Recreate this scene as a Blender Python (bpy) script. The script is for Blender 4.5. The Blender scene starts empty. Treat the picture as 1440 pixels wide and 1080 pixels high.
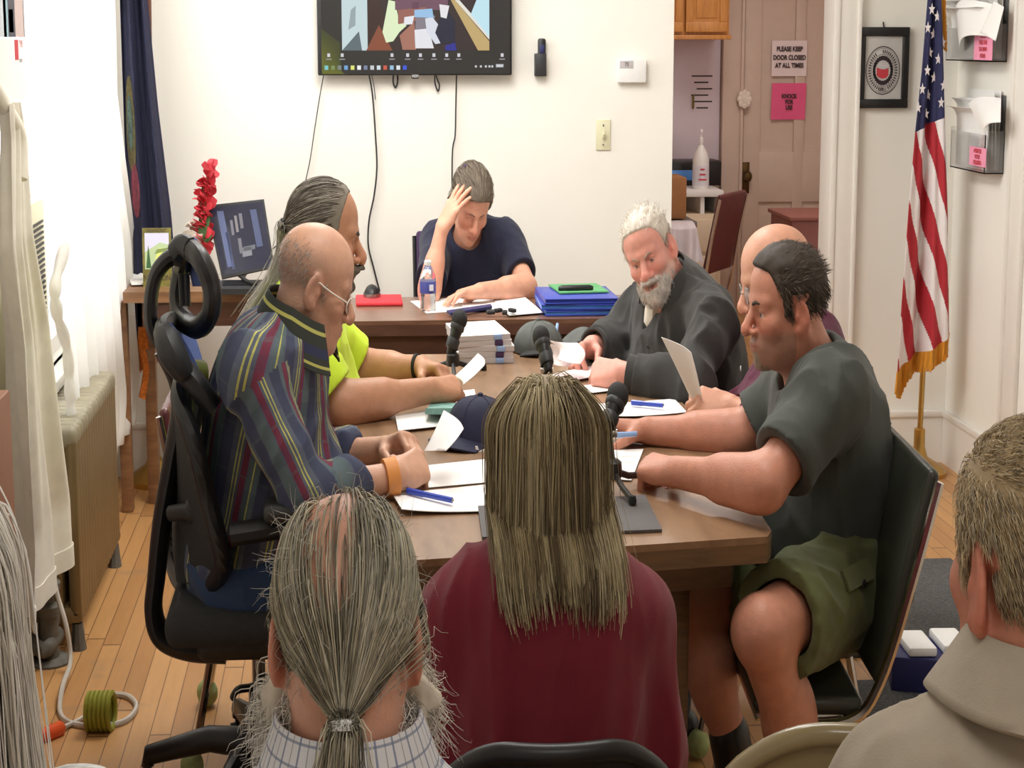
import bpy, bmesh, math, random
import numpy as np
from mathutils import Vector, Matrix
random.seed(7); RNG = np.random.default_rng(7)
scene = bpy.context.scene
COL = scene.collection
PI = math.pi
# ---------------------------------------------------------------- camera
# The photograph shows the whole room and everybody in it at three quarters of their usual width,
# so the room is built that narrow: shapes are written in ordinary metres, WIDE scales every X once, in the mesh.
WIDE = 0.75
F = 2800.0; CAM = np.array([-0.28, 0.0, 1.55])
PITCH = math.atan(490 / F); YAW = math.atan(233 * math.cos(PITCH) / F)
cam_d = bpy.data.cameras.new('camera'); cam = bpy.data.objects.new('camera', cam_d); COL.objects.link(cam)
cam.location = CAM; cam.rotation_euler = (PI / 2 - PITCH, 0, -YAW)
cam_d.sensor_fit = 'HORIZONTAL'; cam_d.sensor_width = 36; cam_d.lens = 36 * F / 1440; cam_d.clip_start = 0.05
scene.camera = cam
# ---------------------------------------------------------------- world, lights, exposure
scene.view_settings.view_transform = 'Standard'; scene.view_settings.look = 'None'
scene.view_settings.gamma = 1; scene.view_settings.use_curve_mapping = False
scene.view_settings.exposure = 0.0
w = bpy.data.worlds.new('daylight'); scene.world = w; w.use_nodes = True
w.node_tree.nodes['Background'].inputs[0].default_value = (0.93, 0.97, 1, 1)
w.node_tree.nodes['Background'].inputs[1].default_value = 3.0
def area(name, loc, target, sx, sy, power, col):
    d = bpy.data.lights.new(name, 'AREA'); d.shape = 'RECTANGLE'; d.size = sx; d.size_y = sy; d.energy = power; d.color = col
    o = bpy.data.objects.new(name, d); COL.objects.link(o); o.location = loc
    o.rotation_euler = (Vector(target) - Vector(loc)).to_track_quat('-Z', 'Y').to_euler()
    return o
area('window_daylight', (-1.30, 5.75, 1.55), (0.5, 5.4, 0.9), 1.9, 1.6, 44, (1, .99, .97))
area('ceiling_lamp_far', (-0.1, 5.4, 2.52), (-0.1, 5.65, 0), 0.8, 1.2, 46, (1, .985, .95))
area('ceiling_lamp_middle', (0.1, 3.3, 2.52), (0.1, 3.4, 0), 0.9, 0.6, 22, (1, .975, .93))
area('ceiling_lamp_rear', (0.1, 0.6, 2.52), (0.1, 0.6, 0), 0.9, 0.6, 13, (1, .975, .93))
area('kitchen_lamp', (1.7, 9.6, 2.5), (1.7, 9.6, 0), 0.8, 0.8, 20, (1, .90, .84))
# ---------------------------------------------------------------- points from pixels
_fw = np.array([math.sin(YAW) * math.cos(PITCH), math.cos(YAW) * math.cos(PITCH), -math.sin(PITCH)])
_rt = np.array([math.cos(YAW), -math.sin(YAW), 0.0]); _up = np.cross(_rt, _fw)
def _ray(px, py): return _fw + _rt * (px - 720) / F - _up * (py - 540) / F
def _fin(p): return np.array([p[0] / WIDE, p[1], p[2]])
def P(px, py, Y): d = _ray(px, py); return _fin(CAM + d * (Y / d[1]))
def PZ(px, py, Z): d = _ray(px, py); return _fin(CAM + d * ((Z - CAM[2]) / d[2]))
def PX(px, py, X): d = _ray(px, py); return _fin(CAM + d * ((X * WIDE - CAM[0]) / d[0]))
def V(*a): return np.array(a, float)
def nrm(v): v = np.asarray(v, float); return v / (np.linalg.norm(v) + 1e-12)
# ---------------------------------------------------------------- materials
def new_mat(name):
    m = bpy.data.materials.new(name); m.use_nodes = True
    return m, m.node_tree, m.node_tree.nodes['Principled BSDF']
def srgb(r, g, b):
    return tuple(((c / 255) / 12.92 if c / 255 <= .04045 else ((c / 255 + .055) / 1.055) ** 2.4) for c in (r, g, b))
def mat(name, col, rough=.6, metal=0, var=.06, vscale=12, bump=0, bscale=60, spec=.5, stretch=(1, 1, 1), attr=None, sub=0, coat=0, trans=0, alpha=1, sheen=0):
    m, t, b = new_mat(name); N = t.nodes; L = t.links
    b.inputs['Roughness'].default_value = rough; b.inputs['Metallic'].default_value = metal
    b.inputs['Specular IOR Level'].default_value = spec; b.inputs['Coat Weight'].default_value = coat
    b.inputs['Transmission Weight'].default_value = trans; b.inputs['Alpha'].default_value = alpha
    b.inputs['Sheen Weight'].default_value = sheen
    if sub:
        b.inputs['Subsurface Weight'].default_value = sub; b.inputs['Subsurface Radius'].default_value = (.012, .005, .003); b.inputs['Subsurface Scale'].default_value = 1
    tc = N.new('ShaderNodeTexCoord'); mp = N.new('ShaderNodeMapping'); mp.inputs['Scale'].default_value = stretch
    L.new(tc.outputs['Object'], mp.inputs['Vector'])
    no = N.new('ShaderNodeTexNoise'); no.inputs['Scale'].default_value = vscale; no.inputs['Detail'].default_value = 4
    L.new(mp.outputs[0], no.inputs['Vector'])
    mr = N.new('ShaderNodeMapRange'); mr.inputs[1].default_value = .3; mr.inputs[2].default_value = .7
    mr.inputs[3].default_value = 1 - var; mr.inputs[4].default_value = 1 + var
    L.new(no.outputs['Fac'], mr.inputs[0])
    mx = N.new('ShaderNodeMix'); mx.data_type = 'RGBA'; mx.blend_type = 'MULTIPLY'; mx.inputs[0].default_value = 1
    if attr:
        at = N.new('ShaderNodeAttribute'); at.attribute_name = attr; L.new(at.outputs['Color'], mx.inputs[6])
    else: mx.inputs[6].default_value = (*col, 1)
    L.new(mr.outputs[0], mx.inputs[7]); L.new(mx.outputs[2], b.inputs['Base Color'])
    if bump:
        n2 = N.new('ShaderNodeTexNoise'); n2.inputs['Scale'].default_value = bscale; n2.inputs['Detail'].default_value = 5
        L.new(mp.outputs[0], n2.inputs['Vector'])
        bp = N.new('ShaderNodeBump'); bp.inputs['Strength'].default_value = bump; bp.inputs['Distance'].default_value = .01
        L.new(n2.outputs['Fac'], bp.inputs['Height']); L.new(bp.outputs[0], b.inputs['Normal'])
    return m
def emit(name, attr=None, col=(1, 1, 1), s=1):
    m, t, b = new_mat(name)
    b.inputs['Base Color'].default_value = (.01, .01, .01, 1); b.inputs['Roughness'].default_value = .25
    b.inputs['Emission Strength'].default_value = s; b.inputs['Emission Color'].default_value = (*col, 1)
    if attr:
        at = t.nodes.new('ShaderNodeAttribute'); at.attribute_name = attr; t.links.new(at.outputs['Color'], b.inputs['Emission Color'])
    return m
def wood(name, c1, c2, scale=6, stretch=(1, 12, 12), rough=.45, bump=.05, coat=0):
    m, t, b = new_mat(name); N = t.nodes; L = t.links
    b.inputs['Roughness'].default_value = rough; b.inputs['Coat Weight'].default_value = coat
    tc = N.new('ShaderNodeTexCoord'); mp = N.new('ShaderNodeMapping'); mp.inputs['Scale'].default_value = stretch
    L.new(tc.outputs['Object'], mp.inputs['Vector'])
    no = N.new('ShaderNodeTexNoise'); no.inputs['Scale'].default_value = scale; no.inputs['Detail'].default_value = 6; no.inputs['Distortion'].default_value = .6
    L.new(mp.outputs[0], no.inputs['Vector'])
    r = N.new('ShaderNodeValToRGB'); r.color_ramp.elements[0].position = .3; r.color_ramp.elements[1].position = .72
    r.color_ramp.elements[0].color = (*c1, 1); r.color_ramp.elements[1].color = (*c2, 1)
    L.new(no.outputs['Fac'], r.inputs['Fac']); L.new(r.outputs[0], b.inputs['Base Color'])
    bp = N.new('ShaderNodeBump'); bp.inputs['Strength'].default_value = bump; bp.inputs['Distance'].default_value = .004
    L.new(no.outputs['Fac'], bp.inputs['Height']); L.new(bp.outputs[0], b.inputs['Normal'])
    return m
def floor_mat():
    m, t, b = new_mat('floorboards'); N = t.nodes; L = t.links
    b.inputs['Roughness'].default_value = .42
    g = N.new('ShaderNodeNewGeometry'); sp = N.new('ShaderNodeSeparateXYZ'); L.new(g.outputs['Position'], sp.inputs[0])
    def math_(op, a, v=None, c=None):
        n = N.new('ShaderNodeMath'); n.operation = op
        for i, x in enumerate((a, v, c)):
            if x is None: continue
            if hasattr(x, 'is_output'): L.new(x, n.inputs[i])
            else: n.inputs[i].default_value = x
        return n.outputs[0]
    bx = math_('DIVIDE', sp.outputs[0], .062 * WIDE * 1.0)
    idx = math_('FLOOR', bx); fr = math_('FRACT', bx)
    wn = N.new('ShaderNodeTexWhiteNoise'); wn.noise_dimensions = '1D'; L.new(idx, wn.inputs['W'])
    yy = math_('ADD', math_('DIVIDE', sp.outputs[1], 1.35), math_('MULTIPLY', wn.outputs['Value'], 7.3))
    idy = math_('FLOOR', yy); fy = math_('FRACT', yy)
    cb = N.new('ShaderNodeCombineXYZ'); L.new(idx, cb.inputs[0]); L.new(idy, cb.inputs[1])
    w2 = N.new('ShaderNodeTexWhiteNoise'); w2.noise_dimensions = '2D'; L.new(cb.outputs[0], w2.inputs['Vector'])
    mp = N.new('ShaderNodeMapping'); mp.inputs['Scale'].default_value = (60, 5, 1); L.new(g.outputs['Position'], mp.inputs['Vector'])
    no = N.new('ShaderNodeTexNoise'); no.inputs['Scale'].default_value = 1.0; no.inputs['Detail'].default_value = 6; L.new(mp.outputs[0], no.inputs['Vector'])
    r = N.new('ShaderNodeValToRGB'); e = r.color_ramp.elements
    e[0].position = .0; e[0].color = (*srgb(164, 114, 64), 1); e[1].position = 1; e[1].color = (*srgb(206, 156, 100), 1)
    f = math_('ADD', math_('MULTIPLY', w2.outputs['Value'], .55), math_('MULTIPLY', no.outputs['Fac'], .5)); L.new(f, r.inputs['Fac'])
    # worn grey patches and old stains
    n3 = N.new('ShaderNodeTexNoise'); n3.inputs['Scale'].default_value = 5.0; n3.inputs['Detail'].default_value = 3; L.new(g.outputs['Position'], n3.inputs['Vector'])
    st = N.new('ShaderNodeMapRange'); st.inputs[1].default_value = .62; st.inputs[2].default_value = .72; L.new(n3.outputs['Fac'], st.inputs[0])
    mx = N.new('ShaderNodeMix'); mx.data_type = 'RGBA'; L.new(math_('MULTIPLY', st.outputs[0], .45), mx.inputs[0])
    L.new(r.outputs[0], mx.inputs[6]); mx.inputs[7].default_value = (*srgb(140, 120, 98), 1)
    gap = math_('MAXIMUM', math_('LESS_THAN', fr, .05), math_('LESS_THAN', fy, .006))
    m2 = N.new('ShaderNodeMix'); m2.data_type = 'RGBA'; L.new(math_('MULTIPLY', gap, .75), m2.inputs[0]); L.new(mx.outputs[2], m2.inputs[6])
    m2.inputs[7].default_value = (*srgb(80, 48, 22), 1); L.new(m2.outputs[2], b.inputs['Base Color'])
    bp = N.new('ShaderNodeBump'); bp.inputs['Strength'].default_value = .3; bp.inputs['Distance'].default_value = .003; bp.invert = True
    L.new(gap, bp.inputs['Height']); L.new(bp.outputs[0], b.inputs['Normal'])
    return m
def cloth_sheer():
    m, t, b = new_mat('sheer_curtain'); N = t.nodes; L = t.links
    tr = N.new('ShaderNodeBsdfTranslucent'); tr.inputs[0].default_value = (.95, .94, .92, 1)
    b.inputs['Base Color'].default_value = (*srgb(248, 246, 240), 1); b.inputs['Roughness'].default_value = .9
    mx = N.new('ShaderNodeMixShader'); mx.inputs[0].default_value = .6
    L.new(b.outputs[0], mx.inputs[1]); L.new(tr.outputs[0], mx.inputs[2]); L.new(mx.outputs[0], N['Material Output'].inputs[0])
    return m
MT = dict(
    wall=mat('wall_paint', srgb(243, 240, 232), .85, var=.015, vscale=3, bump=.03, bscale=180),
    trimw=mat('trim_paint', srgb(236, 231, 224), .5, var=.02, vscale=6),
    kwall=mat('kitchen_paint', srgb(214, 193, 178), .8, var=.02),
    kdoor=mat('door_paint', srgb(212, 191, 177), .55, var=.03),
    ceil=mat('ceiling_paint', srgb(235, 232, 225), .9), floor=floor_mat(), sheer=cloth_sheer(),
    cream=mat('cream_curtain_cloth', srgb(236, 230, 217), .9, var=.05, vscale=25, bump=.05, bscale=300),
    black=mat('black_plastic', srgb(26, 26, 28), .42, var=.1), dark=mat('dark_plastic', srgb(44, 45, 47), .5, var=.08),
    rubber=mat('black_rubber', srgb(20, 20, 20), .8), foam=mat('foam_mesh', srgb(40, 41, 42), .75, bump=.4, bscale=500),
    chrome=mat('chrome', srgb(205, 203, 198), .18, metal=1, var=.03), steel=mat('grey_steel', srgb(150, 150, 148), .35, metal=1),
    brass=mat('brass', srgb(196, 160, 92), .3, metal=1), darkbrass=mat('aged_brass', srgb(92, 72, 44), .45, metal=1),
    oak=wood('golden_oak', srgb(184, 122, 58), srgb(212, 152, 84), stretch=(14, 14, 1.5)),
    table=wood('table_laminate', srgb(128, 98, 72), srgb(158, 124, 94), scale=5, stretch=(6, 1, 6), rough=.3, bump=.02),
    tedge=wood('table_edge', srgb(98, 74, 50), srgb(122, 92, 62), scale=5, stretch=(2, 6, 20), rough=.45),
    walnut=wood('walnut_laminate', srgb(104, 74, 58), srgb(132, 96, 76), scale=5, stretch=(1.5, 8, 8), rough=.28, bump=.02),
    walnutd=wood('dark_walnut', srgb(82, 54, 42), srgb(106, 72, 56), scale=5, stretch=(1.5, 8, 8), rough=.4),
    desk=wood('desk_wood', srgb(118, 84, 58), srgb(150, 110, 76), scale=5, stretch=(1.5, 8, 8), rough=.35),
    brownd=wood('dark_brown_wood', srgb(92, 54, 40), srgb(116, 72, 54), stretch=(9, 9, 1)),
    paper=mat('white_paper', srgb(245, 244, 242), .8, var=.01), paperp=mat('pinkish_paper', srgb(240, 226, 228), .8, var=.02),
    paperg=mat('grey_paper_edges', srgb(196, 190, 192), .85, var=.12, vscale=8, stretch=(1, 1, 60)),
    pink=mat('pink_paper', srgb(240, 100, 150), .75, var=.03), palepink=mat('pale_pink_paper', srgb(246, 160, 190), .75, var=.03),
    ink=mat('dark_ink', srgb(62, 50, 54), .7), redink=mat('red_ink', srgb(200, 60, 72), .7),
    red=mat('red_foam', srgb(214, 52, 62), .75), blue=mat('blue_plastic', srgb(52, 70, 170), .4, var=.05),
    bluel=mat('blue_sheen_plastic', srgb(80, 140, 215), .35), navyp=mat('navy_plastic', srgb(42, 46, 100), .5),
    penblue=mat('blue_pen_plastic', srgb(58, 82, 190), .3), penl=mat('pale_blue_plastic', srgb(150, 180, 225), .3), green=mat('green_card', srgb(96, 168, 110), .7),
    navy=mat('navy_cloth', srgb(38, 40, 66), .85, var=.1, vscale=30, bump=.1, bscale=400), white=mat('white_plastic', srgb(240, 240, 238), .4, var=.01),
    ivory=mat('ivory_plastic', srgb(226, 222, 190), .4, var=.01), greycap=mat('grey_cloth', srgb(92, 95, 92), .9, var=.15, vscale=20, bump=.15, bscale=300),
    capdark=mat('dark_cap_cloth', srgb(52, 53, 54), .9), teal=mat('teal_print', srgb(124, 168, 160), .7, var=.25, vscale=40),
    rad=mat('bronze_radiator_paint', srgb(124, 104, 70), .42, metal=.25, var=.12, vscale=8), radtop=mat('grey_radiator_paint', srgb(150, 142, 120), .5, var=.15, vscale=15),
    iron=mat('dusty_iron', srgb(96, 92, 84), .7, var=.25, vscale=30, bump=.2, bscale=80),
    gold=mat('gold_fringe', srgb(206, 140, 40), .8, var=.3, vscale=120, stretch=(1, 1, .06)), orangef=mat('orange_fringe', srgb(206, 116, 40), .8, var=.3, vscale=80),
    flagred=mat('flag_red', srgb(178, 40, 52), .75, var=.05), flagwhite=mat('flag_white', srgb(238, 232, 232), .75, var=.03), flagblue=mat('flag_blue', srgb(46, 48, 88), .8, var=.08),
    maroonv=mat('maroon_vinyl', srgb(92, 42, 46), .38, var=.1), darkv=mat('dark_green_vinyl', srgb(50, 52, 44), .38, var=.06), tanm=mat('tan_metal', srgb(150, 134, 98), .3, var=.06, coat=.3),
    tennis=mat('tennis_felt', srgb(170, 184, 126), .95, var=.1, vscale=60, bump=.4, bscale=500), cordgrey=mat('grey_cord', srgb(196, 188, 178), .55), cordgreen=mat('green_cord', srgb(150, 150, 50), .6),
    orangep=mat('orange_plastic', srgb(232, 92, 44), .4), carpet=mat('charcoal_mat', srgb(88, 88, 88), .95, var=.45, vscale=140, bump=.6, bscale=300),
    concrete=mat('outside', srgb(220, 222, 220), .9), leaf=mat('green_leaf', srgb(70, 110, 62), .6, var=.2), petal=mat('red_petal', srgb(214, 62, 74), .6, var=.15), petalw=mat('white_petal', srgb(236, 226, 214), .6),
    crest=mat('crest_thread', srgb(98, 90, 54), .8, var=.5, vscale=60), crestd=mat('crest_shield_thread', srgb(80, 98, 90), .8, var=.5, vscale=70), crestr=mat('crest_ribbon_thread', srgb(118, 48, 62), .8, var=.3, vscale=50),
    olive=mat('olive_frame', srgb(124, 116, 52), .6, var=.2, vscale=40), cardboard=mat('brown_cardboard', srgb(158, 110, 68), .8), creamc=mat('cream_cabinet', srgb(226, 208, 180), .6, var=.03), redbrown=mat('red_brown_board', srgb(146, 92, 84), .6, var=.05),
    bag=mat('thin_plastic_bag', srgb(226, 222, 228), .25, var=.06), blueseat=mat('blue_mesh_fabric', srgb(70, 90, 150), .8, var=.15, vscale=300), purple=mat('purple_fabric', srgb(70, 48, 84), .85),
    whiteboard=mat('whiteboard', srgb(226, 214, 224), .3, var=.02), screen=emit('lit_screen', 'tint', s=1.0), darkscreen=mat('dark_glossy_screen', srgb(52, 54, 70), .12), label=mat('bottle_label', srgb(226, 224, 232), .5), labelb=mat('blue_label', srgb(76, 82, 160), .5),
    pclear=mat('clear_plastic', (.95, .96, .97), .08, trans=.9, var=0), placemat=mat('dark_grey_placemat', srgb(88, 84, 84), .7, var=.04), paint=mat('printed_picture', (1, 1, 1), .5, attr='tint', var=.02), glassy=mat('picture_glass', srgb(196, 192, 188), .15),
    brownv=mat('brown_panel', srgb(150, 104, 82), .5, var=.06, stretch=(6, 6, 1)),
)
# ---------------------------------------------------------------- mesh builder (ordinary metres; X narrowed once in part())
class M:
    def __init__(s): s.v = []; s.f = []; s.c = []
    def add(s, verts, faces, col=None):
        o = len(s.v); s.v.extend([tuple(map(float, p)) for p in verts]); s.f.extend([tuple(i + o for i in f) for f in faces])
        s.c.extend([col] * len(verts)); return s
    def box(s, c, d, R=None, bev=0, seg=2, col=None):
        bm = bmesh.new(); bmesh.ops.create_cube(bm, size=1)
        for v in bm.verts: v.co = Vector((v.co.x * d[0], v.co.y * d[1], v.co.z * d[2]))
        if bev: bmesh.ops.bevel(bm, geom=bm.edges[:], offset=min(bev, min(d) * .45), segments=seg, affect='EDGES', profile=.5)
        bm.verts.index_update(); R = np.eye(3) if R is None else R
        vs = [np.asarray(c) + R @ np.array(v.co) for v in bm.verts]; fs = [[v.index for v in f.verts] for f in bm.faces]
        bm.free(); return s.add(vs, fs, col)
    def bb(s, x0, x1, y0, y1, z0, z1, bev=0, col=None):
        return s.box(((x0 + x1) / 2, (y0 + y1) / 2, (z0 + z1) / 2), (abs(x1 - x0), abs(y1 - y0), abs(z1 - z0)), None, bev, 2, col)
    def tube(s, pts, r, n=10, flat=None, closed=False):
        pts = np.asarray(pts, float); k = len(pts); r = np.full(k, r, float) if np.isscalar(r) else np.asarray(r, float)
        T = np.gradient(pts, axis=0) if not closed else np.roll(pts, -1, 0) - np.roll(pts, 1, 0)
        T /= np.linalg.norm(T, axis=1)[:, None] + 1e-12
        ref = V(0, 0, 1) if abs(T[0][2]) < .9 else V(0, 1, 0)
        if flat is not None: ref = nrm(flat[0])
        vs = []; a = nrm(np.cross(ref, T[0]))
        for i in range(k):
            if flat is not None: bvec = nrm(ref - T[i] * (ref @ T[i])); a = np.cross(T[i], bvec); q = flat[1]
            else: a = nrm(a - T[i] * (a @ T[i])); bvec = np.cross(T[i], a); q = 1
            for j in range(n):
                t = 2 * PI * j / n; vs.append(pts[i] + a * r[i] * math.cos(t) + bvec * r[i] * q * math.sin(t))
        fs = []
        for i in range(k if closed else k - 1):
            i2 = (i + 1) % k
            for j in range(n): fs.append((i * n + j, i * n + (j + 1) % n, i2 * n + (j + 1) % n, i2 * n + j))
        if not closed: fs += [tuple(range(n - 1, -1, -1)), tuple((k - 1) * n + j for j in range(n))]
        return s.add(vs, fs)
    def lathe(s, prof, c, ax=(0, 0, 1), n=20, sx=1, sy=1):
        ax = nrm(ax); u = nrm(np.cross(ax, V(0, 1, 0) if abs(ax[1]) < .9 else V(1, 0, 0))); w_ = np.cross(ax, u); vs = []
        for (r, h) in prof:
            for j in range(n): t = 2 * PI * j / n; vs.append(np.asarray(c) + ax * h + u * r * sx * math.cos(t) + w_ * r * sy * math.sin(t))
        fs = []; k = len(prof)
        for i in range(k - 1):
            for j in range(n): fs.append((i * n + j, i * n + (j + 1) % n, (i + 1) * n + (j + 1) % n, (i + 1) * n + j))
        fs += [tuple(range(n - 1, -1, -1)), tuple((k - 1) * n + j for j in range(n))]
        return s.add(vs, fs)
    def prism(s, poly, d):
        poly = [np.asarray(p, float) for p in poly]; d = np.asarray(d, float); n = len(poly)
        return s.add(poly + [p + d for p in poly], [tuple(range(n - 1, -1, -1)), tuple(range(n, 2 * n))] + [(i, (i + 1) % n, n + (i + 1) % n, n + i) for i in range(n)])
    def sheet(s, fn, nu, nv, th=.0008):
        g = np.array([[fn(i / nu, j / nv) for j in range(nv + 1)] for i in range(nu + 1)], float)
        du = np.gradient(g, axis=0); dv = np.gradient(g, axis=1); nn = np.cross(du, dv); nn /= np.linalg.norm(nn, axis=2)[..., None] + 1e-12
        A = (g + nn * th / 2).reshape(-1, 3); B = (g - nn * th / 2).reshape(-1, 3); m = nv + 1; o = len(A); fs = []
        for i in range(nu):
            for j in range(nv):
                q = (i * m + j, (i + 1) * m + j, (i + 1) * m + j + 1, i * m + j + 1); fs += [q, tuple(x + o for x in q[::-1])]
        ring = [(i * m) for i in range(nu + 1)] + [nu * m + j for j in range(1, m)] + [i * m + nv for i in range(nu - 1, -1, -1)] + [j for j in range(nv - 1, 0, -1)]
        for a, b in zip(ring, ring[1:] + ring[:1]): fs.append((b, a, a + o, b + o))
        return s.add(np.vstack([A, B]), fs)
    def np(s): return np.array(s.v, float)
def raw_obj(name, v, f, m, parent=None, smooth=40, colors=None, uvw=None, tri=False):
    """links vertices v (ordinary metres) and faces f as one mesh object"""
    v = np.asarray(v, float).copy(); v[:, 0] *= WIDE
    loc = np.zeros(3)
    if parent is None:
        mn, mx = v.min(0), v.max(0); loc = np.array([(mn[0] + mx[0]) / 2, (mn[1] + mx[1]) / 2, mn[2]])
    else:
        q = parent
        while q is not None: loc = loc + np.array(q.location); q = q.parent
    v = v - loc
    me = bpy.data.meshes.new(name)
    if isinstance(f, np.ndarray):
        k = f.shape[1]; nf = len(f); me.vertices.add(len(v)); me.vertices.foreach_set('co', v.astype(np.float32).ravel())
        me.loops.add(nf * k); me.loops.foreach_set('vertex_index', f.astype(np.int32).ravel()); me.polygons.add(nf)
        me.polygons.foreach_set('loop_start', (np.arange(nf) * k).astype(np.int32)); me.update(calc_edges=True)
    else: me.from_pydata(v.tolist(), [], f)
    if colors is not None:
        a = me.color_attributes.new('tint', 'FLOAT_COLOR', 'POINT'); c = np.ones((len(v), 4), np.float32); c[:, :3] = colors; a.data.foreach_set('color', c.ravel())
    if uvw is not None:
        a = me.attributes.new('weave', 'FLOAT_VECTOR', 'POINT' if len(uvw) == len(v) else 'CORNER'); a.data.foreach_set('vector', np.asarray(uvw, np.float32).ravel())
    if isinstance(m, str): m = MT[m]
    me.materials.append(m)
    if smooth: me.polygons.foreach_set('use_smooth', [True] * len(me.polygons))
    if smooth and smooth < 90:
        try: me.set_sharp_from_angle(angle=math.radians(smooth))
        except Exception: pass
    o = bpy.data.objects.new(name, me); COL.objects.link(o)
    if parent is not None: o.parent = parent
    else: o.location = loc
    return o
def part(name, mb, m, parent=None, smooth=40):
    if isinstance(mb, list):
        g = M()
        for x in mb: g.add(x.v, x.f)
        mb = g
    cols = None
    if any(c is not None for c in mb.c): cols = np.array([c or (0, 0, 0) for c in mb.c])
    return raw_obj(name, mb.v, mb.f, m, parent, smooth, cols)
def tag(o, label, cat, group=None):
    o['label'] = label; o['category'] = cat
    if group: o['group'] = group
    return o
def thing(name, label, cat, loc, group=None):
    o = bpy.data.objects.new(name, None); COL.objects.link(o); o.location = (loc[0] * WIDE, loc[1], loc[2]); o.empty_display_size = .1
    return tag(o, label, cat, group)
def struct(name, mb, m):
    o = part(name, mb, m); o['kind'] = 'structure'; return o
def text(name, body, size, o, ex, ey, m, parent, align='CENTER', th=.0006, bold=0):
    cu = bpy.data.curves.new(name, 'FONT'); cu.body = body; cu.size = size; cu.align_x = align; cu.align_y = 'CENTER'; cu.space_line = .95; cu.offset = bold
    ob = bpy.data.objects.new(name, cu); COL.objects.link(ob); dg = bpy.context.evaluated_depsgraph_get(); me = ob.evaluated_get(dg).to_mesh()
    vs = np.array([v.co for v in me.vertices]) if len(me.vertices) else np.zeros((0, 3)); fs = [tuple(p.vertices) for p in me.polygons]
    ob.evaluated_get(dg).to_mesh_clear(); bpy.data.objects.remove(ob); bpy.data.curves.remove(cu)
    if not len(vs): return None
    ex = np.asarray(ex, float); ey = np.asarray(ey, float); n = nrm(np.cross(ex, ey))
    w_ = np.asarray(o) + vs[:, :1] * ex + vs[:, 1:2] * ey + n * th
    return raw_obj(name, w_, fs, m, parent, 0)
def spline(pts, n=8):
    pts = np.asarray(pts, float); out = []; k = len(pts)
    for i in range(k - 1):
        p0, p1, p2, p3 = pts[max(i - 1, 0)], pts[i], pts[i + 1], pts[min(i + 2, k - 1)]
        for j in range(n):
            t = j / n; out.append(.5 * (2 * p1 + (p2 - p0) * t + (2 * p0 - 5 * p1 + 4 * p2 - p3) * t * t + (3 * p1 - p0 - 3 * p2 + p3) * t ** 3))
    return np.array(out + [pts[-1]])
# ================================================================ the room
LX, RX, BY, CE = -1.50, 2.53, 7.05, 2.6
FY = -1.3; KX0, KX1, KY = 1.16, 3.6, 11.4
struct('floor', M().bb(LX - .12, KX1 + .12, FY - .1, KY + .1, -.08, 0), 'floor')
struct('ceiling', M().bb(LX - .12, KX1 + .12, FY - .1, KY + .1, CE, CE + .08), 'ceil')
struct('wall_back', [M().bb(LX - .12, KX0, BY, BY + .12, 0, CE), M().bb(1.93, RX + .12, BY, BY + .12, 0, CE), M().bb(KX0, 1.93, BY, BY + .12, 2.15, CE)], 'wall')
WY0, WY1, WZ0, WZ1 = 4.85, 6.65, .62, 2.3
struct('wall_left', [M().bb(LX - .12, LX, FY, WY0, 0, CE), M().bb(LX - .12, LX, WY1, BY, 0, CE), M().bb(LX - .12, LX, WY0, WY1, 0, WZ0), M().bb(LX - .12, LX, WY0, WY1, WZ1, CE)], 'wall')
struct('wall_right', M().bb(RX, RX + .12, FY, BY, 0, CE), 'wall')
struct('wall_front', M().bb(LX - .12, RX + .12, FY - .12, FY, 0, CE), 'wall')
# kitchen beyond the doorway
struct('wall_kitchen_left', M().bb(KX0 - .4, KX0 - .3, BY + .12, KY, 0, CE), 'kwall')
struct('wall_kitchen_right', M().bb(KX1, KX1 + .12, BY + .12, KY, 0, CE), 'kwall')
struct('wall_kitchen_back', M().bb(KX0 - .4, KX1 + .12, KY, KY + .12, 0, CE), 'kwall')
# window in the left wall
wf = M(); t_ = .05
for y in (WY0, (WY0 + WY1) / 2 - t_ / 2, WY1 - t_): wf.bb(LX - .1, LX - .04, y, y + t_, WZ0, WZ1)
for z in (WZ0, (WZ0 + WZ1) / 2, WZ1 - t_): wf.bb(LX - .096, LX - .044, WY0 + .002, WY1 - .002, z + .002, z + t_ - .002)
wo = struct('window_1', wf, 'trimw')
g = part('pane', M().bb(LX - .075, LX - .070, WY0, WY1, WZ0, WZ1), 'pclear', wo)
g = part('sill', M().bb(LX - .02, LX + .06, WY0 - .06, WY1 + .06, WZ0 - .035, WZ0, .006), 'trimw', wo)
# baseboards with a capped top
def baseboard(n, b, cap): struct(n, [M().bb(*b), M().bb(*cap, .006)], 'trimw')
baseboard('baseboard_back', (LX, KX0 - .0, BY - .018, BY, 0, .17), (LX, KX0, BY - .026, BY, .17, .195))
baseboard('baseboard_back_corner', (2.05, RX, BY - .018, BY, 0, .17), (2.05, RX, BY - .026, BY, .17, .195))
baseboard('baseboard_right', (RX - .018, RX, 3.0, BY - .02, 0, .17), (RX - .026, RX, 3.0, BY - .02, .17, .195))
baseboard('baseboard_left', (LX, LX + .018, FY, BY - .02, 0, .17), (LX, LX + .026, FY, BY - .02, .17, .195))
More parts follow.
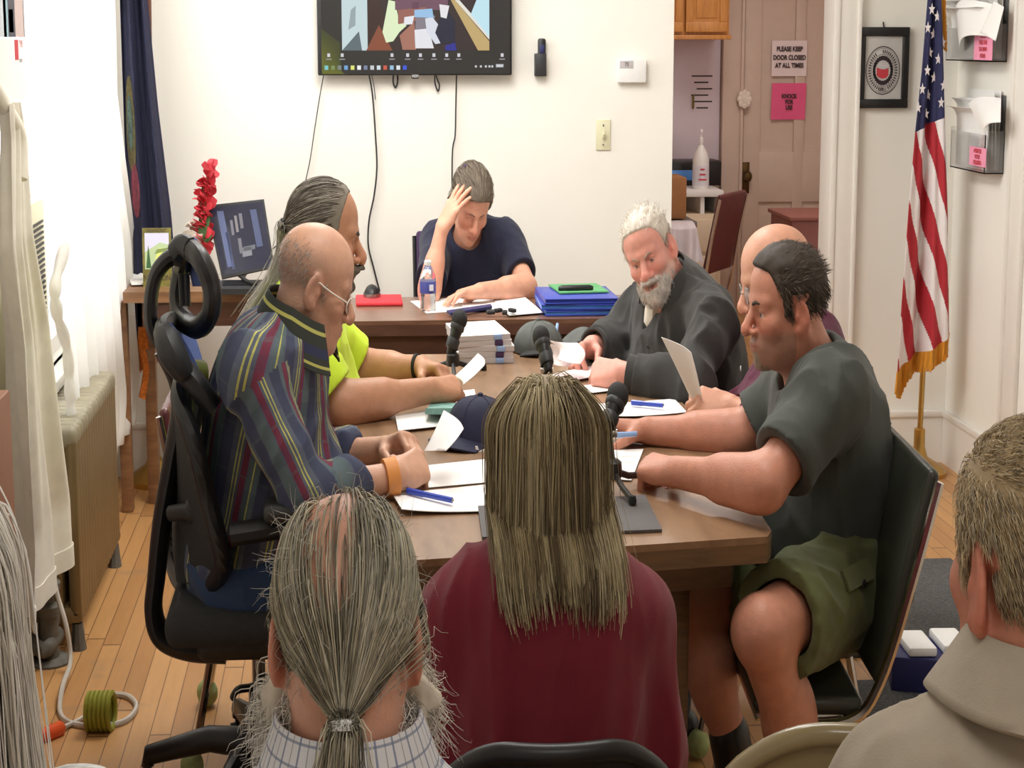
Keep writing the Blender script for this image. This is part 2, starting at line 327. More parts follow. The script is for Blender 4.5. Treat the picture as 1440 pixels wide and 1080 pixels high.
# doorway casing, door casing of the right wall
struct('trim_doorway', [M().bb(1.925, 2.045, BY - .024, BY + .0, 0, 2.25, .004), M().bb(2.028, 2.048, BY - .034, BY, 0, 2.25, .004), M().bb(1.915, 1.945, BY - .03, BY + .13, 0, 2.2, .003), M().bb(KX0, 1.93, BY - .024, BY, 2.12, 2.25, .004)], 'trimw')
yt = PX(1424, 300, RX)[1]
struct('trim_right', [M().bb(RX - .022, RX, yt - .13, yt, .19, 2.3, .004), M().bb(RX - .032, RX, yt - .02, yt + .005, 0, 2.3, .003)], 'trimw')
# panelled kitchen door
a = P(1040, 427, KY - .04); d0 = M(); Dx0 = a[0]; Dx1 = a[0] + .86
dz = lambda py: P(1100, py, KY)[2]
struct('trim_kitchen_door', [M().bb(Dx0 - .17, Dx0 - .02, KY - .07, KY, 0, 2.2, .004), M().bb(Dx0 - .035, Dx0 - .01, KY - .085, KY, 0, 2.2, .004), M().bb(Dx1 + .01, Dx1 + .15, KY - .07, KY, 0, 2.2, .004)], 'kdoor')
xs = [Dx0, Dx0 + .13, Dx0 + .39, Dx0 + .47, Dx0 + .73, Dx1]
zs = [0, .10, dz(283), dz(213), 2.05, 2.18]
d0.bb(Dx0, Dx1, KY - .03, KY - .01, 0, 2.18)
for i in (0, 2, 4): d0.bb(xs[i], xs[i + 1], KY - .05, KY - .02, 0, 2.18, .004)
for i in (0, 2, 4): d0.bb(Dx0, Dx1, KY - .0495, KY - .02, zs[i], zs[i + 1], .004)
door = struct('door_1', d0, 'kdoor')
k = P(1048, 250, KY - .05)
part('handle_plate', M().bb(k[0] - .03, k[0] + .03, KY - .058, KY - .048, k[2] - .09, k[2] + .09, .004), 'darkbrass', door)
part('door_knob', M().lathe([(.012, 0), (.012, .03), (.03, .035), (.034, .05), (.026, .066), (.001, .07)], (k[0] + .005, KY - .055, k[2] + .01), (0, -1, 0)), 'darkbrass', door)
# signs on the kitchen door
def sign(label, px0, px1, py0, py1, m, lines, cat='sign', size=.05, im='ink', tilt=0):
    p0 = P(px0, py0, KY - .058); p1 = P(px1, py1, KY - .058)
    o = tag(part('paper_sign', M().sheet(lambda u, v: V(p0[0] + (p1[0] - p0[0]) * u + tilt * v, KY - .056 + .004 * math.sin(u * 3) * v, p0[2] + (p1[2] - p0[2]) * v), 8, 8), m), label, cat)
    for i, (s, yy) in enumerate(lines):
        text('lettering', s, size, V((p0[0] + p1[0]) / 2, KY - .062, P(px0, yy, KY)[2]), (1, 0, 0), (0, 0, 1), im, o, bold=.0015)
    return o
sign('white paper notice of three dark lines taped high on the kitchen door', 1086, 1134, 57, 107, 'paperp', [('PLEASE KEEP', 69), ('DOOR CLOSED', 81), ('AT ALL TIMES', 92)], size=.036)
sign('bright pink paper sign below the white notice on the kitchen door', 1086, 1133, 117, 168, 'pink', [('KNOCK', 135), ('FOR', 143), ('USE', 151)], size=.032, tilt=-.006)
p = P(1046, 139, KY - .09)
tag(part('door_ornament', [M().lathe([(.001, 0), (.02, .004), (.02, .02), (.001, .026)], p + V(.035 * math.cos(i * PI / 4), 0, .035 * math.sin(i * PI / 4)), (0, -1, 0), 8) for i in range(8)] + [M().lathe([(.001, 0), (.025, .004), (.025, .024), (.001, .03)], p, (0, -1, 0), 10)], 'petalw'), 'small white flower-shaped ornament hung on the kitchen door frame', 'ornament')
# kitchen things
def fridge_etc():
    Y = 10.9
    a, b = P(930, 49, Y), P(1026, 49, Y)
    t = thing('wall_cabinet', 'golden oak kitchen wall cabinet at the top of the doorway', 'cabinet', ((a[0] + b[0]) / 2, Y + .2, a[2]))
    part('body', [M().bb(a[0] - .3, b[0], Y + .02, KY, a[2], a[2] + .75, .003), M().bb(a[0] - .3, b[0] + .012, Y + .0, KY, a[2] - .025, a[2] + .0, .003)], 'oak', t)
    for (q0, q1) in ((915, 960), (964, 1022)):
        c, d = P(q0, 45, Y)[0], P(q1, 45, Y)[0]; z0 = P(q0, 45, Y)[2]
        dd = M().bb(c, d, Y - .004, Y + .02, z0, z0 + .68, .004); r = .055
        part('cabinet_door', [dd, M().bb(c + .0, d, Y - .012, Y, z0, z0 + r, .003), M().bb(c, c + r, Y - .0122, Y, z0 + r, z0 + .68, .003), M().bb(d - r, d, Y - .0122, Y, z0 + r, z0 + .68, .003), M().bb(c + r + .02, d - r - .02, Y - .01, Y - .003, z0 + r + .02, z0 + .6, .003)], 'oak', t)
    a, b = P(930, 54, KY - .03), P(1011, 225, KY - .03)
    o = tag(part('whiteboard', M().bb(a[0] - .3, b[0], KY - .02, KY - .001, b[2], a[2], .003), 'whiteboard'), 'white wall board under the oak kitchen cabinet', 'whiteboard')
    for (x, y, w_, n) in ((973, 108, .16, 6),):
        q = P(x, y, KY - .03); g = M()
        for i in range(n): g.bb(q[0] + .02 * (i % 3), q[0] + w_ - .03 * (i % 2), KY - .0215, KY - .0195, q[2] - .036 * i, q[2] - .036 * i + .008)
        part('handwriting', g, 'ink', o)
    q = P(975, 143, KY - .04); tag(part('marker', M().tube([q + V(0, 0, .04), q - V(0, 0, .04)], .008), 'olive'), 'small green and white marker stuck to the kitchen whiteboard', 'marker')
    # counter with drawers
    Y = 10.8; a = P(930, 268, Y); b = P(1015, 268, Y); t = thing('kitchen_counter', 'cream kitchen base cabinet with drawers behind the dark chair', 'cabinet', ((a[0] + b[0]) / 2, Y + .3, 0))
    part('body', M().bb(a[0] - .2, b[0], Y, KY - .001, 0, a[2] - .13, .004), 'creamc', t)
    part('shelf_box', [M().bb(a[0] - .2, b[0] + .01, Y - .02, KY - .001, a[2] - .035, a[2], .004), M().bb(a[0] + .29, a[0] + .32, Y, KY - .001, a[2] - .13, a[2] - .035), M().bb(a[0] - .2, b[0], KY - .03, KY - .001, a[2] - .13, a[2] - .035), M().bb(b[0] - .03, b[0], Y, KY - .001, a[2] - .13, a[2] - .035)], 'white', t)
    for i in range(3): part('drawer', M().bb(a[0] - .1, b[0] - .03, Y - .016, Y, a[2] - .34 - .2 * i, a[2] - .16 - .2 * i, .005), 'creamc', t)
    q = P(985, 267, Y + .12)
    t = thing('sanitizer_bottle', 'white pump bottle with a printed label on the kitchen counter', 'bottle', (q[0], q[1], a[2])); c = V(q[0], q[1], a[2])
    part('body', M().lathe([(.055, 0), (.06, .01), (.06, .16), (.045, .2), (.02, .235), (.014, .24), (.014, .27)], c), 'white', t)
    part('label', M().lathe([(.0605, .02), (.0612, .022), (.0612, .13), (.0605, .132)], c), 'label', t)
    part('pump', M().lathe([(.016, .255), (.016, .28), (.006, .285), (.006, .31), (.014, .312), (.012, .325), (.001, .328)], c), 'white', t)
    for i in range(3): part('print', M().bb(q[0] - .03 + .006 * i, q[0] + .03 - .008 * i, q[1] - .063, q[1] - .061, a[2] + .05 + .028 * i, a[2] + .058 + .028 * i), 'redink', t)
    q0, q1 = P(930, 226, KY - .2), P(1002, 262, KY - .2)
    t = thing('microwave', 'dark microwave oven behind the pump bottle on the kitchen counter', 'microwave', ((q0[0] + q1[0]) / 2, KY - .15, a[2])); part('body', M().bb(q0[0] - .2, q1[0] + .05, KY - .26, KY - .03, a[2], q0[2], .008), 'black', t); part('window', M().bb(q0[0] - .1, q1[0] - .12, KY - .265, KY - .258, a[2] + .03, q0[2] - .05, .003), 'bluel', t)
    q0, q1 = P(925, 250, 10.3), P(965, 308, 10.3)
    tag(part('cardboard_box', M().bb(q0[0] - .1, q1[0], 10.3, 10.6, P(950, 308, 10.3)[2], q0[2], .005), 'cardboard'), 'brown cardboard box standing by the doorway edge in the kitchen', 'box')
    zt = P(950, 310, 10.3)[2]
    tt = thing('side_stand', 'grey stand under the cardboard box with a plastic bag over it', 'stand', (q0[0] + .1, 10.45, 0)); part('top', M().bb(q0[0] - .15, q1[0] + .06, 10.22, 10.65, zt - .03, zt, .004), 'steel', tt)
    for x in (q0[0] - .1, q1[0] + .02):
        for y in (10.26, 10.6): part('leg', M().tube([(x, y, 0), (x, y, zt - .03)], .014), 'steel', tt)
    bx0, bx1 = P(935, 312, 10.1)[0], P(978, 312, 10.1)[0]; z0 = P(960, 372, 10.1)[2]
    tag(part('plastic_bag', M().sheet(lambda u, v: V(bx0 + (bx1 - bx0) * u * (1 + .25 * v), 10.26 - .14 * min(1, v * 4) - .06 * v + .02 * math.sin(u * 13 + v * 3) * (.4 + v), zt + .003 + (z0 - zt) * max(0, v - .12) / .88 + .006 * v * 2 * math.sin(u * 9)), 24, 20, .002), 'bag'), 'crumpled clear white plastic bag hanging in the kitchen behind the grey bearded man', 'bag')
    q0, q1 = P(1114, 305, 9.8), P(1162, 400, 9.8)
    t = thing('board_cabinet', 'red-brown low cabinet standing in front of the kitchen door', 'cabinet', (q0[0] + .2, 10, 0)); part('body', M().bb(q0[0], q0[0] + .5, 9.8, 10.3, 0, q0[2] - .02, .003), 'redbrown', t); part('top', M().bb(q0[0] - .02, q0[0] + .52, 9.78, 10.32, q0[2] - .02, q0[2], .004), 'redbrown', t)
fridge_etc()
def stack_chair(name, label, seat_c, face, vin='maroonv', back_top=.82, back_w=.42, balls=True, back_z0=.5, lean=.10, leg_spread=.2, sw=.43, seat_z=.45, frame='chrome', group=None, seat_d=None):
    """tube-framed stacking chair: face is the direction (unit, in plan) the sitter looks"""
    c = V(seat_c[0], seat_c[1], 0); f = nrm(V(face[0], face[1], 0)); s = V(-f[1], f[0], 0)
    R = np.column_stack([f, s, V(0, 0, 1)])
    t = thing(name, label, 'chair', c, group)
    sd = seat_d or sw; c0 = c; cs = c - f * (sw - sd) / 2
    part('seat', M().box(cs + V(0, 0, seat_z - .03), (sd - .02, sw, .055 if not seat_d else .035), R, .022, 3), vin, t)
    part('seat_pan', M().box(cs + V(0, 0, seat_z - .068 + (.015 if seat_d else 0)), (sd - .03, sw - .02, .018), R, .006), frame, t)
    up = nrm(V(0, 0, 1) - f * lean * 2.2); bc = c - f * (sw / 2 + .0) + V(0, 0, back_z0) + up * (back_top - back_z0) / 2 - f * .02
    R2 = np.column_stack([np.cross(s, up), s, up])
    part('backrest', M().box(bc, (.03, back_w, back_top - back_z0), R2, .014, 3), vin, t)
    w_ = back_w / 2 + .006
    fr = M()
    top = bc + up * (back_top - back_z0) * .46 - R2[:, 0] * .012
    for q in (-1, 1):
        fr.tube(spline([top + s * w_ * q, bc + s * w_ * q - R2[:, 0] * .01, c - f * (sw / 2 + .02) + s * w_ * q + V(0, 0, seat_z + .02), c - f * (sw / 2 - .05) + s * (w_ - .0) * q + V(0, 0, seat_z - .05), cs + f * (sd / 2 - .05) + s * (w_ - .01) * q + V(0, 0, seat_z - .065)], 6), .011, 8)
    fr.tube([c - f * (sw / 2 - .05) - s * w_ + V(0, 0, seat_z - .052), c - f * (sw / 2 - .05) + s * w_ + V(0, 0, seat_z - .052)], .009, 8)
    part('back_frame', fr, frame, t)
    for a in (-1, 1):
        for q in (-1, 1):
            top = cs + f * a * (sd / 2 - .06) + s * q * w_ + V(0, 0, seat_z - .065); bot = cs + f * a * (sd / 2 - .06 + leg_spread * .45) + s * q * (w_ + .02) + V(0, 0, .02)
            lg = part('leg', M().tube(spline([top - V(0, 0, 0), top + (bot - top) * .35, bot], 5), .0115, 8), frame, t)
            if balls:
                part('tennis_ball', M().lathe([(.033 * math.sin(PI * i / 10), -.033 * math.cos(PI * i / 10)) for i in range(11)], bot + V(0, 0, .013), n=14), 'tennis', lg)
    return t
kq = P(1005, 380, 9.3); stack_chair('stacking_chair', 'dark maroon vinyl chair with a metal edge standing in the kitchen doorway', (kq[0] - .15, 9.55), (-.80, .6), 'maroonv', back_top=P(1010, 268, 9.3)[2], back_z0=P(1010, 385, 9.3)[2], seat_z=.34, lean=.12, balls=False)
# ================================================================ back wall fittings
def back_fittings():
    # television
    a, b = P(447, 107, BY - .06), P(720, 105, BY - .06); x0, x1 = a[0], b[0]; z0 = (a[2] + b[2]) / 2; h = (x1 - x0) * .575
    t = thing('television', 'large flat wall television showing a video call above the woman in navy', 'television', ((x0 + x1) / 2, BY, z0))
    part('bezel', M().bb(x0, x1, BY - .06, BY - .02, z0, z0 + h, .006), 'black', t)
    part('wall_mount', M().bb(x0 + .3, x1 - .3, BY - .02, BY, z0 + .15, z0 + .4), 'dark', t)
    part('logo_tab', M().bb((x0 + x1) / 2 - .017, (x0 + x1) / 2 + .017, BY - .062, BY - .03, z0 - .012, z0 + .004, .003), 'dark', t)
    text('logo_lettering', 'VIZIO', .012, V((x0 + x1) / 2, BY - .0625, z0 - .003), (1, 0, 0), (0, 0, 1), 'white', t)
    y = [BY - .0605]
    def X(px): return P(px, 60, BY - .06)[0]
    def Z(py): return P(584, py, BY - .06)[2]
    g = M()
    def poly(pts, c, lift=True):
        if lift: y[0] -= .00006
        q = [(X(p[0]), y[0], Z(p[1])) for p in pts]; g.add(q, [tuple(range(len(q)))], srgb(*c))
    def rect(u0, v0, u1, v1, c): poly([(u0, v0), (u0, v1), (u1, v1), (u1, v0)], c)
    top = -92
    rect(452, top, 717, 104, (44, 42, 40)); n = 10
    for i in range(n): poly([(452, 40 + 4 * i), (452, 104), (480 + 3.0 * i - 2.4 * i, 104), (452 + 26 - 2.4 * i, 60 + 4 * i)], (62 + 4 * i, 66 + 4 * i, 34))
    rect(481, top, 688, 71, (52, 40, 40))
    rect(481, top, 517, 71, (196, 214, 218)); poly([(494, 14), (490, 42), (500, 36), (501, 8)], (150, 164, 170)); poly([(481, 71), (505, 44), (509, 71)], (92, 106, 112))
    poly([(517, top), (517, 71), (540, 71), (541, 40), (531, top)], (56, 34, 30)); poly([(515, 71), (533, 35), (552, 71)], (134, 74, 52))
    poly([(547, 0), (538, 45), (543, 60), (553, 58), (562, 45), (572, 36), (560, 22), (556, 2)], (222, 236, 196))
    rect(556, top, 630, 14, (110, 76, 92)); poly([(560, 14), (560, 34), (585, 30), (600, 10)], (150, 96, 86))
    for i in range(26):
        u = 556 + 72 * random.random(); v = -60 + 74 * random.random(); rr = 3 + 3 * random.random(); c = random.choice([(230, 220, 226), (98, 60, 80), (200, 176, 180), (70, 50, 70), (236, 232, 236)])
        poly([(u - rr, v - rr), (u - rr, v + rr), (u + rr, v + rr), (u + rr, v - rr)], c)
    poly([(562, 50), (566, 70), (585, 70), (583, 30)], (164, 112, 96)); poly([(585, 22), (583, 62), (604, 66), (612, 22)], (132, 124, 134)); poly([(583, 42), (584, 68), (610, 68), (603, 40)], (226, 226, 232))
    poly([(598, 26), (600, 44), (612, 62), (624, 60), (616, 34), (608, 24)], (216, 218, 228)); poly([(569, 24), (568, 35), (580, 34), (583, 22)], (226, 228, 234)); poly([(583, 14), (583, 24), (610, 25), (608, 12)], (150, 190, 226))
    poly([(621, 20), (612, 46), (620, 62), (640, 60), (640, 30), (630, 16)], (30, 32, 54)); poly([(626, 64), (626, 71), (642, 71), (640, 60)], (40, 44, 140)); poly([(618, 6), (620, 24), (628, 26), (632, 8)], (228, 226, 230))
    poly([(630, top), (630, 0), (690, 71), (690, top)], (52, 38, 40)); poly([(634, 0), (672, 71), (688, 71), (688, 58), (640, 0)], (190, 164, 110)); poly([(640, 0), (688, 56), (688, 48), (646, 0)], (226, 222, 212)); poly([(670, 0), (662, 20), (688, 52), (688, top), (672, top)], (190, 226, 238))
    for u in (462, 481, 551, 573, 591, 610, 628, 645, 706): poly([(u - 2, 75), (u - 2, 80), (u + 2, 80), (u + 2, 75)], (206, 206, 214)); rect(u - 4, 82.5, u + 4, 84, (150, 150, 156))
    for i, c in enumerate([(120, 196, 200), (120, 140, 90), (120, 130, 130), (110, 160, 210), (220, 224, 120), (236, 236, 240), (120, 130, 160), (200, 206, 210), (210, 220, 226), (200, 90, 70), (150, 190, 220), (220, 226, 232), (60, 90, 220)]):
        u = 458.5 + 9.2 * i; rect(u - 2.6, 92, u + 2.6, 98, c)
    for u in (669, 676, 683, 688, 692): rect(u - 1.4, 92, u + 1.4, 95, (200, 200, 206))
    rect(697, 90, 708, 95, (150, 154, 160)); rect(698, 91, 707, 94, (206, 208, 212))
    part('lit_display', g, 'screen', t, 0)
    def cord(label, pts, r=.0032, name='cord'):
        tag(part(name, M().tube(spline([P(x, y_, BY - .012 - (.03 if i == 0 else 0)) for i, (x, y_) in enumerate(pts)], 8), r, 6), 'dark'), label, 'cord')
    cord('thin grey cord dropping from the left end of the television behind the monitor', [(455, 106), (449, 140), (442, 185), (436, 225), (428, 262), (419, 300), (400, 332), (384, 350)], .0022)
    cord('thicker dark cord from under the television to the mouse on the red pad', [(519, 105), (524, 135), (528, 190), (530, 235), (526, 275), (519, 310), (518, 345), (525, 375), (534, 410)], .0042)
    cord('dark cord hanging straight from the television to behind the seated woman', [(642, 105), (641, 150), (640, 190), (636, 220), (636, 330)], .0034)
    cord('small black cord loop hanging left of the television logo', [(553, 105), (553, 116), (556, 123), (559, 116), (559, 105)], .004)
    cord('small black cord loop hanging right of the television logo', [(611, 105), (612, 118), (616, 128), (618, 120), (615, 112), (613, 105)], .0034)
    cord('short grey cord stub beside the thick television cord', [(523, 106), (526, 122), (528, 140)], .002)
    # remote holder
    a, b = P(751, 75, BY), P(767, 107, BY)
    t = thing('remote_holder', 'black remote control in a dark wall holder right of the television', 'remote', ((a[0] + b[0]) / 2, BY, b[2]))
    part('pocket', M().bb(a[0], b[0], BY - .04, BY, b[2], a[2], .004), 'dark', t); q = P(761, 54, BY)
    part('remote', M().bb(q[0] - .018, q[0] + .019, BY - .03, BY - .008, b[2] + .01, q[2], .008), 'black', t); part('button_panel', M().bb(q[0] - .01, q[0] + .011, BY - .0315, BY - .029, a[2] + .002, a[2] + .03, .002), 'navyp', t)
    # thermostat
    a, b = P(868, 84, BY), P(907, 116, BY)
    t = thing('thermostat', 'white rectangular thermostat with a small grey display on the back wall', 'thermostat', ((a[0] + b[0]) / 2, BY, b[2])); part('case', M().bb(a[0], b[0], BY - .03, BY, b[2], a[2], .004), 'white', t); q, r = P(870, 85, BY), P(889, 96, BY)
    part('display', M().bb(q[0], r[0], BY - .0315, BY - .029, r[2], q[2], .001), 'paperg', t); text('digits', '70', .02, V((q[0] + r[0]) / 2, BY - .0318, (q[2] + r[2]) / 2), (1, 0, 0), (0, 0, 1), 'ink', t)
    # light switch
    a, b = P(838, 168, BY), P(858, 211, BY)
    t = thing('light_switch', 'ivory light switch plate on the back wall below the thermostat', 'light switch', ((a[0] + b[0]) / 2, BY, b[2])); part('plate', M().bb(a[0], b[0], BY - .007, BY, b[2], a[2], .003), 'ivory', t); c = (a + b) / 2
    part('toggle', M().box((c[0], BY - .014, c[2]), (.011, .024, .022), np.array(Matrix.Rotation(.5, 3, 'X')), .002), 'ivory', t)
    for z in (a[2] - .02, b[2] + .02): part('screw', M().lathe([(.004, 0), (.004, .002), (.001, .003)], (c[0], BY - .007, z), (0, -1, 0), 8), 'steel', t)
    # framed seal
    a, b = P(1209, 38, BY - .02), P(1276, 152, BY - .02); x0, x1, z1, z0 = a[0], b[0], a[2], b[2]; w_ = .032
    t = thing('framed_seal', 'black-framed town seal with a red emblem hanging beside the doorway', 'picture', ((x0 + x1) / 2, BY, z0))
    part('frame', [M().bb(x0, x1, BY - .025, BY - .002, z1 - w_, z1, .004), M().bb(x0, x1, BY - .025, BY - .002, z0, z0 + w_, .004), M().bb(x0, x0 + w_, BY - .025, BY - .002, z0 + w_, z1 - w_, .004), M().bb(x1 - w_, x1, BY - .025, BY - .002, z0 + w_, z1 - w_, .004)], 'black', t)
    part('print', M().bb(x0 + .01, x1 - .01, BY - .014, BY - .004, z0 + .01, z1 - .01), 'glassy', t)
    part('hanging_nail', M().tube([((x0 + x1) / 2, BY - .004, z1), ((x0 + x1) / 2 - .004, BY - .006, z1 + .018)], .003, 6), 'black', t)
    cx, cz = P(1240, 99, BY)[0], P(1240, 99, BY)[2]; R0 = (P(1264, 99, BY)[0] - cx); R1 = P(1240, 65, BY)[2] - cz; yy = BY - .0148
    def ring(r, w2): 
        g = M(); n = 60
        for i in range(n):
            t0, t1 = 2 * PI * i / n, 2 * PI * (i + 1) / n
            g.add([(cx + R0 * k * math.cos(t), yy, cz + R1 * k * math.sin(t)) for k, t in ((r, t0), (r + w2, t0), (r + w2, t1), (r, t1))], [(0, 1, 2, 3)])
        return g
    part('seal_ring', [ring(.96, .045), ring(.66, .02), ring(.90, .015)], 'ink', t, 0)
    rg = M()
    for i in range(44):
        if i in (10, 11, 12, 32, 33): continue
        t0 = 2 * PI * i / 44 + .3; rr = .78
        c = V(cx + R0 * rr * math.cos(t0), yy, cz + R1 * rr * math.sin(t0)); e = V(math.cos(t0) * R0 * .07, 0, math.sin(t0) * R1 * .07); s_ = V(-math.sin(t0) * R0 * .03, 0, math.cos(t0) * R1 * .03)
        rg.add([c - e - s_, c + e - s_, c + e + s_, c - e + s_], [(0, 1, 2, 3)])
    for i in range(26):
        t0 = 2 * PI * i / 26; rr = .52; c = V(cx + R0 * rr * math.cos(t0), yy, cz + R1 * rr * math.sin(t0)); rg.bb(c[0] - .006, c[0] + .006, yy - .0003, yy + .0003, c[2] - .008, c[2] + .008)
    part('seal_lettering', rg, 'ink', t, 0)
    part('red_emblem', M().prism([(cx + R0 * u, yy, cz + R1 * v) for u, v in ((-.36, .12), (-.36, -.2), (-.2, -.3), (0, -.34), (.2, -.3), (.32, -.2), (.32, .1), (.12, .04), (-.1, .05))], (0, -.0006, 0)), 'redink', t, 0)
    part('emblem_figure', [M().prism([(cx + R0 * u, yy, cz + R1 * v) for u, v in ((-.2, .1), (-.28, .26), (-.1, .3), (.05, .22), (.3, .34), (.34, .16), (.1, .06))], (0, -.0005, 0))], 'paperg', t, 0)
    text('date_lettering', '1785', .02, V(cx, yy, cz - R1 * .8), (1, 0, 0), (0, 0, 1), 'ink', t)
back_fittings()
# ================================================================ flags
def flag_pole(label, name, foot, top, m, base=True, tip=None):
    t = thing(name, label, 'flag', foot)
    foot = V(*foot); top = V(*top)
    part('pole', M().tube([foot + V(0, 0, .1), top], .013, 10), m, t)
    if base: part('base', M().lathe([(.13, 0), (.13, .015), (.11, .03), (.04, .06), (.026, .1), (.026, .16), (.018, .165)], foot, n=24), 'brass' if m == 'brass' else 'white', t)
    return t
def us_flag():
    Yf = 6.86
    foot = P(1292, 640, Yf); foot[2] = 0; tp = P(1327, -60, Yf)
    t = flag_pole('american flag with gold fringe on a brass pole in the right corner', 'american_flag', foot, tp, 'brass')
    lx = lambda py: np.interp(py, [-60, 0, 100, 185, 300, 430, 525], [1306, 1304, 1295, 1285, 1274, 1263, 1256])
    rx = lambda py: np.interp(py, [-60, 0, 100, 185, 300, 430, 475], [1322, 1324, 1328, 1331, 1336, 1339, 1340])
    bot = lambda u: 525 - 50 * u
    def fpt(u, v):
        py = -60 + (bot(u) + 60) * v; px = lx(py) + (rx(py) - lx(py)) * u
        q = P(px, py, Yf - .075); q[1] += -.028 * math.sin(u * 9.5 + v * 1.2) * (.3 + .9 * v) - .02 * math.sin(u * 21 + 2) * v; return q, px, py
    nu, nv = 90, 300; G = [[fpt(i / nu, j / nv) for j in range(nv + 1)] for i in range(nu + 1)]
    def region(i, j):
        q, px, py = fpt((i + .5) / nu, (j + .5) / nv)
        if py < 170 + (1331 - px) * .0 + np.interp(px, [1285, 1331], [16, -8]): return 'b'
        s = px - np.interp(py, [160, 300, 400, 480, 540], [1288, 1305, 1320, 1334, 1343]); k = math.floor((s + 200) / np.interp(py, [170, 500], [15.0, 17.4]) + .04)
        return 'r' if k % 2 == 0 else 'w'
    regs = {'b': M(), 'r': M(), 'w': M()}
    for i in range(nu):
        for j in range(nv):
            r = region(i, j); A = [G[i][j][0], G[i + 1][j][0], G[i + 1][j + 1][0], G[i][j + 1][0]]
            regs[r].add(A, [(0, 3, 2, 1)])
    def weld(m_):
        bm = bmesh.new(); vs = [bm.verts.new(p) for p in m_.v]
        for f in m_.f: bm.faces.new([vs[i] for i in f])
        bmesh.ops.remove_doubles(bm, verts=bm.verts, dist=1e-5); bm.normal_update()
        ex = bmesh.ops.solidify(bm, geom=bm.faces[:], thickness=-.0015); bm.verts.index_update()
        o = M(); o.add([v.co for v in bm.verts], [[v.index for v in f.verts] for f in bm.faces]); bm.free(); return o
    part('canton', weld(regs['b']), 'flagblue', t, 80); part('red_stripes', weld(regs['r']), 'flagred', t, 80); part('white_stripes', weld(regs['w']), 'flagwhite', t, 80)
    for (sx, sy) in ((1309, 13), (1317, 23), (1303, 39), (1313, 48), (1308, 74), (1318, 83), (1302, 99), (1313, 109), (1295, 125), (1307, 134), (1321, 144), (1289, 151), (1302, 160), (1312, -12), (1318, -30), (1309, -40), (1324, 120), (1326, 60)):
        u = (sx - lx(sy)) / (rx(sy) - lx(sy)); v = (sy + 60) / (bot(u) + 60); c, _, _ = fpt(u, v); c = c - V(0, .006, 0); r = .0155
        pts = [c + V(math.cos(PI / 2 + PI * i / 5) * (r if i % 2 == 0 else r * .42), 0, math.sin(PI / 2 + PI * i / 5) * (r if i % 2 == 0 else r * .42)) * V(1.0, 1, 1.35) for i in range(10)]
        part('star', M().prism(pts, (0, -.002, 0)), 'flagwhite', t, 0)
    fr = M()
    for i in range(150):
        u = (i + random.random()) / 150; c, _, _ = fpt(u, 1); L = .05 + .012 * random.random() + .05 * max(0, 1 - abs(u - .12) * 7)
        fr.tube([c + V(0, 0, .012), c + V(-.004, -.004 * random.random(), -L * .5), c + V(-.008 + .006 * random.random(), -.01 * random.random(), -L)], .0042, 4)
    part('gold_fringe', fr, 'gold', t); fr = M()
    for i in range(70):
        q = fpt(1, i / 290)[0] + V(.004, 0, 0); fr.tube([q, q + V(.014 + .004 * random.random(), -.002, -.012)], .0035, 4)
    part('gold_edging', fr, 'gold', t)
us_flag()
def state_flag():
    Yf = 6.82; foot = P(218, 655, 6.92); foot[2] = 0
    t = thing('state_flag', 'dark navy state flag with gold crest hanging in the left corner', 'flag', foot)
    part('pole', M().tube([foot + V(0, 0, .1), P(208, -60, 6.92)], .013, 10), 'brownd', t)
    part('base', M().lathe([(.12, 0), (.12, .02), (.1, .04), (.045, .07), (.026, .1), (.024, .25), (.018, .255)], foot, n=24), 'brass', t)
    lx = lambda y: np.interp(y, [-60, 0, 200, 330, 450, 540], [166, 168, 174, 180, 186, 194]); rx = lambda y: np.interp(y, [-60, 0, 150, 300, 380, 480, 540], [200, 208, 222, 240, 246, 250, 236])
    def fp(u, v):
        py = -60 + (545 - 30 * u) * v; px = lx(py) + (rx(py) - lx(py)) * u; q = P(px, py, Yf)
        q[1] += .03 * math.sin(u * 12 + v * 1.5) + .012 * math.sin(u * 27 + 1); return q
    part('cloth', M().sheet(fp, 40, 60, .002), 'navy', t, 80)
    cr = M()
    def sub(u0, u1, v0, v1, m_, nm, lift=.007):
        part(nm, M().sheet(lambda u, v: fp(u0 + (u1 - u0) * (.5 + (u - .5) * math.sqrt(max(.04, 1 - (2 * v - 1) ** 2))), v0 + (v1 - v0) * v) - V(0, lift, 0), 14, 24, .0012), m_, t, 80)
    sub(.05, .36, .31, .56, 'crest', 'crest'); sub(.10, .28, .36, .5, 'crestd', 'crest_shield', .012); sub(.14, .36, .54, .68, 'crestr', 'crest_ribbon', .009)
    fr = M()
    for i in range(80):
        c = fp(i / 79, 1); fr.tube([c + V(0, -.004, .01), c + V(-.004, -.006, -.03), c + V(.004 * random.random(), -.008, -.075 - .03 * random.random())], .005, 4)
    part('orange_fringe', fr, 'orangef', t)
    q = [P(x, y, 6.6) for x, y in ((203, 440), (199, 480), (206, 520), (200, 560))]
    part('orange_tassel', [M().tube(spline(q, 5), .016, 8, flat=((0, 1, 0), .6)), M().tube(spline([P(196, 415, 6.6), P(201, 445, 6.6), P(207, 490, 6.6)], 5), .010, 8)], 'orangef', t)
state_flag()
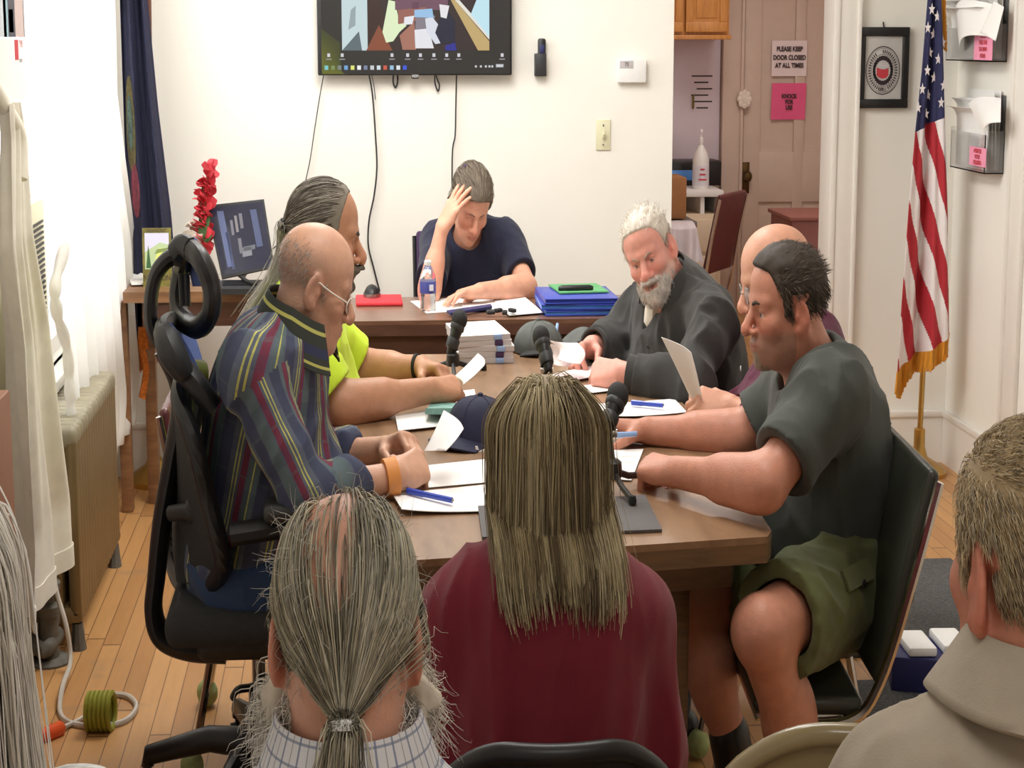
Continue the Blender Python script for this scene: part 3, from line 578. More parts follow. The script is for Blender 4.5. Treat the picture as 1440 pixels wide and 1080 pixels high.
# ================================================================ left wall: curtains, radiator, notices
def left_side():
    X = LX + .14
    def fold_edge(z): return 0
    # far sheer curtains: two panels of heavy folds over the window
    ye = lambda py, px: PX(px, py, X)[1]
    pys = np.array([-40, 0, 130, 230, 330, 450, 520, 590]); pxs = np.array([159, 160, 158, 170, 184, 189, 194, 186])
    ed = np.array([PX(x, y, X) for x, y in zip(pxs, pys)])
    def far(u, v):
        z = 1.78 + (ed[-1][2] - 1.78) * v; y1 = np.interp(-z, -ed[:, 2], ed[:, 1]); y0 = 5.15 + .25 * v
        y = y0 + (y1 - y0) * u; return V(X + .028 * math.sin(u * 50 + 1.5 * math.sin(v * 4)) * (.7 + .3 * v) - .02 * (1 - u), y, z)
    o = tag(part('sheer_curtain', M().sheet(far, 200, 40, .0015), 'sheer', None, 80), 'long white sheer curtain glowing with daylight over the window', 'curtain')
    # near cream curtain, tied back
    Xn = LX + .16
    eR = np.array([PX(x, y, Xn) for x, y in ((22, 143), (29, 190), (38, 330), (58, 450), (70, 570), (84, 690), (88, 778))])
    def near(u, v):
        z = eR[0][2] + (eR[-1][2] - eR[0][2]) * v; y1 = np.interp(-z, -eR[:, 2], eR[:, 1]); y0 = y1 - .16 - .52 * v ** .8
        y = y0 + (y1 - y0) * u; dp = .035 * math.sin(u * 16 + 1.2) * (.5 + .8 * v) + .012 * math.sin(u * 37 + v * 3)
        return V(Xn + dp, y, z + .012 * math.sin(u * 16) * v)
    t = thing('cream_curtain', 'cream window curtain hanging in folds nearest the camera at left', 'curtain', (Xn, eR[-1][1] - .3, eR[-1][2]))
    part('drape', M().sheet(near, 90, 50, .002), 'cream', t, 80)
    kn = PX(10, 175, Xn); part('gathered_knot', M().tube(spline([V(LX + .125, kn[1] - .22, 1.79), V(LX + .12, kn[1] - .12, kn[2] + .16), kn + V(.0, -.02, .04), kn + V(.02, .07, -.03), kn + V(.02, .05, -.12)], 5), .02, 12), "cream", t)
    part('hem', M().sheet(lambda u, v: near(u, .955 + .045 * v) + V(.004, 0, 0), 90, 4, .003), 'cream', t, 80)
    # rope-twisted sheer tie between the curtains
    q = [PX(x, y, X + .02) for x, y in ((92, 345), (78, 400), (80, 440), (94, 490), (98, 545), (100, 585))]; pts = spline(q, 10); r = [.013 + .007 * abs(math.sin(i * .42)) for i in range(len(pts))]
    tag(part('twisted_curtain', M().tube(pts, r, 12), 'sheer', None, 80), 'rope-twisted white curtain tail hanging beside the window unit', 'curtain')
    t = struct('trim_curtain_rod', M().tube([(LX + .15, 3.9, 1.80), (LX + .15, 6.9, 1.80)], .011, 10), 'white')
    for y in (3.95, 6.85): part('bracket', M().bb(LX, LX + .15, y - .012, y + .012, 1.785, 1.815, .003), 'white', t)
    # window air unit panel with louvres
    a = PX(38, 300, X - .06); b = PX(66, 470, X - .06)
    t = thing('window_fan_panel', 'cream slatted window unit panel behind the near curtain', 'air conditioner', ((a[0]), (a[1] + b[1]) / 2, b[2]))
    part('housing', M().bb(LX - .02, X - .055, a[1] - .25, b[1] + .02, b[2] - .1, a[2] + .02, .01), 'ivory', t)
    g = M()
    for i in range(22):
        z = b[2] + (a[2] - .04 - b[2]) * i / 21; g.bb(X - .056, X - .05, a[1] + .02, b[1] - .03, z, z + .006)
    part('louvres', g, 'dark', t)
    # radiator
    Y0, Y1, X1 = 4.96, 5.83, -1.29; X0 = X1 - .17; zt = P(110, 592, Y0)[2] + .0
    zt = PX(112, 594, X1)[2]
    t = thing('radiator', 'old bronze-painted cast iron radiator under the left window', 'radiator', (X1 - .08, (Y0 + Y1) / 2, 0)); n = 17
    sec = M()
    for i in range(n):
        y = Y0 + (Y1 - Y0) * (i + .5) / n; w_ = (Y1 - Y0) / n * .44
        for x in (X0 + .025, (X0 + X1) / 2, X1 - .025): sec.box((x, y, zt / 2 + .03), (.045, w_ * 2, zt - .1), None, .016, 2)
        sec.box(((X0 + X1) / 2, y, zt * .52), (X1 - X0 - .03, w_ * 1.9, .035), None, .01)
        sec.box(((X0 + X1) / 2, y, .095), (X1 - X0, w_ * 2, .05), None, .02)
    part('columns', sec, 'rad', t)
    tp = M()
    for i in range(n): y = Y0 + (Y1 - Y0) * (i + .5) / n; tp.box(((X0 + X1) / 2, y, zt - .03), (X1 - X0, (Y1 - Y0) / n * .94, .06), None, .024, 3)
    part('top_caps', tp, 'radtop', t)
    for y in (Y0 + .03, Y1 - .03):
        for x in (X0 + .03, X1 - .025): part('foot', M().lathe([(.028, 0), (.024, .02), (.018, .07)], (x, y, 0), n=10), 'iron', t)
    v = part('valve', [M().lathe([(.03, 0), (.03, .1), (.036, .105), (.036, .13), (.02, .14), (.02, .17), (.04, .172), (.042, .19), (.02, .2)], (X0 + .07, Y0 - .07, .015), n=14), M().tube([(X0 + .07, Y0 - .07, .09), (X0 + .07, Y0 + .02, .09)], .024, 10)], 'iron', t)
    part('floor_flange', M().lathe([(.07, 0), (.07, .006), (.04, .014)], (X0 + .07, Y0 - .07, 0), n=18), 'iron', t)
    q = PZ(70, 925, .0); tag(part('wall_pipe_elbow', M().tube(spline([(LX + .02, Y0 - .02, .05), (LX + .1, Y0 - .12, .045), (LX + .13, Y0 - .03, .06)], 5), .022, 10), 'iron'), 'dusty iron pipe elbow on the floor beside the radiator valve', 'pipe')
    # floor cable
    pts = [PX(73, 785, LX + .14), PX(80, 830, LX + .18), PX(92, 880, LX + .2)]
    pts = [P(72, 780, 4.9), P(79, 830, 4.86), P(93, 880, 4.82)] + [PZ(x, y, .03) for x, y in ((99, 930), (88, 965))] + [PZ(x, y, .006) for x, y in ((84, 1000), (95, 1015), (120, 1021), (150, 1021), (176, 1014), (190, 1000), (190, 988), (178, 979), (160, 977), (148, 979))]
    t = thing('extension_cord', 'grey extension cord with green coil and orange plug on the floor at left', 'cord', PZ(120, 1015, 0))
    part('cable', M().tube(spline(pts, 6), .008, 8), 'cordgrey', t)
    co = PZ(140, 1000, .045); g = M()
    for i in range(6):
        a0 = co + V(.013 * i - .03, 0, 0); g.tube([a0 + V(.006 * math.cos(k * PI / 6), .038 * math.cos(k * PI / 6), .042 * math.sin(k * PI / 6)) for k in range(12)], .0075, 6, closed=True)
    part('coiled_cord', g, 'cordgreen', t)
    a, b = PZ(58, 1036, .014), PZ(86, 1024, .014); part('plug', M().tube([a, a + (b - a) * .3, b, b + (b - a) * .15], [.014, .018, .018, .009], 10), 'orangep', t)
    part('plug_lead', M().tube(spline([b, PZ(100, 1018, .008), PZ(118, 1008, .008), PZ(132, 994, .01)], 5), .006, 8), 'cordgrey', t)
    # calendar and notices pinned at the window edge
    Yn = 4.2; Xc = LX + .05
    a, b = PX(35, 52, Xc + .1), PX(0, 52, Xc + .1)
    t = thing('wall_calendar', 'picture wall calendar cut off by the top left corner of the photo', 'calendar', (Xc + .1, a[1] - .2, a[2]))
    y0, y1 = b[1] - .25, a[1]; z0 = a[2]
    g = M(); xx = Xc + .1
    def pr(p, q, z_0, z_1, c): g.add([(xx, y0 + (y1 - y0) * p, z_0), (xx, y0 + (y1 - y0) * q, z_0), (xx, y0 + (y1 - y0) * q, z_1), (xx, y0 + (y1 - y0) * p, z_1)], [(0, 1, 2, 3)], srgb(*c))
    pr(0, .58, z0, z0 + .3, (206, 214, 222)); pr(.52, .62, z0, z0 + .3, (150, 190, 200)); pr(.62, .78, z0, z0 + .3, (58, 54, 72)); pr(.64, .74, z0 + .01, z0 + .06, (90, 100, 90)); pr(.78, .98, z0, z0 + .3, (206, 184, 180)); pr(.985, 1.0, z0, z0 + .3, (60, 54, 84))
    part('picture', g, 'paint', t, 0); part('backing', M().bb(xx - .004, xx - .001, y0, y1, z0, z0 + .3), 'paper', t)
    a = PX(39, 137, Xc + .1); b = PX(39, 53, Xc + .1)
    t = thing('notice_sheet', 'white notice sheet with red lettering below the calendar at top left', 'paper', (xx, a[1] - .3, a[2]))
    part('sheet', M().bb(xx - .003, xx, y0 + .02, a[1], a[2], b[2], .0), 'paper', t)
    ex = V(0, -1, 0) * -1
    q0, q1 = PX(20, 56, Xc + .1), PX(26, 84, Xc + .1); part('red_bar', M().bb(xx, xx + .001, q0[1], q1[1], q1[2], q0[2]), 'redink', t)
    q = PX(32, 62, Xc + .1); text('lettering', 'TIME', .022, V(xx + .0005, q[1] - .03, q[2]), (0, 1, 0), (0, 0, 1), 'redink', t); text('small_lettering', 'notice', .016, V(xx + .0005, q[1] - .04, q[2] - .035), (0, 1, 0), (0, 0, 1), 'ink', t)
    # brown panel at the left edge
    a = PX(18, 640, LX + .2); y1 = a[1]
    tag(part('wood_panel', M().bb(LX + .03, LX + .2, y1 - .5, y1, 0.0, PX(2, 560, LX + .2)[2], .006), 'brownv'), 'brown wooden cupboard end at the left edge behind the cream curtain', 'cupboard')
left_side()
# ================================================================ right wall pockets
def right_side():
    def pocket(nm, label, px0, px1, pz0, pz1, note, lines, kind):
        a = PX(px0, pz1, RX - .0); b = PX(px1, pz0, RX - .0); y1, y0 = a[1], b[1]; z0 = PX((px0 + px1) / 2, pz1, RX)[2]; z1 = PX((px0 + px1) / 2, pz0, RX)[2]
        t = thing(nm, label, 'file pocket', (RX - .05, (y0 + y1) / 2, z0)); x = RX - .09
        part('pocket_back', M().bb(RX - .006, RX, y0, y1, z0, z1, .002), 'pclear', t)
        part('pocket_front', [M().bb(x, x + .004, y0, y1, z0, z0 + (z1 - z0) * .5), M().bb(x, RX, y0, y0 + .003, z0, z0 + (z1 - z0) * .55), M().bb(x, RX, y1 - .003, y1, z0, z0 + (z1 - z0) * .55), M().bb(x, RX, y0, y1, z0, z0 + .004)], 'pclear', t)
        for i in range(5):
            xx = RX - .014 - .014 * i; dy = .02 * random.random(); ww = (y1 - y0 - .05)
            def pg(u, v, xx=xx, i=i, dy=dy):
                z = z0 + .01 + (z1 - z0) * (1.02 + .05 * (i % 2)) * v; bend = max(0, v - .55) ** 2 * (.25 * i * .5)
                return V(xx - bend * (.9 if kind else .5) - .01 * math.sin(u * 4 + i) * v, y0 + .02 + dy + ww * u + (.09 if kind and i > 2 else 0) * max(0, v - .5) * u, z - bend * .6)
            tag(part('pocket_paper', M().sheet(pg, 14, 18, .001), 'paper', None, 80), f'{["rearmost","second","middle","fourth","foremost"][i]} white paper standing in the {"upper" if kind else "lower"} wall pocket by the flag', 'paper', 'papers in the wall pockets')
        q0 = PX(note[0], note[1], x - .006); q1 = PX(note[2], note[3], x - .006)
        o = part('pink_note', M().bb(x - .004, x - .002, min(q0[1], q1[1]), max(q0[1], q1[1]), q1[2], q0[2]), 'palepink', t)
        for i, l in enumerate(lines): text('note_lettering', l, .018, V(x - .0045, (q0[1] + q1[1]) / 2, q0[2] - (q0[2] - q1[2]) * (i + .7) / (len(lines) + .3)), (0, -1, 0), (0, 0, 1), 'redink', o, bold=.001)
    pocket('wall_file_pocket', 'clear wall file pocket stuffed with curling papers, upper of two', 1356, 1420, -8, 86, (1370, 44, 1394, 85), ['PLEASE', 'TAKE ONE', 'TAX MAPS', 'FORMS'], 1)
    pocket('wall_file_pocket', 'clear wall file pocket of papers with small pink note, lower of two', 1362, 1416, 132, 240, (1363, 205, 1385, 236), ['ABSENTEE', 'VOTER', 'REQUESTS'], 0)
def curl(label, pix, b):
    q = [PX(*p) for p in pix]
    tag(part('pocket_paper', M().sheet(lambda u, v: (q[0] * (1 - u) + q[1] * u) * (1 - v) + (q[3] * (1 - u) + q[2] * u) * v + V(-b * math.sin(PI * u), 0, b * .5 * math.sin(PI * u)), 14, 12, .0012), 'paper', None, 80), label, 'paper', 'papers in the wall pockets')
right_side()
curl('white sheet curling far out of the upper wall pocket towards the flag', [(1404, 8, 2.47), (1343, 12, 2.42), (1350, 72, 2.43), (1394, 52, 2.43)], .05)
curl('thin white sheet drooping over the front of the upper wall pocket', [(1398, 4, 2.46), (1412, 10, 2.46), (1400, 58, 2.41), (1378, 46, 2.41)], .02)
curl('white sheet flopping forward over the front of the lower wall pocket', [(1408, 138, 2.47), (1362, 146, 2.43), (1384, 190, 2.41), (1407, 172, 2.42)], .025)
# ================================================================ floor mats
mt = [PZ(x, y, 0) for x, y in ((1150, 905), (1350, 880), (1340, 770), (1200, 760))]
tag(part('floor_mat', M().bb(mt[0][0] - .1, 2.0, 4.75, 5.65, 0, .012, .004), 'carpet'), 'large charcoal floor mat behind the grey-shirted man', 'mat')
tag(part('floor_mat', M().bb(PZ(1200, 985, 0)[0], 2.0, 3.9, PZ(1210, 962, 0)[1], 0, .012, .004), 'carpet'), 'second charcoal floor mat, nearer the man in tan', 'mat')
# ================================================================ tables
TZ = .74
def poly_table(name, label, corners, zt, th, mt, me, apron=0, inset=.06, legs=(), leg=.05, apron_m='walnutd'):
    c = sum(corners) / len(corners); t = thing(name, label, 'table', (c[0], c[1], 0))
    part('tabletop', M().prism([V(p[0], p[1], zt - .012) for p in corners], (0, 0, .012)), mt, t, 30)
    part('edge_band', M().prism([V(p[0] * .9995 + c[0] * .0005, p[1] * .9995 + c[1] * .0005, zt - th) for p in corners], (0, 0, th - .012)), me, t, 30)
    if apron:
        q = [p + nrm(V(c[0] - p[0], c[1] - p[1], 0)) * inset for p in corners]; g = M()
        for a, b in zip(q, q[1:] + q[:1]):
            d = nrm(V(b[0] - a[0], b[1] - a[1], 0)); n_ = V(-d[1], d[0], 0) * .02
            g.prism([V(a[0], a[1], zt - th - apron), V(b[0], b[1], zt - th - apron), V(b[0], b[1], zt - th - apron) + n_, V(a[0], a[1], zt - th - apron) + n_], (0, 0, apron))
        part('apron', g, apron_m, t)
    for (x, y) in legs: part('leg', M().bb(x - leg / 2, x + leg / 2, y - leg / 2, y + leg / 2, 0, zt - th, .006), me, t)
    return t
fr, fl, rr, rl = PZ(1083, 754, TZ), PZ(490, 794, TZ), PZ(893, 496, TZ), PZ(488, 499, TZ)
mid = PZ(1030, 640, TZ); f2 = PZ(1085, 746, TZ)
poly_table('conference_table', 'long brown laminate meeting table in the middle of the room', [fl, fr + V(-.006, -.002, 0), f2, (f2 + rr) / 2 + V(.035, 0, 0), rr, rl, (fl + rl) / 2 - V(.035, 0, 0)], TZ, .045, 'table', 'tedge', .07, .12, [(fl[0] + .12, fl[1] + .25), (fr[0] - .16, fr[1] + .25), (fl[0] + .12, rl[1] - .2), (fr[0] - .16, rr[1] - .2)], .07, 'tedge')
bl, br = PZ(484, 452, TZ), PZ(905, 452, TZ); bk = 6.22
poly_table('side_table', 'dark walnut table where the woman in navy works', [V(bl[0], bl[1], 0), V(br[0] + .03, bl[1], 0), V(br[0] + .03, bk, 0), V(bl[0], bk, 0)], TZ, .045, 'walnut', 'walnutd', .09, .07, [(P(529, 480, bl[1])[0], bl[1] + .08), (br[0] - .06, bl[1] + .08), (bl[0] + .12, bk - .08), (br[0] - .06, bk - .08)], .055)
dl = PZ(188, 411, TZ); dr = PZ(432, 411, TZ)
poly_table('corner_desk', 'brown wooden desk in the back left corner under the laptop', [V(LX + .16, dl[1], 0), V(dr[0], dl[1], 0), V(dr[0], 6.68, 0), V(LX + .16, 6.68, 0)], TZ, .035, 'desk', 'desk', .08, .06, [(PZ(187, 685, 0)[0] + .03, dl[1] + .09), (dr[0] - .06, dl[1] + .07), (dr[0] - .06, 6.62), (LX + .24, 6.62)], .05, 'walnutd')
# ================================================================ things on the corner desk
def corner_desk():
    Y = 6.75
    # laptop, lid tilted back
    a, b, c, d = P(312, 392, 6.55), P(386, 376, 6.55), P(371, 280, 6.64), P(290, 289, 6.64)
    t = thing('laptop', 'dark open laptop with a dim screen on the corner desk', 'laptop', PZ(345, 395, TZ))
    n_ = nrm(np.cross(b - a, d - a)); n_ = n_ if n_[1] < 0 else -n_
    def lid(k, o, s=1.0): m = (a + b + c + d) / 4; return [m + (p - m) * s + n_ * o for p in (a, b, c, d)]
    part('lid', M().prism(lid(0, -.012), n_ * .012), 'black', t)
    part('screen', M().prism(lid(0, .0002, .93), n_ * .0006), 'darkscreen', t)
    g = M(); e1 = (b - a); e2 = (d - a)
    for (u, v, w_, h, cc) in ((.12, .1, .12, .75, (88, 100, 140)), (.2, .05, .06, .5, (60, 66, 100)), (.34, .55, .05, .2, (110, 110, 124)), (.44, .58, .05, .22, (126, 124, 128)), (.54, .62, .06, .2, (104, 104, 116)), (.46, .2, .18, .12, (120, 122, 132)), (.5, .28, .22, .06, (96, 100, 112)), (.42, .26, .06, .2, (106, 106, 116)), (.78, .3, .12, .5, (66, 76, 112))):
        o = a + n_ * .0012 + e1 * (.04 + .92 * u) + e2 * (.04 + .9 * v); g.add([o, o + e1 * w_, o + e1 * (w_ + .02) + e2 * h, o + e2 * h * 1.02 + e1 * .02], [(0, 1, 2, 3)], srgb(*cc))
    part('dim_video_picture', g, 'paint', t, 0)
    k = (a + b) / 2; f_ = V(0, -1, 0); zb = TZ + .022
    part('keyboard_base', M().prism([V(a[0], a[1], TZ + .002), V(b[0], b[1], TZ + .002), V(b[0] - .01, b[1] - .24, TZ + .002), V(a[0] - .01, a[1] - .24, TZ + .002)], (0, 0, .018)), 'dark', t)
    kk = M()
    for i in range(5):
        for j in range(12):
            o = V(a[0] + (b[0] - a[0]) * (.06 + .074 * j), a[1] - .03 - .026 * i, TZ + .02); kk.bb(o[0], o[0] + .02, o[1] - .02, o[1], o[2], o[2] + .003)
    part('keys', kk, 'black', t)
    # small framed print
    p0, p1 = P(201, 320, 6.6), P(243, 377, 6.6); zb = TZ; h = p0[2] - zb
    t = thing('framed_print', 'small olive-framed landscape print propped by the blue flag', 'picture', ((p0[0] + p1[0]) / 2, 6.7, zb))
    x0, x1 = p0[0], p1[0]; y = lambda z: 6.56 + (z - zb) * .12
    def pl(u0, u1, v0, v1, lift): return [V(x0 + (x1 - x0) * u, y(zb + h * v) - lift, zb + h * v) for u, v in ((u0, v0), (u1, v0), (u1, v1), (u0, v1))]
    part('frame', M().prism(pl(0, 1, 0, 1, .012), (0, .012, 0)), 'olive', t)
    g = M()
    def q(u0, u1, v0, v1, c, l, poly=None): g.add([V(x0 + (x1 - x0) * u, y(zb + h * v) - l, zb + h * v) for u, v in (poly or ((u0, v0), (u1, v0), (u1, v1), (u0, v1)))], [tuple(range(len(poly) if poly else 4))], srgb(*c))
    q(.08, .92, .3, .92, (216, 216, 240), .0124)
    q(0, 0, 0, 0, (186, 206, 160), .0126, ((.08, .3), (.92, .3), (.92, .72), (.6, .76), (.3, .66), (.08, .6))); q(0, 0, 0, 0, (222, 230, 110), .0128, ((.4, .3), (.92, .32), (.92, .64), (.6, .66), (.45, .5)))
    q(0, 0, 0, 0, (62, 104, 62), .0130, ((.12, .32), (.3, .32), (.2, .72))); q(0, 0, 0, 0, (244, 244, 232), .0132, ((.62, .34), (.78, .36), (.76, .5), (.64, .46))); q(0, 0, 0, 0, (130, 150, 80), .0132, ((.42, .56), (.9, .62), (.9, .67), (.5, .64)))
    part('landscape', g, 'paint', t, 0)
    text('lettering', 'NEWTON', .026, V((x0 + x1) / 2, y(zb + h * .15) - .013, zb + h * .15), (1, 0, 0), (0, .12, 1), 'ink', t); text('title_lettering', 'VERMONT', .018, V((x0 + x1) / 2, y(zb + h * .955) - .013, zb + h * .955), (1, 0, 0), (0, .12, 1), 'ink', t)
    # loose papers
    for i, (px, py, rot, lab) in enumerate(((208, 395, .2, 'lowest loose white paper on the corner desk under the framed print'), (222, 391, -.1, 'top loose white paper on the corner desk under the framed print'))):
        c = PZ(px, py, TZ); R = np.array(Matrix.Rotation(rot, 3, 'Z')); tag(part('loose_paper', M().box(c + V(.03, .0, .008 + .006 * i), (.22, .28, .005), R), 'paper'), lab, 'paper', 'loose papers on the corner desk')
    c = PZ(316, 392, TZ + .01); tag(part('folded_paper', M().sheet(lambda u, v: c + V(.05 * u - .03, .05 * v, .012 + .012 * abs(u - .5)), 6, 6, .001), 'paper'), 'small folded white paper beside the laptop on the corner desk', 'paper')
    # red flower spike in a vase
    c = PZ(284, 392, TZ); c[1] = 6.60
    t = thing('flower_vase', 'red flower spikes with green leaves in a pale vase beside the laptop', 'vase of flowers', (c[0], c[1], TZ))
    part('vase', M().lathe([(.03, 0), (.042, .03), (.04, .08), (.024, .14), (.03, .17), (.022, .165)], (c[0], c[1], TZ)), 'petalw', t)
    rg = random.Random(3)
    def spike(px0, py0, px1, py1, n, m, nm, s):
        a_, b_ = P(px0, py0, 6.6), P(px1, py1, 6.6); part('stem', M().tube([V(c[0], c[1], TZ + .1), a_, b_], .004, 6), 'leaf', t)
        g = M()
        for i in range(n):
            o = a_ + (b_ - a_) * i / (n - 1); 
            for k in range(5):
                an = rg.random() * 2 * PI; L = s * (.8 + .5 * rg.random()); dr_ = V(math.cos(an) * .8, math.sin(an) * .8, .55 + .5 * rg.random()); w_ = nrm(np.cross(dr_, V(rg.random(), rg.random(), .3)))
                g.sheet(lambda u, v: o + dr_ * L * v + w_ * (u - .5) * L * .8 * math.sin(PI * min(1, .12 + v * .86)) + V(0, 0, -.5 * L * v * v), 4, 5, .001)
        part(nm, g, m, t, 80)
    spike(284, 360, 293, 238, 14, 'petal', 'red_flowers', .052); spike(278, 340, 285, 262, 8, 'petal', 'red_flowers', .042); spike(268, 350, 270, 318, 3, 'petalw', 'pale_flowers', .045)
    g = M()
    for (px, py, w_) in ((296, 300, .02), (288, 292, .014), (299, 330, .018), (276, 330, .012)):
        tp = P(px, py, 6.59); g.sheet(lambda u, v: V(c[0], c[1], TZ + .12) * (1 - v) + tp * v + V((u - .5) * w_ * math.sin(PI * (.1 + .88 * v)) * 1.6, -.01 * math.sin(PI * v), 0), 4, 10, .001)
    part('leaves', g, 'leaf', t, 80)
    # cables at the laptop
    q = [P(x, y_, 6.4) for x, y_ in ((338, 376, ), (352, 392), (372, 396), (395, 402))]
    tag(part('laptop_cable', M().tube(spline([PZ(x, y_, TZ + .03) for x, y_ in ((334, 386), (344, 393), (358, 399), (378, 403), (400, 405))], 6), .006, 8), 'dark'), 'short dark cable trailing across the corner desk in front of the laptop', 'cord')
    c = PZ(343, 383, TZ + .04); tag(part('white_adapter', M().box(c, (.03, .03, .04), np.array(Matrix.Rotation(.6, 3, 'Y')), .004), 'white'), 'small white plug adapter standing at the laptop keyboard', 'adapter')
corner_desk()
# ================================================================ things on the side table
def side_table():
    c = PZ(533, 425, TZ); tag(part('mouse_pad', M().bb(c[0] - .095, c[0] + .095, c[1] - .1, c[1] + .1, TZ, TZ + .012, .005), 'red'), 'red foam mouse pad on the walnut side table', 'mouse pad')
    c = PZ(523, 421, TZ); t = thing('computer_mouse', 'black computer mouse with silver trim on the red pad', 'mouse', (c[0], c[1] - .02, TZ + .012))
    def ms(k, z0=0): return [(.034 * math.cos(PI / 2 * i / 6) * k, z0 + .038 * math.sin(PI / 2 * i / 6) * k) for i in range(7)]
    part('shell', M().lathe(ms(1), (c[0], c[1] - .02, TZ + .012), sx=1, sy=1.5), 'black', t); part('silver_trim', M().lathe([(.035, .0), (.0355, .006), (.035, .012)], (c[0], c[1] - .02, TZ + .012), sx=1, sy=1.5), 'steel', t)
    c = PZ(602, 437, TZ); c[2] = TZ; h = P(602, 366, c[1])[2] - TZ
    t = thing('water_bottle', 'clear plastic water bottle with blue label on the walnut side table', 'bottle', c); r = .032
    part('body', M().lathe([(r * .9, 0), (r, .01), (r * .95, h * .2), (r, h * .24), (r, h * .62), (r * .9, h * .72), (r * .5, h * .86), (r * .4, h * .88), (r * .4, h * .92)], c), 'pclear', t)
    part('label', M().lathe([(r * 1.01, h * .36), (r * 1.02, h * .37), (r * 1.02, h * .58), (r * 1.01, h * .59)], c), 'labelb', t); part('label_print', M().bb(c[0] + .004, c[0] + .02, c[1] - r * 1.06, c[1] - r * .9, c[2] + h * .42, c[2] + h * .54), 'label', t)
    part('cap', M().lathe([(r * .42, h * .91), (r * .44, h * .92), (r * .44, h * .985), (r * .36, h)], c), 'white', t); part('water', M().lathe([(r * .85, .006), (r * .93, .012), (r * .9, h * .2), (r * .93, h * .3)], c), 'pclear', t)
    def quad(name, label, pix, z, m, group=None, cat='paper', th=.0016):
        q = [PZ(x, y, z) for x, y in pix]
        return tag(part(name, M().prism(q[::-1], (0, 0, th)) if np.cross(q[1] - q[0], q[2] - q[0])[2] < 0 else M().prism(q, (0, 0, th)), m), label, cat, group)
    quad('paper_sheet', 'white paper under the left hand elbow side of the woman in navy', [(577, 424), (640, 419), (668, 436), (600, 441)], TZ + .0005, 'paper', 'papers on the side table')
    quad('paper_sheet', 'middle white paper below the writing hand of the woman in navy', [(632, 420), (706, 417), (726, 434), (660, 437)], TZ + .003, 'paper', 'papers on the side table')
    quad('paper_sheet', 'white paper nearest the blue binders on the side table', [(690, 419), (738, 418), (764, 440), (716, 444)], TZ + .0055, 'paper', 'papers on the side table')
    c0 = [PZ(x, y, TZ + .008) for x, y in ((628, 440), (690, 431), (692, 434), (634, 444))]; tag(part('phone', M().prism(c0, (0, 0, .008)), 'navyp'), 'dark navy phone lying on papers before the woman in navy', 'phone')
    c = PZ(690, 441, TZ + .01); t = thing('key_ring', 'small dark bunch of keys at the front edge of the side table', 'keys', c)
    for i, (dx, dy) in enumerate(((0, 0), (.03, .01), (.055, -.005), (.085, .006))): part('key', M().box(c + V(dx, dy, .004 + .004 * (i % 2)), (.034, .02, .012), np.array(Matrix.Rotation(i * .7, 3, 'Z')), .004), 'dark', t)
    x0, x1 = PZ(764, 444, TZ)[0], PZ(871, 446, TZ)[0]; yb = PZ(800, 446, TZ)[1]
    for i, l in enumerate(('lowest', 'middle', 'topmost')):
        z = TZ + .0005 + .0175 * i; R = np.array(Matrix.Rotation((.02, -.03, .015)[i], 3, 'Z')); cc = V((x0 + x1) / 2 + (.004, -.006, .002)[i], yb + .16, z)
        t = thing('ring_binder', f'{l} of the three blue binders stacked on the side table', 'binder', cc, 'blue binders stacked on the side table')
        part('cover', [M().box(cc + V(0, 0, .003), (x1 - x0, .29, .004), R, .001), M().box(cc + V(0, 0, .0150), (x1 - x0, .29, .003), R, .001), M().box(cc + R @ V((x1 - x0) / 2 - .003, 0, .0085), (.005, .29, .016), R, .002)], 'blue', t)
        part('pages', M().box(cc + V(-.004, .002, .0090), (x1 - x0 - .012, .284, .0088), R), 'bluel' if i < 2 else 'blue', t)
    q = V((x0 + x1) / 2 + .02, yb + .22, TZ + .0535); tag(part('green_card', M().box(q + V(0, 0, .003), (.2, .2, .004), np.array(Matrix.Rotation(.1, 3, 'Z'))), 'green'), 'green card folder lying on top of the blue binders', 'folder')
    a, b = q + V(-.09, -.07, .012), q + V(.05, -.06, .012); t = thing('glasses_case', 'black slim case lying on the green card above the binders', 'case', a); part('shell', M().tube([a, a + (b - a) * .1, a + (b - a) * .9, b], [.006, .01, .01, .006], 10), 'black', t)
side_table()
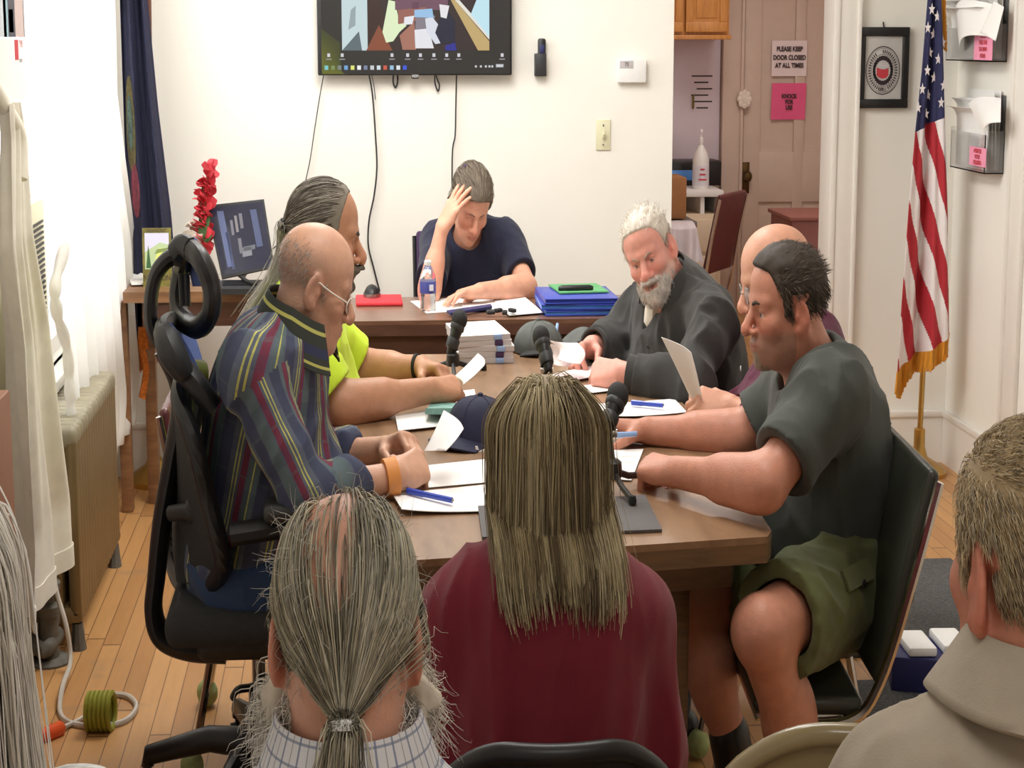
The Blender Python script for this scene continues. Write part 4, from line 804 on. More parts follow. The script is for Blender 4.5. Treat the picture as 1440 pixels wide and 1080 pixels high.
# ================================================================ microphones
def microphone(label, head, tail, foot, legs, cable=None):
    head, tail, foot = map(lambda p: np.asarray(p, float), (head, tail, foot)); ax = nrm(head - tail); L = np.linalg.norm(head - tail)
    t = thing('microphone', label, 'microphone', foot, 'desk microphones on the meeting table')
    part('grille', M().lathe([(.004, L + .016)] + [(.026 * math.sin(a), L - .006 + .026 * math.cos(a)) for a in np.linspace(.3, PI * .78, 10)], tail, ax, 18), 'foam', t, 60)
    part('grille_ring', M().lathe([(.021, L - .034), (.0235, L - .03), (.0235, L - .022), (.021, L - .018)], tail, ax, 18), 'dark', t)
    part('handle', M().lathe([(.010, 0), (.0125, .006), (.0165, L * .5), (.02, L - .034), (.02, L - .02)], tail, ax, 18), 'black', t)
    j = tail + ax * L * .3 - V(0, 0, .03)
    part('clip', [M().lathe([(.019, L * .18), (.02, L * .2), (.021, L * .42), (.02, L * .44)], tail, ax, 14), M().tube([tail + ax * L * .3, j], .012, 10)], 'dark', t)
    part('clip_screw', M().tube([j - V(.018, 0, -.008), j + V(.018, 0, .008)], .010, 10), 'chrome', t)
    part('stand_post', M().tube([j, V(foot[0], foot[1], foot[2] + .03)], .0085, 10), 'black', t)
    part('hub', M().lathe([(.02, .022), (.022, .03), (.02, .05), (.012, .056)], foot, n=14), 'black', t)
    for an in legs:
        e = foot + V(math.cos(an) * .12, math.sin(an) * .12, .007); lg = part('leg', M().tube([foot + V(0, 0, .034), foot + (e - foot) * .5 + V(0, 0, .012), e], .0065, 8), 'black', t)
        part('rubber_foot', M().lathe([(.009, -.0065), (.0095, 0), (.007, .008)], e, n=10), 'rubber', lg)
    if cable is not None: part('cable', M().tube(spline(cable, 8), .0032, 6), 'black', t)
    return t
f4 = PZ(862, 688, TZ + .008); y4 = f4[1]
a4 = math.atan2(*(PZ(915, 735, TZ) - f4)[[1, 0]])
microphone('black microphone on a tripod stand in front of the man in grey', P(870, 553, y4 + .05), P(851, 608, y4), f4, (a4, a4 + 2.1, a4 - 2.1), [P(851, 610, y4), P(838, 590, y4 + .1), P(812, 560, y4 + .25), P(790, 543, y4 + .45), PZ(785, 560, TZ + .004)])
f1 = PZ(637, 527, TZ); microphone('black microphone beside the paper stack at the far left of the table', P(647, 446, f1[1] + .02), P(632, 500, f1[1]), f1, (.5, 2.6, 4.7))
f2_ = PZ(776, 572, TZ); microphone('black microphone with a silver grip in front of the grey bearded man', P(760, 470, f2_[1] + .06), P(772, 522, f2_[1]), f2_, (.6, 2.7, 4.8))
f3 = PZ(750, 628, TZ); microphone('black microphone partly hidden behind the blonde hair and navy cap', P(716, 561, f3[1] + .05), P(738, 594, f3[1]), f3, (0, 1.9, 4.3))
# ================================================================ papers and things on the meeting table
def tabletop():
    k = [0]
    def quad(label, pix, m='paper', z=None, name='paper_sheet', cat='paper', group='papers on the meeting table', th=.0012, curl=0):
        k[0] += 1; z = TZ + .0006 + .0018 * (k[0] % 4) if z is None else z; q = [PZ(x, y, z) for x, y in pix]
        if np.cross(q[1] - q[0], q[3] - q[0])[2] < 0: q = [q[1], q[0], q[3], q[2]]
        return tag(part(name, M().sheet(lambda u, v: (q[0] * (1 - u) + q[1] * u) * (1 - v) + (q[3] * (1 - u) + q[2] * u) * v + V(0, 0, curl * (u ** 3) * (1 + v) + th / 2), 8, 8, th), m, None, 80), label, cat, group)
    def pen(label, a, b, z, m='penblue'):
        p, q = PZ(*a, z), PZ(*b, z); d = q - p; t = thing('pen', label, 'pen', (p + q) / 2 - V(0, 0, .005))
        part('barrel', M().tube([p + d * .3, p + d * .97], .0055, 8), m, t); part('pen_cap', M().tube([p, p + d * .34], .0062, 8), m, t); part('tip', M().tube([p + d * .97, q], [.004, .0012], 8), 'steel', t)
    quad('white paper with a blue pen at the near left of the meeting table', [(551, 697), (692, 681), (690, 719), (565, 723)], curl=.004, z=TZ + .004)
    pen('blue ballpoint pen on the near left white paper', (573, 690), (638, 704), TZ + .0155)
    quad('white paper under the fists of the man in plaid', [(601, 655), (694, 645), (694, 678), (560, 690)], z=TZ + .002)
    quad('white paper half under the yellow-shirted forearms', [(556, 586), (626, 572), (634, 598), (560, 606)])
    quad('small white paper below the paper held by the man in yellow', [(634, 552), (667, 548), (672, 570), (638, 577)])
    quad('white paper with pen beyond the right-hand microphone', [(828, 572), (948, 561), (966, 580), (845, 592)], curl=.006)
    pen('blue pen lying on the paper beyond the right-hand microphone', (888, 566), (934, 570), TZ + .014)
    quad('white paper under the hand of the grey bearded man', [(786, 548), (866, 536), (872, 548), (806, 556)])
    quad('pinkish paper flat below the grey bearded man hands', [(772, 527), (838, 514), (846, 528), (780, 540)], 'paperp')
    quad('white paper tucked beneath the dark cuff of the grey bearded man', [(858, 505), (906, 488), (916, 500), (870, 518)])
    quad('white paper left of the grey-shirted man fist', [(846, 634), (905, 632), (888, 676), (850, 674)], curl=.004)
    quad('white paper in shadow under the grey-shirted man forearm', [(912, 660), (958, 668), (984, 684), (925, 684)], z=TZ + .001)
    pts = [PZ(x, y, TZ) for x, y in ((672, 716), (907, 700), (931, 749), (678, 760))]
    tag(part('placemat', M().prism([p + V(0, 0, .001) for p in pts[::-1]], (0, 0, .005)), 'placemat'), 'dark grey placemat under the near microphone stand', 'placemat')
    # teal printed card
    quad('teal printed card with a crumpled edge behind the navy cap', [(598, 590), (606, 572), (672, 576), (650, 598)], 'teal', TZ + .012, 'printed_card', 'card', 'cards behind the navy cap', .012, .012)
    quad('pale blue strip of card showing right of the navy cap', [(704, 590), (703, 570), (712, 570), (716, 590)], 'penl', TZ + .004, 'printed_card', 'card', 'cards behind the navy cap', .004)
    # bundles of paper
    b0, b1 = PZ(640, 512, TZ), PZ(724, 516, TZ); cx = (b0[0] + b1[0]) / 2; w_ = b1[0] - b0[0]
    for i in range(5):
        z = TZ + .0005 + .0148 * i; R = np.array(Matrix.Rotation((.02, .06, .03, .09, .12)[i], 3, 'Z')); c = V(cx - (.0, .004, -.004, .008, .012)[i], b0[1] + .12, z); w2 = w_ * (1, .98, .97, .94, .9)[i]
        t = thing('paper_bundle', f'{("lowest", "second lowest", "middle", "second highest", "topmost")[i]} bundle in the tall paper stack at the far table end', 'paper bundle', c, 'paper bundles stacked at the far table end')
        def sl(u, v, c=c, R=R, w2=w2, i=i): return c + R @ V(w2 * (u - .5), .24 * (v - .5), .0070 - .003 * (1 - u) * (i > 2))
        part('pages', M().sheet(sl, 8, 6, .0128), 'paperg', t, 30); part('top_sheet', M().sheet(lambda u, v: sl(u, v) + V(0, 0, .0069), 8, 6, .0008), 'paper', t, 30)
        part('binder_clip', M().box(c + R @ V(w2 * .26, -.12, .007), (.028, .012, .0142), R, .003), 'purple' if i % 2 else 'penl', t)
    # caps
    def cap(name, label, c, r, h, face, m, mb, bl, extra=None):
        t = thing(name, label, 'cap', c); f = nrm(V(face[0], face[1], 0)); s = V(-f[1], f[0], 0); c = V(*c)
        g = M(); nu, nv = 36, 10
        def dome(u, v): a = 2 * PI * u; e = v * PI / 2; k = r * (math.cos(e) ** .8 if v < 1 else 0) * (1 + .03 * math.sin(6 * a / 2) ** 2); return c + f * k * 1.1 * math.cos(a) + s * k * math.sin(a) + V(0, 0, .004 + h * math.sin(e) * (1 + .12 * math.cos(a) * math.cos(e)))
        vs = [dome(i / nu, j / nv) for j in range(nv) for i in range(nu)] + [dome(0, 1)]; fs = [(j * nu + i, j * nu + (i + 1) % nu, (j + 1) * nu + (i + 1) % nu, (j + 1) * nu + i) for j in range(nv - 1) for i in range(nu)] + [((nv - 1) * nu + i, (nv - 1) * nu + (i + 1) % nu, nv * nu) for i in range(nu)] + [tuple(range(nu - 1, -1, -1))]
        g.add(vs, fs); part('crown', g, m, t, 80)
        def brim(u, v): a = (u - .5) * 2.1; return c + f * (r * 1.06 * math.cos(a) + bl * v * math.cos(a * .55)) + s * (r * 1.0 * math.sin(a) + .015 * v * math.sin(a)) + V(0, 0, .016 - .01 * v - .016 * (abs(u - .5) * 2) ** 2 * (1 - .3 * v) + .006)
        part('brim', M().sheet(brim, 20, 8, .004), mb, t, 80)
        part('top_button', M().lathe([(.008, 0), (.007, .005), (.002, .007)], c + V(0, 0, .004 + h), n=10), m, t)
        sm = M()
        for i in range(6): sm.tube([dome(i / 6 + .05, j / 12 * .96) for j in range(13)], .0012, 4)
        part('seams', sm, m, t)
        return t, c, f, s, dome
    pc = PZ(674, 622, TZ)
    t, c, f, s, dome = cap('baseball_cap', 'navy baseball cap with small white tick emblem on the meeting table', (pc[0] + .005, pc[1] + .02, TZ), .088, .088, (-.8, -.6), 'navy', 'navy', .062)
    q = P(684, 633, pc[1] - .085); sw = [(-.026, .000), (-.016, -.007), (.000, -.004), (.026, .008), (.026, .010), (-.004, .003), (-.018, .001), (-.022, .010), (-.028, .010)]
    part('white_tick_emblem', M().prism([q + V(x * 1.1, -.006 + x * .35, y * 1.1) for x, y in sw], (0, .004, 0)), 'white', t, 0)
    pc = PZ(760, 500, TZ); cap('grey_cap', 'grey washed cloth cap with dark brim at the far table end', (pc[0] + .0, pc[1] + .06, TZ), .085, .078, (.2, -1), 'greycap', 'capdark', .02)
    a, b = P(778, 482, pc[1] - .02), P(784, 456, pc[1] + .06); t = thing('highlighter', 'pale blue pen standing by the grey cap', 'pen', V(a[0], a[1], TZ)); part('barrel', M().tube([V(a[0] - .004, a[1] - .02, TZ + .004), b], .0055, 8), 'penl', t)
    pc = PZ(812, 488, TZ); tag(part('cloth_cap_flap', M().sheet(lambda u, v: V(pc[0] - .05 + .15 * u, pc[1] + .03 - .1 * v, TZ + .012 + .035 * math.sin(PI * u) * (1 - v * .6)), 14, 10, .006), 'greycap', None, 80), 'crumpled grey cloth lying right of the grey cap', 'cloth')
    # small glass tumbler behind the stand
    q = PZ(869, 690, TZ + .008); q[1] += .06
    # sheets held in hands
    def held(label, pix, m='paper', bend=.01):
        q = [P(*p) for p in pix]
        tag(part('held_paper', M().sheet(lambda u, v: (q[0] * (1 - u) + q[1] * u) * (1 - v) + (q[3] * (1 - u) + q[2] * u) * v + V(bend * math.sin(PI * u), -bend * math.sin(PI * v), 0), 10, 10, .0012), m, None, 80), label, 'paper', 'papers held in hands')
    held('white paper held up by the man in plaid', [(597, 634, 3.58), (627, 634, 3.52), (652, 603, 3.60), (624, 577, 3.66)])
    held('white paper held by the man in yellow', [(638, 530, 4.40), (651, 541, 4.32), (681, 514, 4.36), (672, 497, 4.44)])
    held('white sheet held up by the grey bearded man', [(770, 478, 4.72), (784, 505, 4.66), (816, 512, 4.62), (812, 482, 4.70)], 'paperp', .02)
    held('second sheet in shade behind the one held by the grey bearded man', [(771, 482, 4.74), (774, 512, 4.72), (800, 515, 4.69), (812, 496, 4.71)], 'paperp', .012)
    held('tall white sheet held upright by the bald man', [(930, 474, 4.10), (972, 496, 4.02), (988, 566, 4.06), (974, 566, 4.12)], 'paper', .012)
    pen('pale blue pen in the far hand of the grey-shirted man', (866, 612), (896, 610), TZ + .05, 'penl')
tabletop()
# ================================================================ chairs
def task_chair():
    Y = 3.66; c = PZ(352, 868, .46); hub = PZ(366, 1035, .13); hub[2] = 0
    t = thing('office_chair', 'black ergonomic office chair with blue headrest behind the man in plaid', 'chair', hub); px = lambda x, y, yy=Y: P(x, y, yy)
    part('seat', M().box((c[0] + .06, Y + .02, .50), (.50, .46, .07), None, .035, 4), 'foam', t)
    part('seat_shell', M().box((c[0] + .06, Y + .02, .45), (.36, .34, .05), None, .02, 3), 'black', t)
    # J-shaped spine
    sp = spline([px(232, 486), px(252, 530), px(256, 575), px(243, 650), px(228, 735), (px(220, 810)), px(216, 858), px(228, 893), px(266, 908), px(318, 910)], 8)
    part('spine', M().tube(sp, np.interp(np.arange(len(sp)), [0, len(sp) * .3, len(sp) * .6, len(sp) - 1], [.03, .026, .022, .030]), 12, flat=((0, 1, 0), 1.7)), 'black', t)
    n0, f0 = 3.44, 3.90
    lp = spline([px(262, 520, Y), px(252, 560, n0 + .06), px(272, 620, n0), px(292, 700, n0), px(310, 768, n0), px(312, 800, n0 + .03), px(292, 828, n0 + .12), px(262, 826, Y + .06), px(243, 790, f0 - .02), px(246, 720, f0), px(262, 640, f0), px(280, 560, f0), px(282, 520, f0 - .08)], 7)
    part('back_frame', M().tube(lp, .021, 10, flat=((0, 0, 1), 1.0), closed=True), 'black', t)
    # dark mesh panel spanning the frame
    L_, R_ = [px(252, 560, n0 + .06), px(272, 620, n0), px(292, 700, n0), px(306, 768, n0), px(292, 822, n0 + .12)], [px(284, 545, f0 - .05), px(268, 620, f0), px(252, 700, f0), px(246, 768, f0), px(258, 815, f0 - .2)]
    Ls, Rs = spline(L_, 6), spline(R_, 6); n_ = len(Ls) - 1
    part('back_mesh', M().sheet(lambda u, v: Ls[round(v * n_)] * (1 - u) + Rs[round(v * n_)] * u + V(-.04 * math.sin(PI * u), 0, 0), 10, n_, .006), 'foam', t, 80)
    # top piece with blue fabric
    tl = [px(236, 462, Y - .16), px(240, 448, Y), px(262, 450, Y + .2)]; 
    part('blue_back_panel', M().sheet(lambda u, v: (px(238, 458, n0 + .08) * (1 - v) + px(282, 535, n0 + .06) * v) * (1 - u) + (px(262, 452, f0 - .04) * (1 - v) + px(290, 540, f0 - .04) * v) * u + V(-.03 * math.sin(PI * u), 0, .01 * math.sin(PI * v)), 12, 12, .014), 'blueseat', t, 80)
    part('shoulder_bar', M().tube(spline([px(262, 452, f0 - .04), px(240, 456, Y + .08), px(230, 470, n0 + .1), px(246, 506, n0 + .05), px(276, 540, n0 + .03), px(300, 575, n0 + .03)], 7), .024, 10), 'black', t)
    part('shoulder_cover', M().tube(spline([px(230, 466, n0 + .06), px(240, 492, n0 + .02), px(262, 530, n0 + .02)], 6), [.02 + .012 * math.sin(PI * i / 12) for i in range(13)], 10), 'dark', t)
    # headrest
    part('headrest_arm', M().tube(spline([px(232, 490, Y), px(215, 462, Y), px(212, 425, Y), px(220, 385, Y), px(240, 362, Y), px(256, 365, Y)], 7), .017, 10, flat=((0, 1, 0), 1.6)), 'black', t)
    ring = spline([px(258, 346, Y + .02), px(280, 362, Y - .13), px(297, 402, Y - .15), px(296, 440, Y - .14), px(278, 460, Y - .06), px(256, 448, Y + .1), px(250, 415, Y + .15), px(256, 375, Y + .14)], 7)[:-1]
    part('headrest_frame', M().tube(ring, .022, 10, closed=True), 'black', t)
    A_, B_ = px(270, 352, Y - .06), px(292, 412, Y - .13)
    part('headrest_pad', M().sheet(lambda u, v: (px(268, 338, Y - .02) * (1 - v) + px(306, 400, Y - .12) * v) * (1 - u) + (px(262, 345, Y + .12) * (1 - v) + px(276, 400, Y + .14) * v) * u + V(.012 * math.sin(PI * u), 0, .0), 10, 10, .02), 'blueseat', t, 80)
    part('headrest_cap', M().tube(spline([px(246, 356, Y - .04), px(256, 345, Y - .05), px(268, 350, Y - .07)], 5), .022, 10), 'dark', t)
    part('headrest_link', [M().tube([px(262, 385, Y), px(264, 430, Y)], .008, 8), M().tube([px(255, 385, Y), px(257, 430, Y)], .008, 8)], 'dark', t)
    # arms
    for (yy, x0, x1, yp) in ((Y - .27, 385, 470, 712), (Y + .30, 300, 400, 700)):
        a_ = part('armrest', M().tube(spline([px(x0 - 60, yp + 40, yy), px(x0, yp + 30, yy), px(x0 + 20, yp + 24, yy)], 5), .022, 10, flat=((0, 1, 0), 1.4)), 'black', t)
        p_ = px((x0 + x1) / 2 + 10, yp + 4, yy); part('arm_pad', M().box(p_, (.22, .085, .035), None, .015, 3), 'dark', a_)
    part('tilt_knob', [M().tube([px(240, 722, Y - .06), px(268, 718, Y - .10)], .016, 10), M().lathe([(.022, 0), (.024, .004), (.024, .03), (.018, .034)], px(262, 718, Y - .1), (1, 0, 0), 12)], 'dark', t)
    part('lumbar_pad', M().box(px(280, 690, Y), (.03, .22, .11), np.array(Matrix.Rotation(-.25, 3, 'Y')), .014, 3), 'dark', t)
    # lift, lever, base
    part('gas_lift', M().tube([hub + V(0, 0, .2), V(hub[0], hub[1], .44)], .018, 12), 'steel', t); part('lift_sleeve', M().tube([hub + V(0, 0, .08), hub + V(0, 0, .235)], .029, 14), 'black', t)
    part('tilt_mechanism', M().bb(hub[0] - .12, hub[0] + .12, hub[1] - .09, hub[1] + .09, .385, .44, .02), 'black', t)
    lv = px(366, 965, hub[1] - .03); part('lever', M().tube(spline([lv + V(.02, 0, .02), lv - V(.02, 0, .0), lv - V(.06, .01, .003), lv - V(.075, .01, .02)], 5), .008, 8, flat=((0, 1, 0), 2)), 'black', t)
    for i in range(5):
        an = PI * .985 + i * 2 * PI / 5; d = V(math.cos(an), math.sin(an), 0); e = hub + d * .31
        a_ = part('base_arm', M().tube([hub + V(0, 0, .115) + d * .02, hub + V(0, 0, .125) + d * .14, e + V(0, 0, .09), e + V(0, 0, .068)], [.034, .028, .021, .018], 10), 'black', t)
        s_ = V(-d[1], d[0], 0); part('caster', [M().lathe([(.012, -.024), (.027, -.022), (.028, -.006), (.012, -.004), (.012, .004), (.028, .006), (.027, .022), (.012, .024)], e + V(0, 0, .028), s_, 14), M().tube([e + V(0, 0, .03), e + V(0, 0, .075)], .01, 8)], 'rubber', a_)
task_chair()
ft, nt = P(1241, 588, 3.62), P(1317, 640, 3.16); bd = nrm(V(nt[0] - ft[0], nt[1] - ft[1], 0)); fc = V(-bd[1], bd[0], 0); fc = fc if fc[0] < 0 else -fc
bc = (ft + nt) / 2; sc = bc + fc * .34
stack_chair('stacking_chair', 'dark green-black vinyl chair with chrome legs under the grey-shirted man', (sc[0], sc[1]), (fc[0], fc[1]), 'darkv', back_top=bc[2], back_w=.44, back_z0=.46, lean=.13, seat_z=.45, seat_d=.27)
b_ = PZ(285, 975, .03); stack_chair('stacking_chair', 'chair with a green tennis ball foot under the man in yellow', (b_[0] + .26, b_[1] - .24 + .0), (1, 0), 'maroonv', back_top=.80)
stack_chair('stacking_chair', 'chair under the bald man, mostly hidden behind the grey-shirted man', (.86, 4.32), (-1, 0), 'maroonv', back_top=.72)
stack_chair('stacking_chair', 'chair under the grey bearded man at the far right of the table', (.98, 5.0), (-1, -.1), 'maroonv', back_top=.78)
wc = P(650, 400, 6.48); t = stack_chair('stacking_chair', 'purple-backed chair of the woman in navy', (wc[0] - .0, 6.52), (0.05, -1), 'purple', back_top=P(594, 325, 6.75)[2], back_w=.34, frame='black', balls=False, lean=.08)

def folding_chair(label, Y, px0, pyt, w_, mt, dp=.045):
    zt = P(px0, pyt, Y)[2]; x0 = P(px0, pyt, Y)[0]; cx = x0 + w_ / 2
    t = thing('folding_chair', label, 'chair', V(cx, Y + .24, 0))
    def bk(u, v):
        z = zt - .21 * v - .055 * max(0, 1 - u * 3.2) ** 2.2 * (1 - v) - .055 * max(0, 1 - (1 - u) * 3.2) ** 2.2 * (1 - v); return V(cx - w_ / 2 + w_ * u, Y - .045 * math.sin(PI * u) + .05 * v, z)
    part('backrest', M().sheet(bk, 30, 10, .012), mt, t, 80)
    rim = [bk(u, 0) for u in np.linspace(0, 1, 31)]; part('back_rim', M().tube([bk(0, 1)] + rim + [bk(1, 1)], .013, 10), mt, t)
    part('seat', M().box((cx, Y + .27, .43), (w_ - .04, .40, .02), None, .008), mt, t)
    for q in (-1, 1):
        part('leg', M().tube([(cx + q * w_ / 2, Y + .05, zt - .21), (cx + q * w_ / 2, Y + .2, .43), (cx + q * w_ / 2, Y + .5, .01)], .0125, 8), mt, t)
        part('leg', M().tube([(cx + q * .19, Y + .42, .43), (cx + q * .2, Y + .02, .01)], .0125, 8), mt, t)
folding_chair('olive-tan metal folding chair at the bottom right beside the man in tan', 1.9, 1028, 1020, .435, 'tanm')
folding_chair('black chair whose rounded back shows behind the woman in maroon', 2.16, 618, 1046, .352, 'black')
def boxed_papers():
    a = PZ(1268, 985, 0); x0 = a[0]; y0 = a[1]
    t = thing('storage_box', 'blue box of papers on the floor beside the man in tan', 'box', (x0 + .12, y0 + .1, 0)); h = P(1266, 930, y0)[2]
    R = np.array(Matrix.Rotation(-.25, 3, 'Z')); c = V(x0 + .14, y0 + .1, h / 2); part('box', M().box(c, (.28, .2, h), R, .006), 'navyp', t)
    for i, (dx, dy, l) in enumerate(((-.06, -.02, 'left white paper roll lying on the blue box'), (.05, .02, 'right white folded papers lying on the blue box'))):
        tag(part('folded_papers', M().box(c + R @ V(dx, dy, h / 2 + .013 + .0 * i), (.09, .15, .024), R @ np.array(Matrix.Rotation(.2, 3, 'Z')), .008), 'paper'), l, 'paper')
boxed_papers()
# ================================================================ people: smooth distance fields turned into one continuous skin
def smin(a, b, k):
    h = np.clip(.5 + .5 * (b - a) / k, 0, 1); return b * (1 - h) + a * h - k * h * (1 - h)
def smax(a, b, k): return -smin(-a, -b, k)
def f_cap(a, b, ra, rb):
    a = np.asarray(a, float); b = np.asarray(b, float); ab = b - a; L2 = ab @ ab + 1e-12
    def f(p):
        t = np.clip(((p - a) @ ab) / L2, 0, 1); return np.linalg.norm(p - a - t[:, None] * ab, axis=1) - (ra + (rb - ra) * t)
    return f, (a + b) / 2, np.sqrt(L2) / 2 + max(ra, rb)
def f_ell(c, r, R=None):
    c = np.asarray(c, float); r = np.asarray(r, float)
    def f(p):
        q = p - c
        if R is not None: q = q @ R
        k0 = np.linalg.norm(q / r, axis=1); k1 = np.linalg.norm(q / (r * r), axis=1) + 1e-9; return k0 * (k0 - 1) / k1
    return f, c, max(r)
def _hash(ix, iy, iz):
    n = (ix * 374761393 + iy * 668265263 + iz * 2147483647 + 1013904223) & 0xffffffff
    n = ((n ^ (n >> 13)) * 1274126177) & 0xffffffff; return ((n ^ (n >> 16)) & 0xffff) / 65535.0
def vnoise(p):
    i = np.floor(p).astype(np.int64); f = p - i; f = f * f * (3 - 2 * f); r = 0
    for dx in (0, 1):
        for dy in (0, 1):
            for dz in (0, 1):
                w_ = (f[:, 0] if dx else 1 - f[:, 0]) * (f[:, 1] if dy else 1 - f[:, 1]) * (f[:, 2] if dz else 1 - f[:, 2])
                r = r + w_ * _hash(i[:, 0] + dx, i[:, 1] + dy, i[:, 2] + dz)
    return r
def sstep(a, b, x): t = np.clip((x - a) / (b - a), 0, 1); return t * t * (3 - 2 * t)
class Sdf:
    def __init__(s): s.p = []; s.disp = None; s.post = []
    def add(s, fcr, k=.02, op='u'): s.p.append((fcr[0], k, op, np.asarray(fcr[1], float), float(fcr[2]))); return s
    def ev(s, p, c=None, rad=None, full=False):
        d = np.full(len(p), 1e3)
        for f, k, op, cc, rr in s.p:
            if c is not None and np.linalg.norm(c - cc) - rr > rad + .06 + k: continue
            v = f(p)
            if op == 'u': d = np.minimum(d, v) if k <= 0 else smin(d, v, k)
            elif op == 's': d = smax(d, -v, k)
            else: d = smax(d, v, k)
        if s.disp is not None: d = d + s.disp(p)
        return d
    def bounds(s):
        lo = np.min([c - r for f, k, o, c, r in s.p if o == 'u'], axis=0); hi = np.max([c + r for f, k, o, c, r in s.p if o == 'u'], axis=0); return lo - .03, hi + .03
    def mesh(s, h=.004, lo=None, hi=None):
        L, H = s.bounds(); lo = L if lo is None else np.maximum(L, lo); hi = H if hi is None else np.minimum(H, hi)
        B = 14; n = np.ceil((hi - lo) / h / B).astype(int) * B; nb = n // B
        cx = [lo[a] + h * (np.arange(nb[a]) * B + (B - 1) / 2) for a in range(3)]
        G = np.stack(np.meshgrid(*cx, indexing='ij'), -1).reshape(-1, 3); rad = h * B * .5 * 1.733
        dc = s.ev(G); D = np.repeat(np.repeat(np.repeat(np.where(dc.reshape(nb) > 0, 1., -1.).astype(np.float32), B, 0), B, 1), B, 2)
        off = np.stack(np.meshgrid(*[h * np.arange(B)] * 3, indexing='ij'), -1).reshape(-1, 3)
        for q in np.nonzero(np.abs(dc) < rad * 1.2 + .02)[0]:
            i, j, k = np.unravel_index(q, nb); o = lo + h * B * np.array([i, j, k])
            D[i * B:(i + 1) * B, j * B:(j + 1) * B, k * B:(k + 1) * B] = s.ev(o + off, G[q], rad).reshape(B, B, B)
        D[0] = D[-1] = 1; D[:, 0] = D[:, -1] = 1; D[:, :, 0] = D[:, :, -1] = 1
        return nets(D, lo, h)
def nets(D, lo, h):
    nx, ny, nz = D.shape; S = D < 0
    c = S[:-1, :-1, :-1].astype(np.int8)
    for a, b, e in ((1, 0, 0), (0, 1, 0), (0, 0, 1), (1, 1, 0), (1, 0, 1), (0, 1, 1), (1, 1, 1)): c = c + S[a:nx - 1 + a, b:ny - 1 + b, e:nz - 1 + e]
    act = np.flatnonzero(((c > 0) & (c < 8)).ravel()); I, J, K = np.unravel_index(act, c.shape)
    idx = np.full(c.size, -1, np.int32); idx[act] = np.arange(len(act)); idx = idx.reshape(c.shape)
    cor = [(a, b, e) for a in (0, 1) for b in (0, 1) for e in (0, 1)]; val = {q: D[I + q[0], J + q[1], K + q[2]] for q in cor}
    acc = np.zeros((len(act), 3)); cnt = np.zeros(len(act))
    for q in cor:
        for ax in range(3):
            if q[ax]: continue
            r = list(q); r[ax] = 1; r = tuple(r); a, b = val[q], val[r]; m = (a < 0) != (b < 0); t = np.where(m, a / np.where(m, a - b, 1), 0)
            p = np.array(q, float)[None] + np.zeros((len(act), 1)); p[:, ax] += t; acc += p * m[:, None]; cnt += m
    v = lo + h * (np.stack([I, J, K], 1) + acc / cnt[:, None])
    F = []
    for ax in range(3):
        sl0 = [slice(1, -1)] * 3; sl0[ax] = slice(0, -1); sl1 = [slice(1, -1)] * 3; sl1[ax] = slice(1, None)
        a, b = S[tuple(sl0)], S[tuple(sl1)]; w_ = np.nonzero(a != b); q = [w_[0] + (ax != 0), w_[1] + (ax != 1), w_[2] + (ax != 2)]; fl = a[w_]
        u, v_ = [(1, 2), (2, 0), (0, 1)][ax]
        def at(du, dv): r = [x.copy() for x in q]; r[u] -= du; r[v_] -= dv; return idx[r[0], r[1], r[2]]
        f = np.stack([at(1, 1), at(0, 1), at(0, 0), at(1, 0)], 1); f[~fl] = f[~fl][:, ::-1]; F.append(f)
    f = np.vstack(F); f = f[(f >= 0).all(1)]
    return v, f
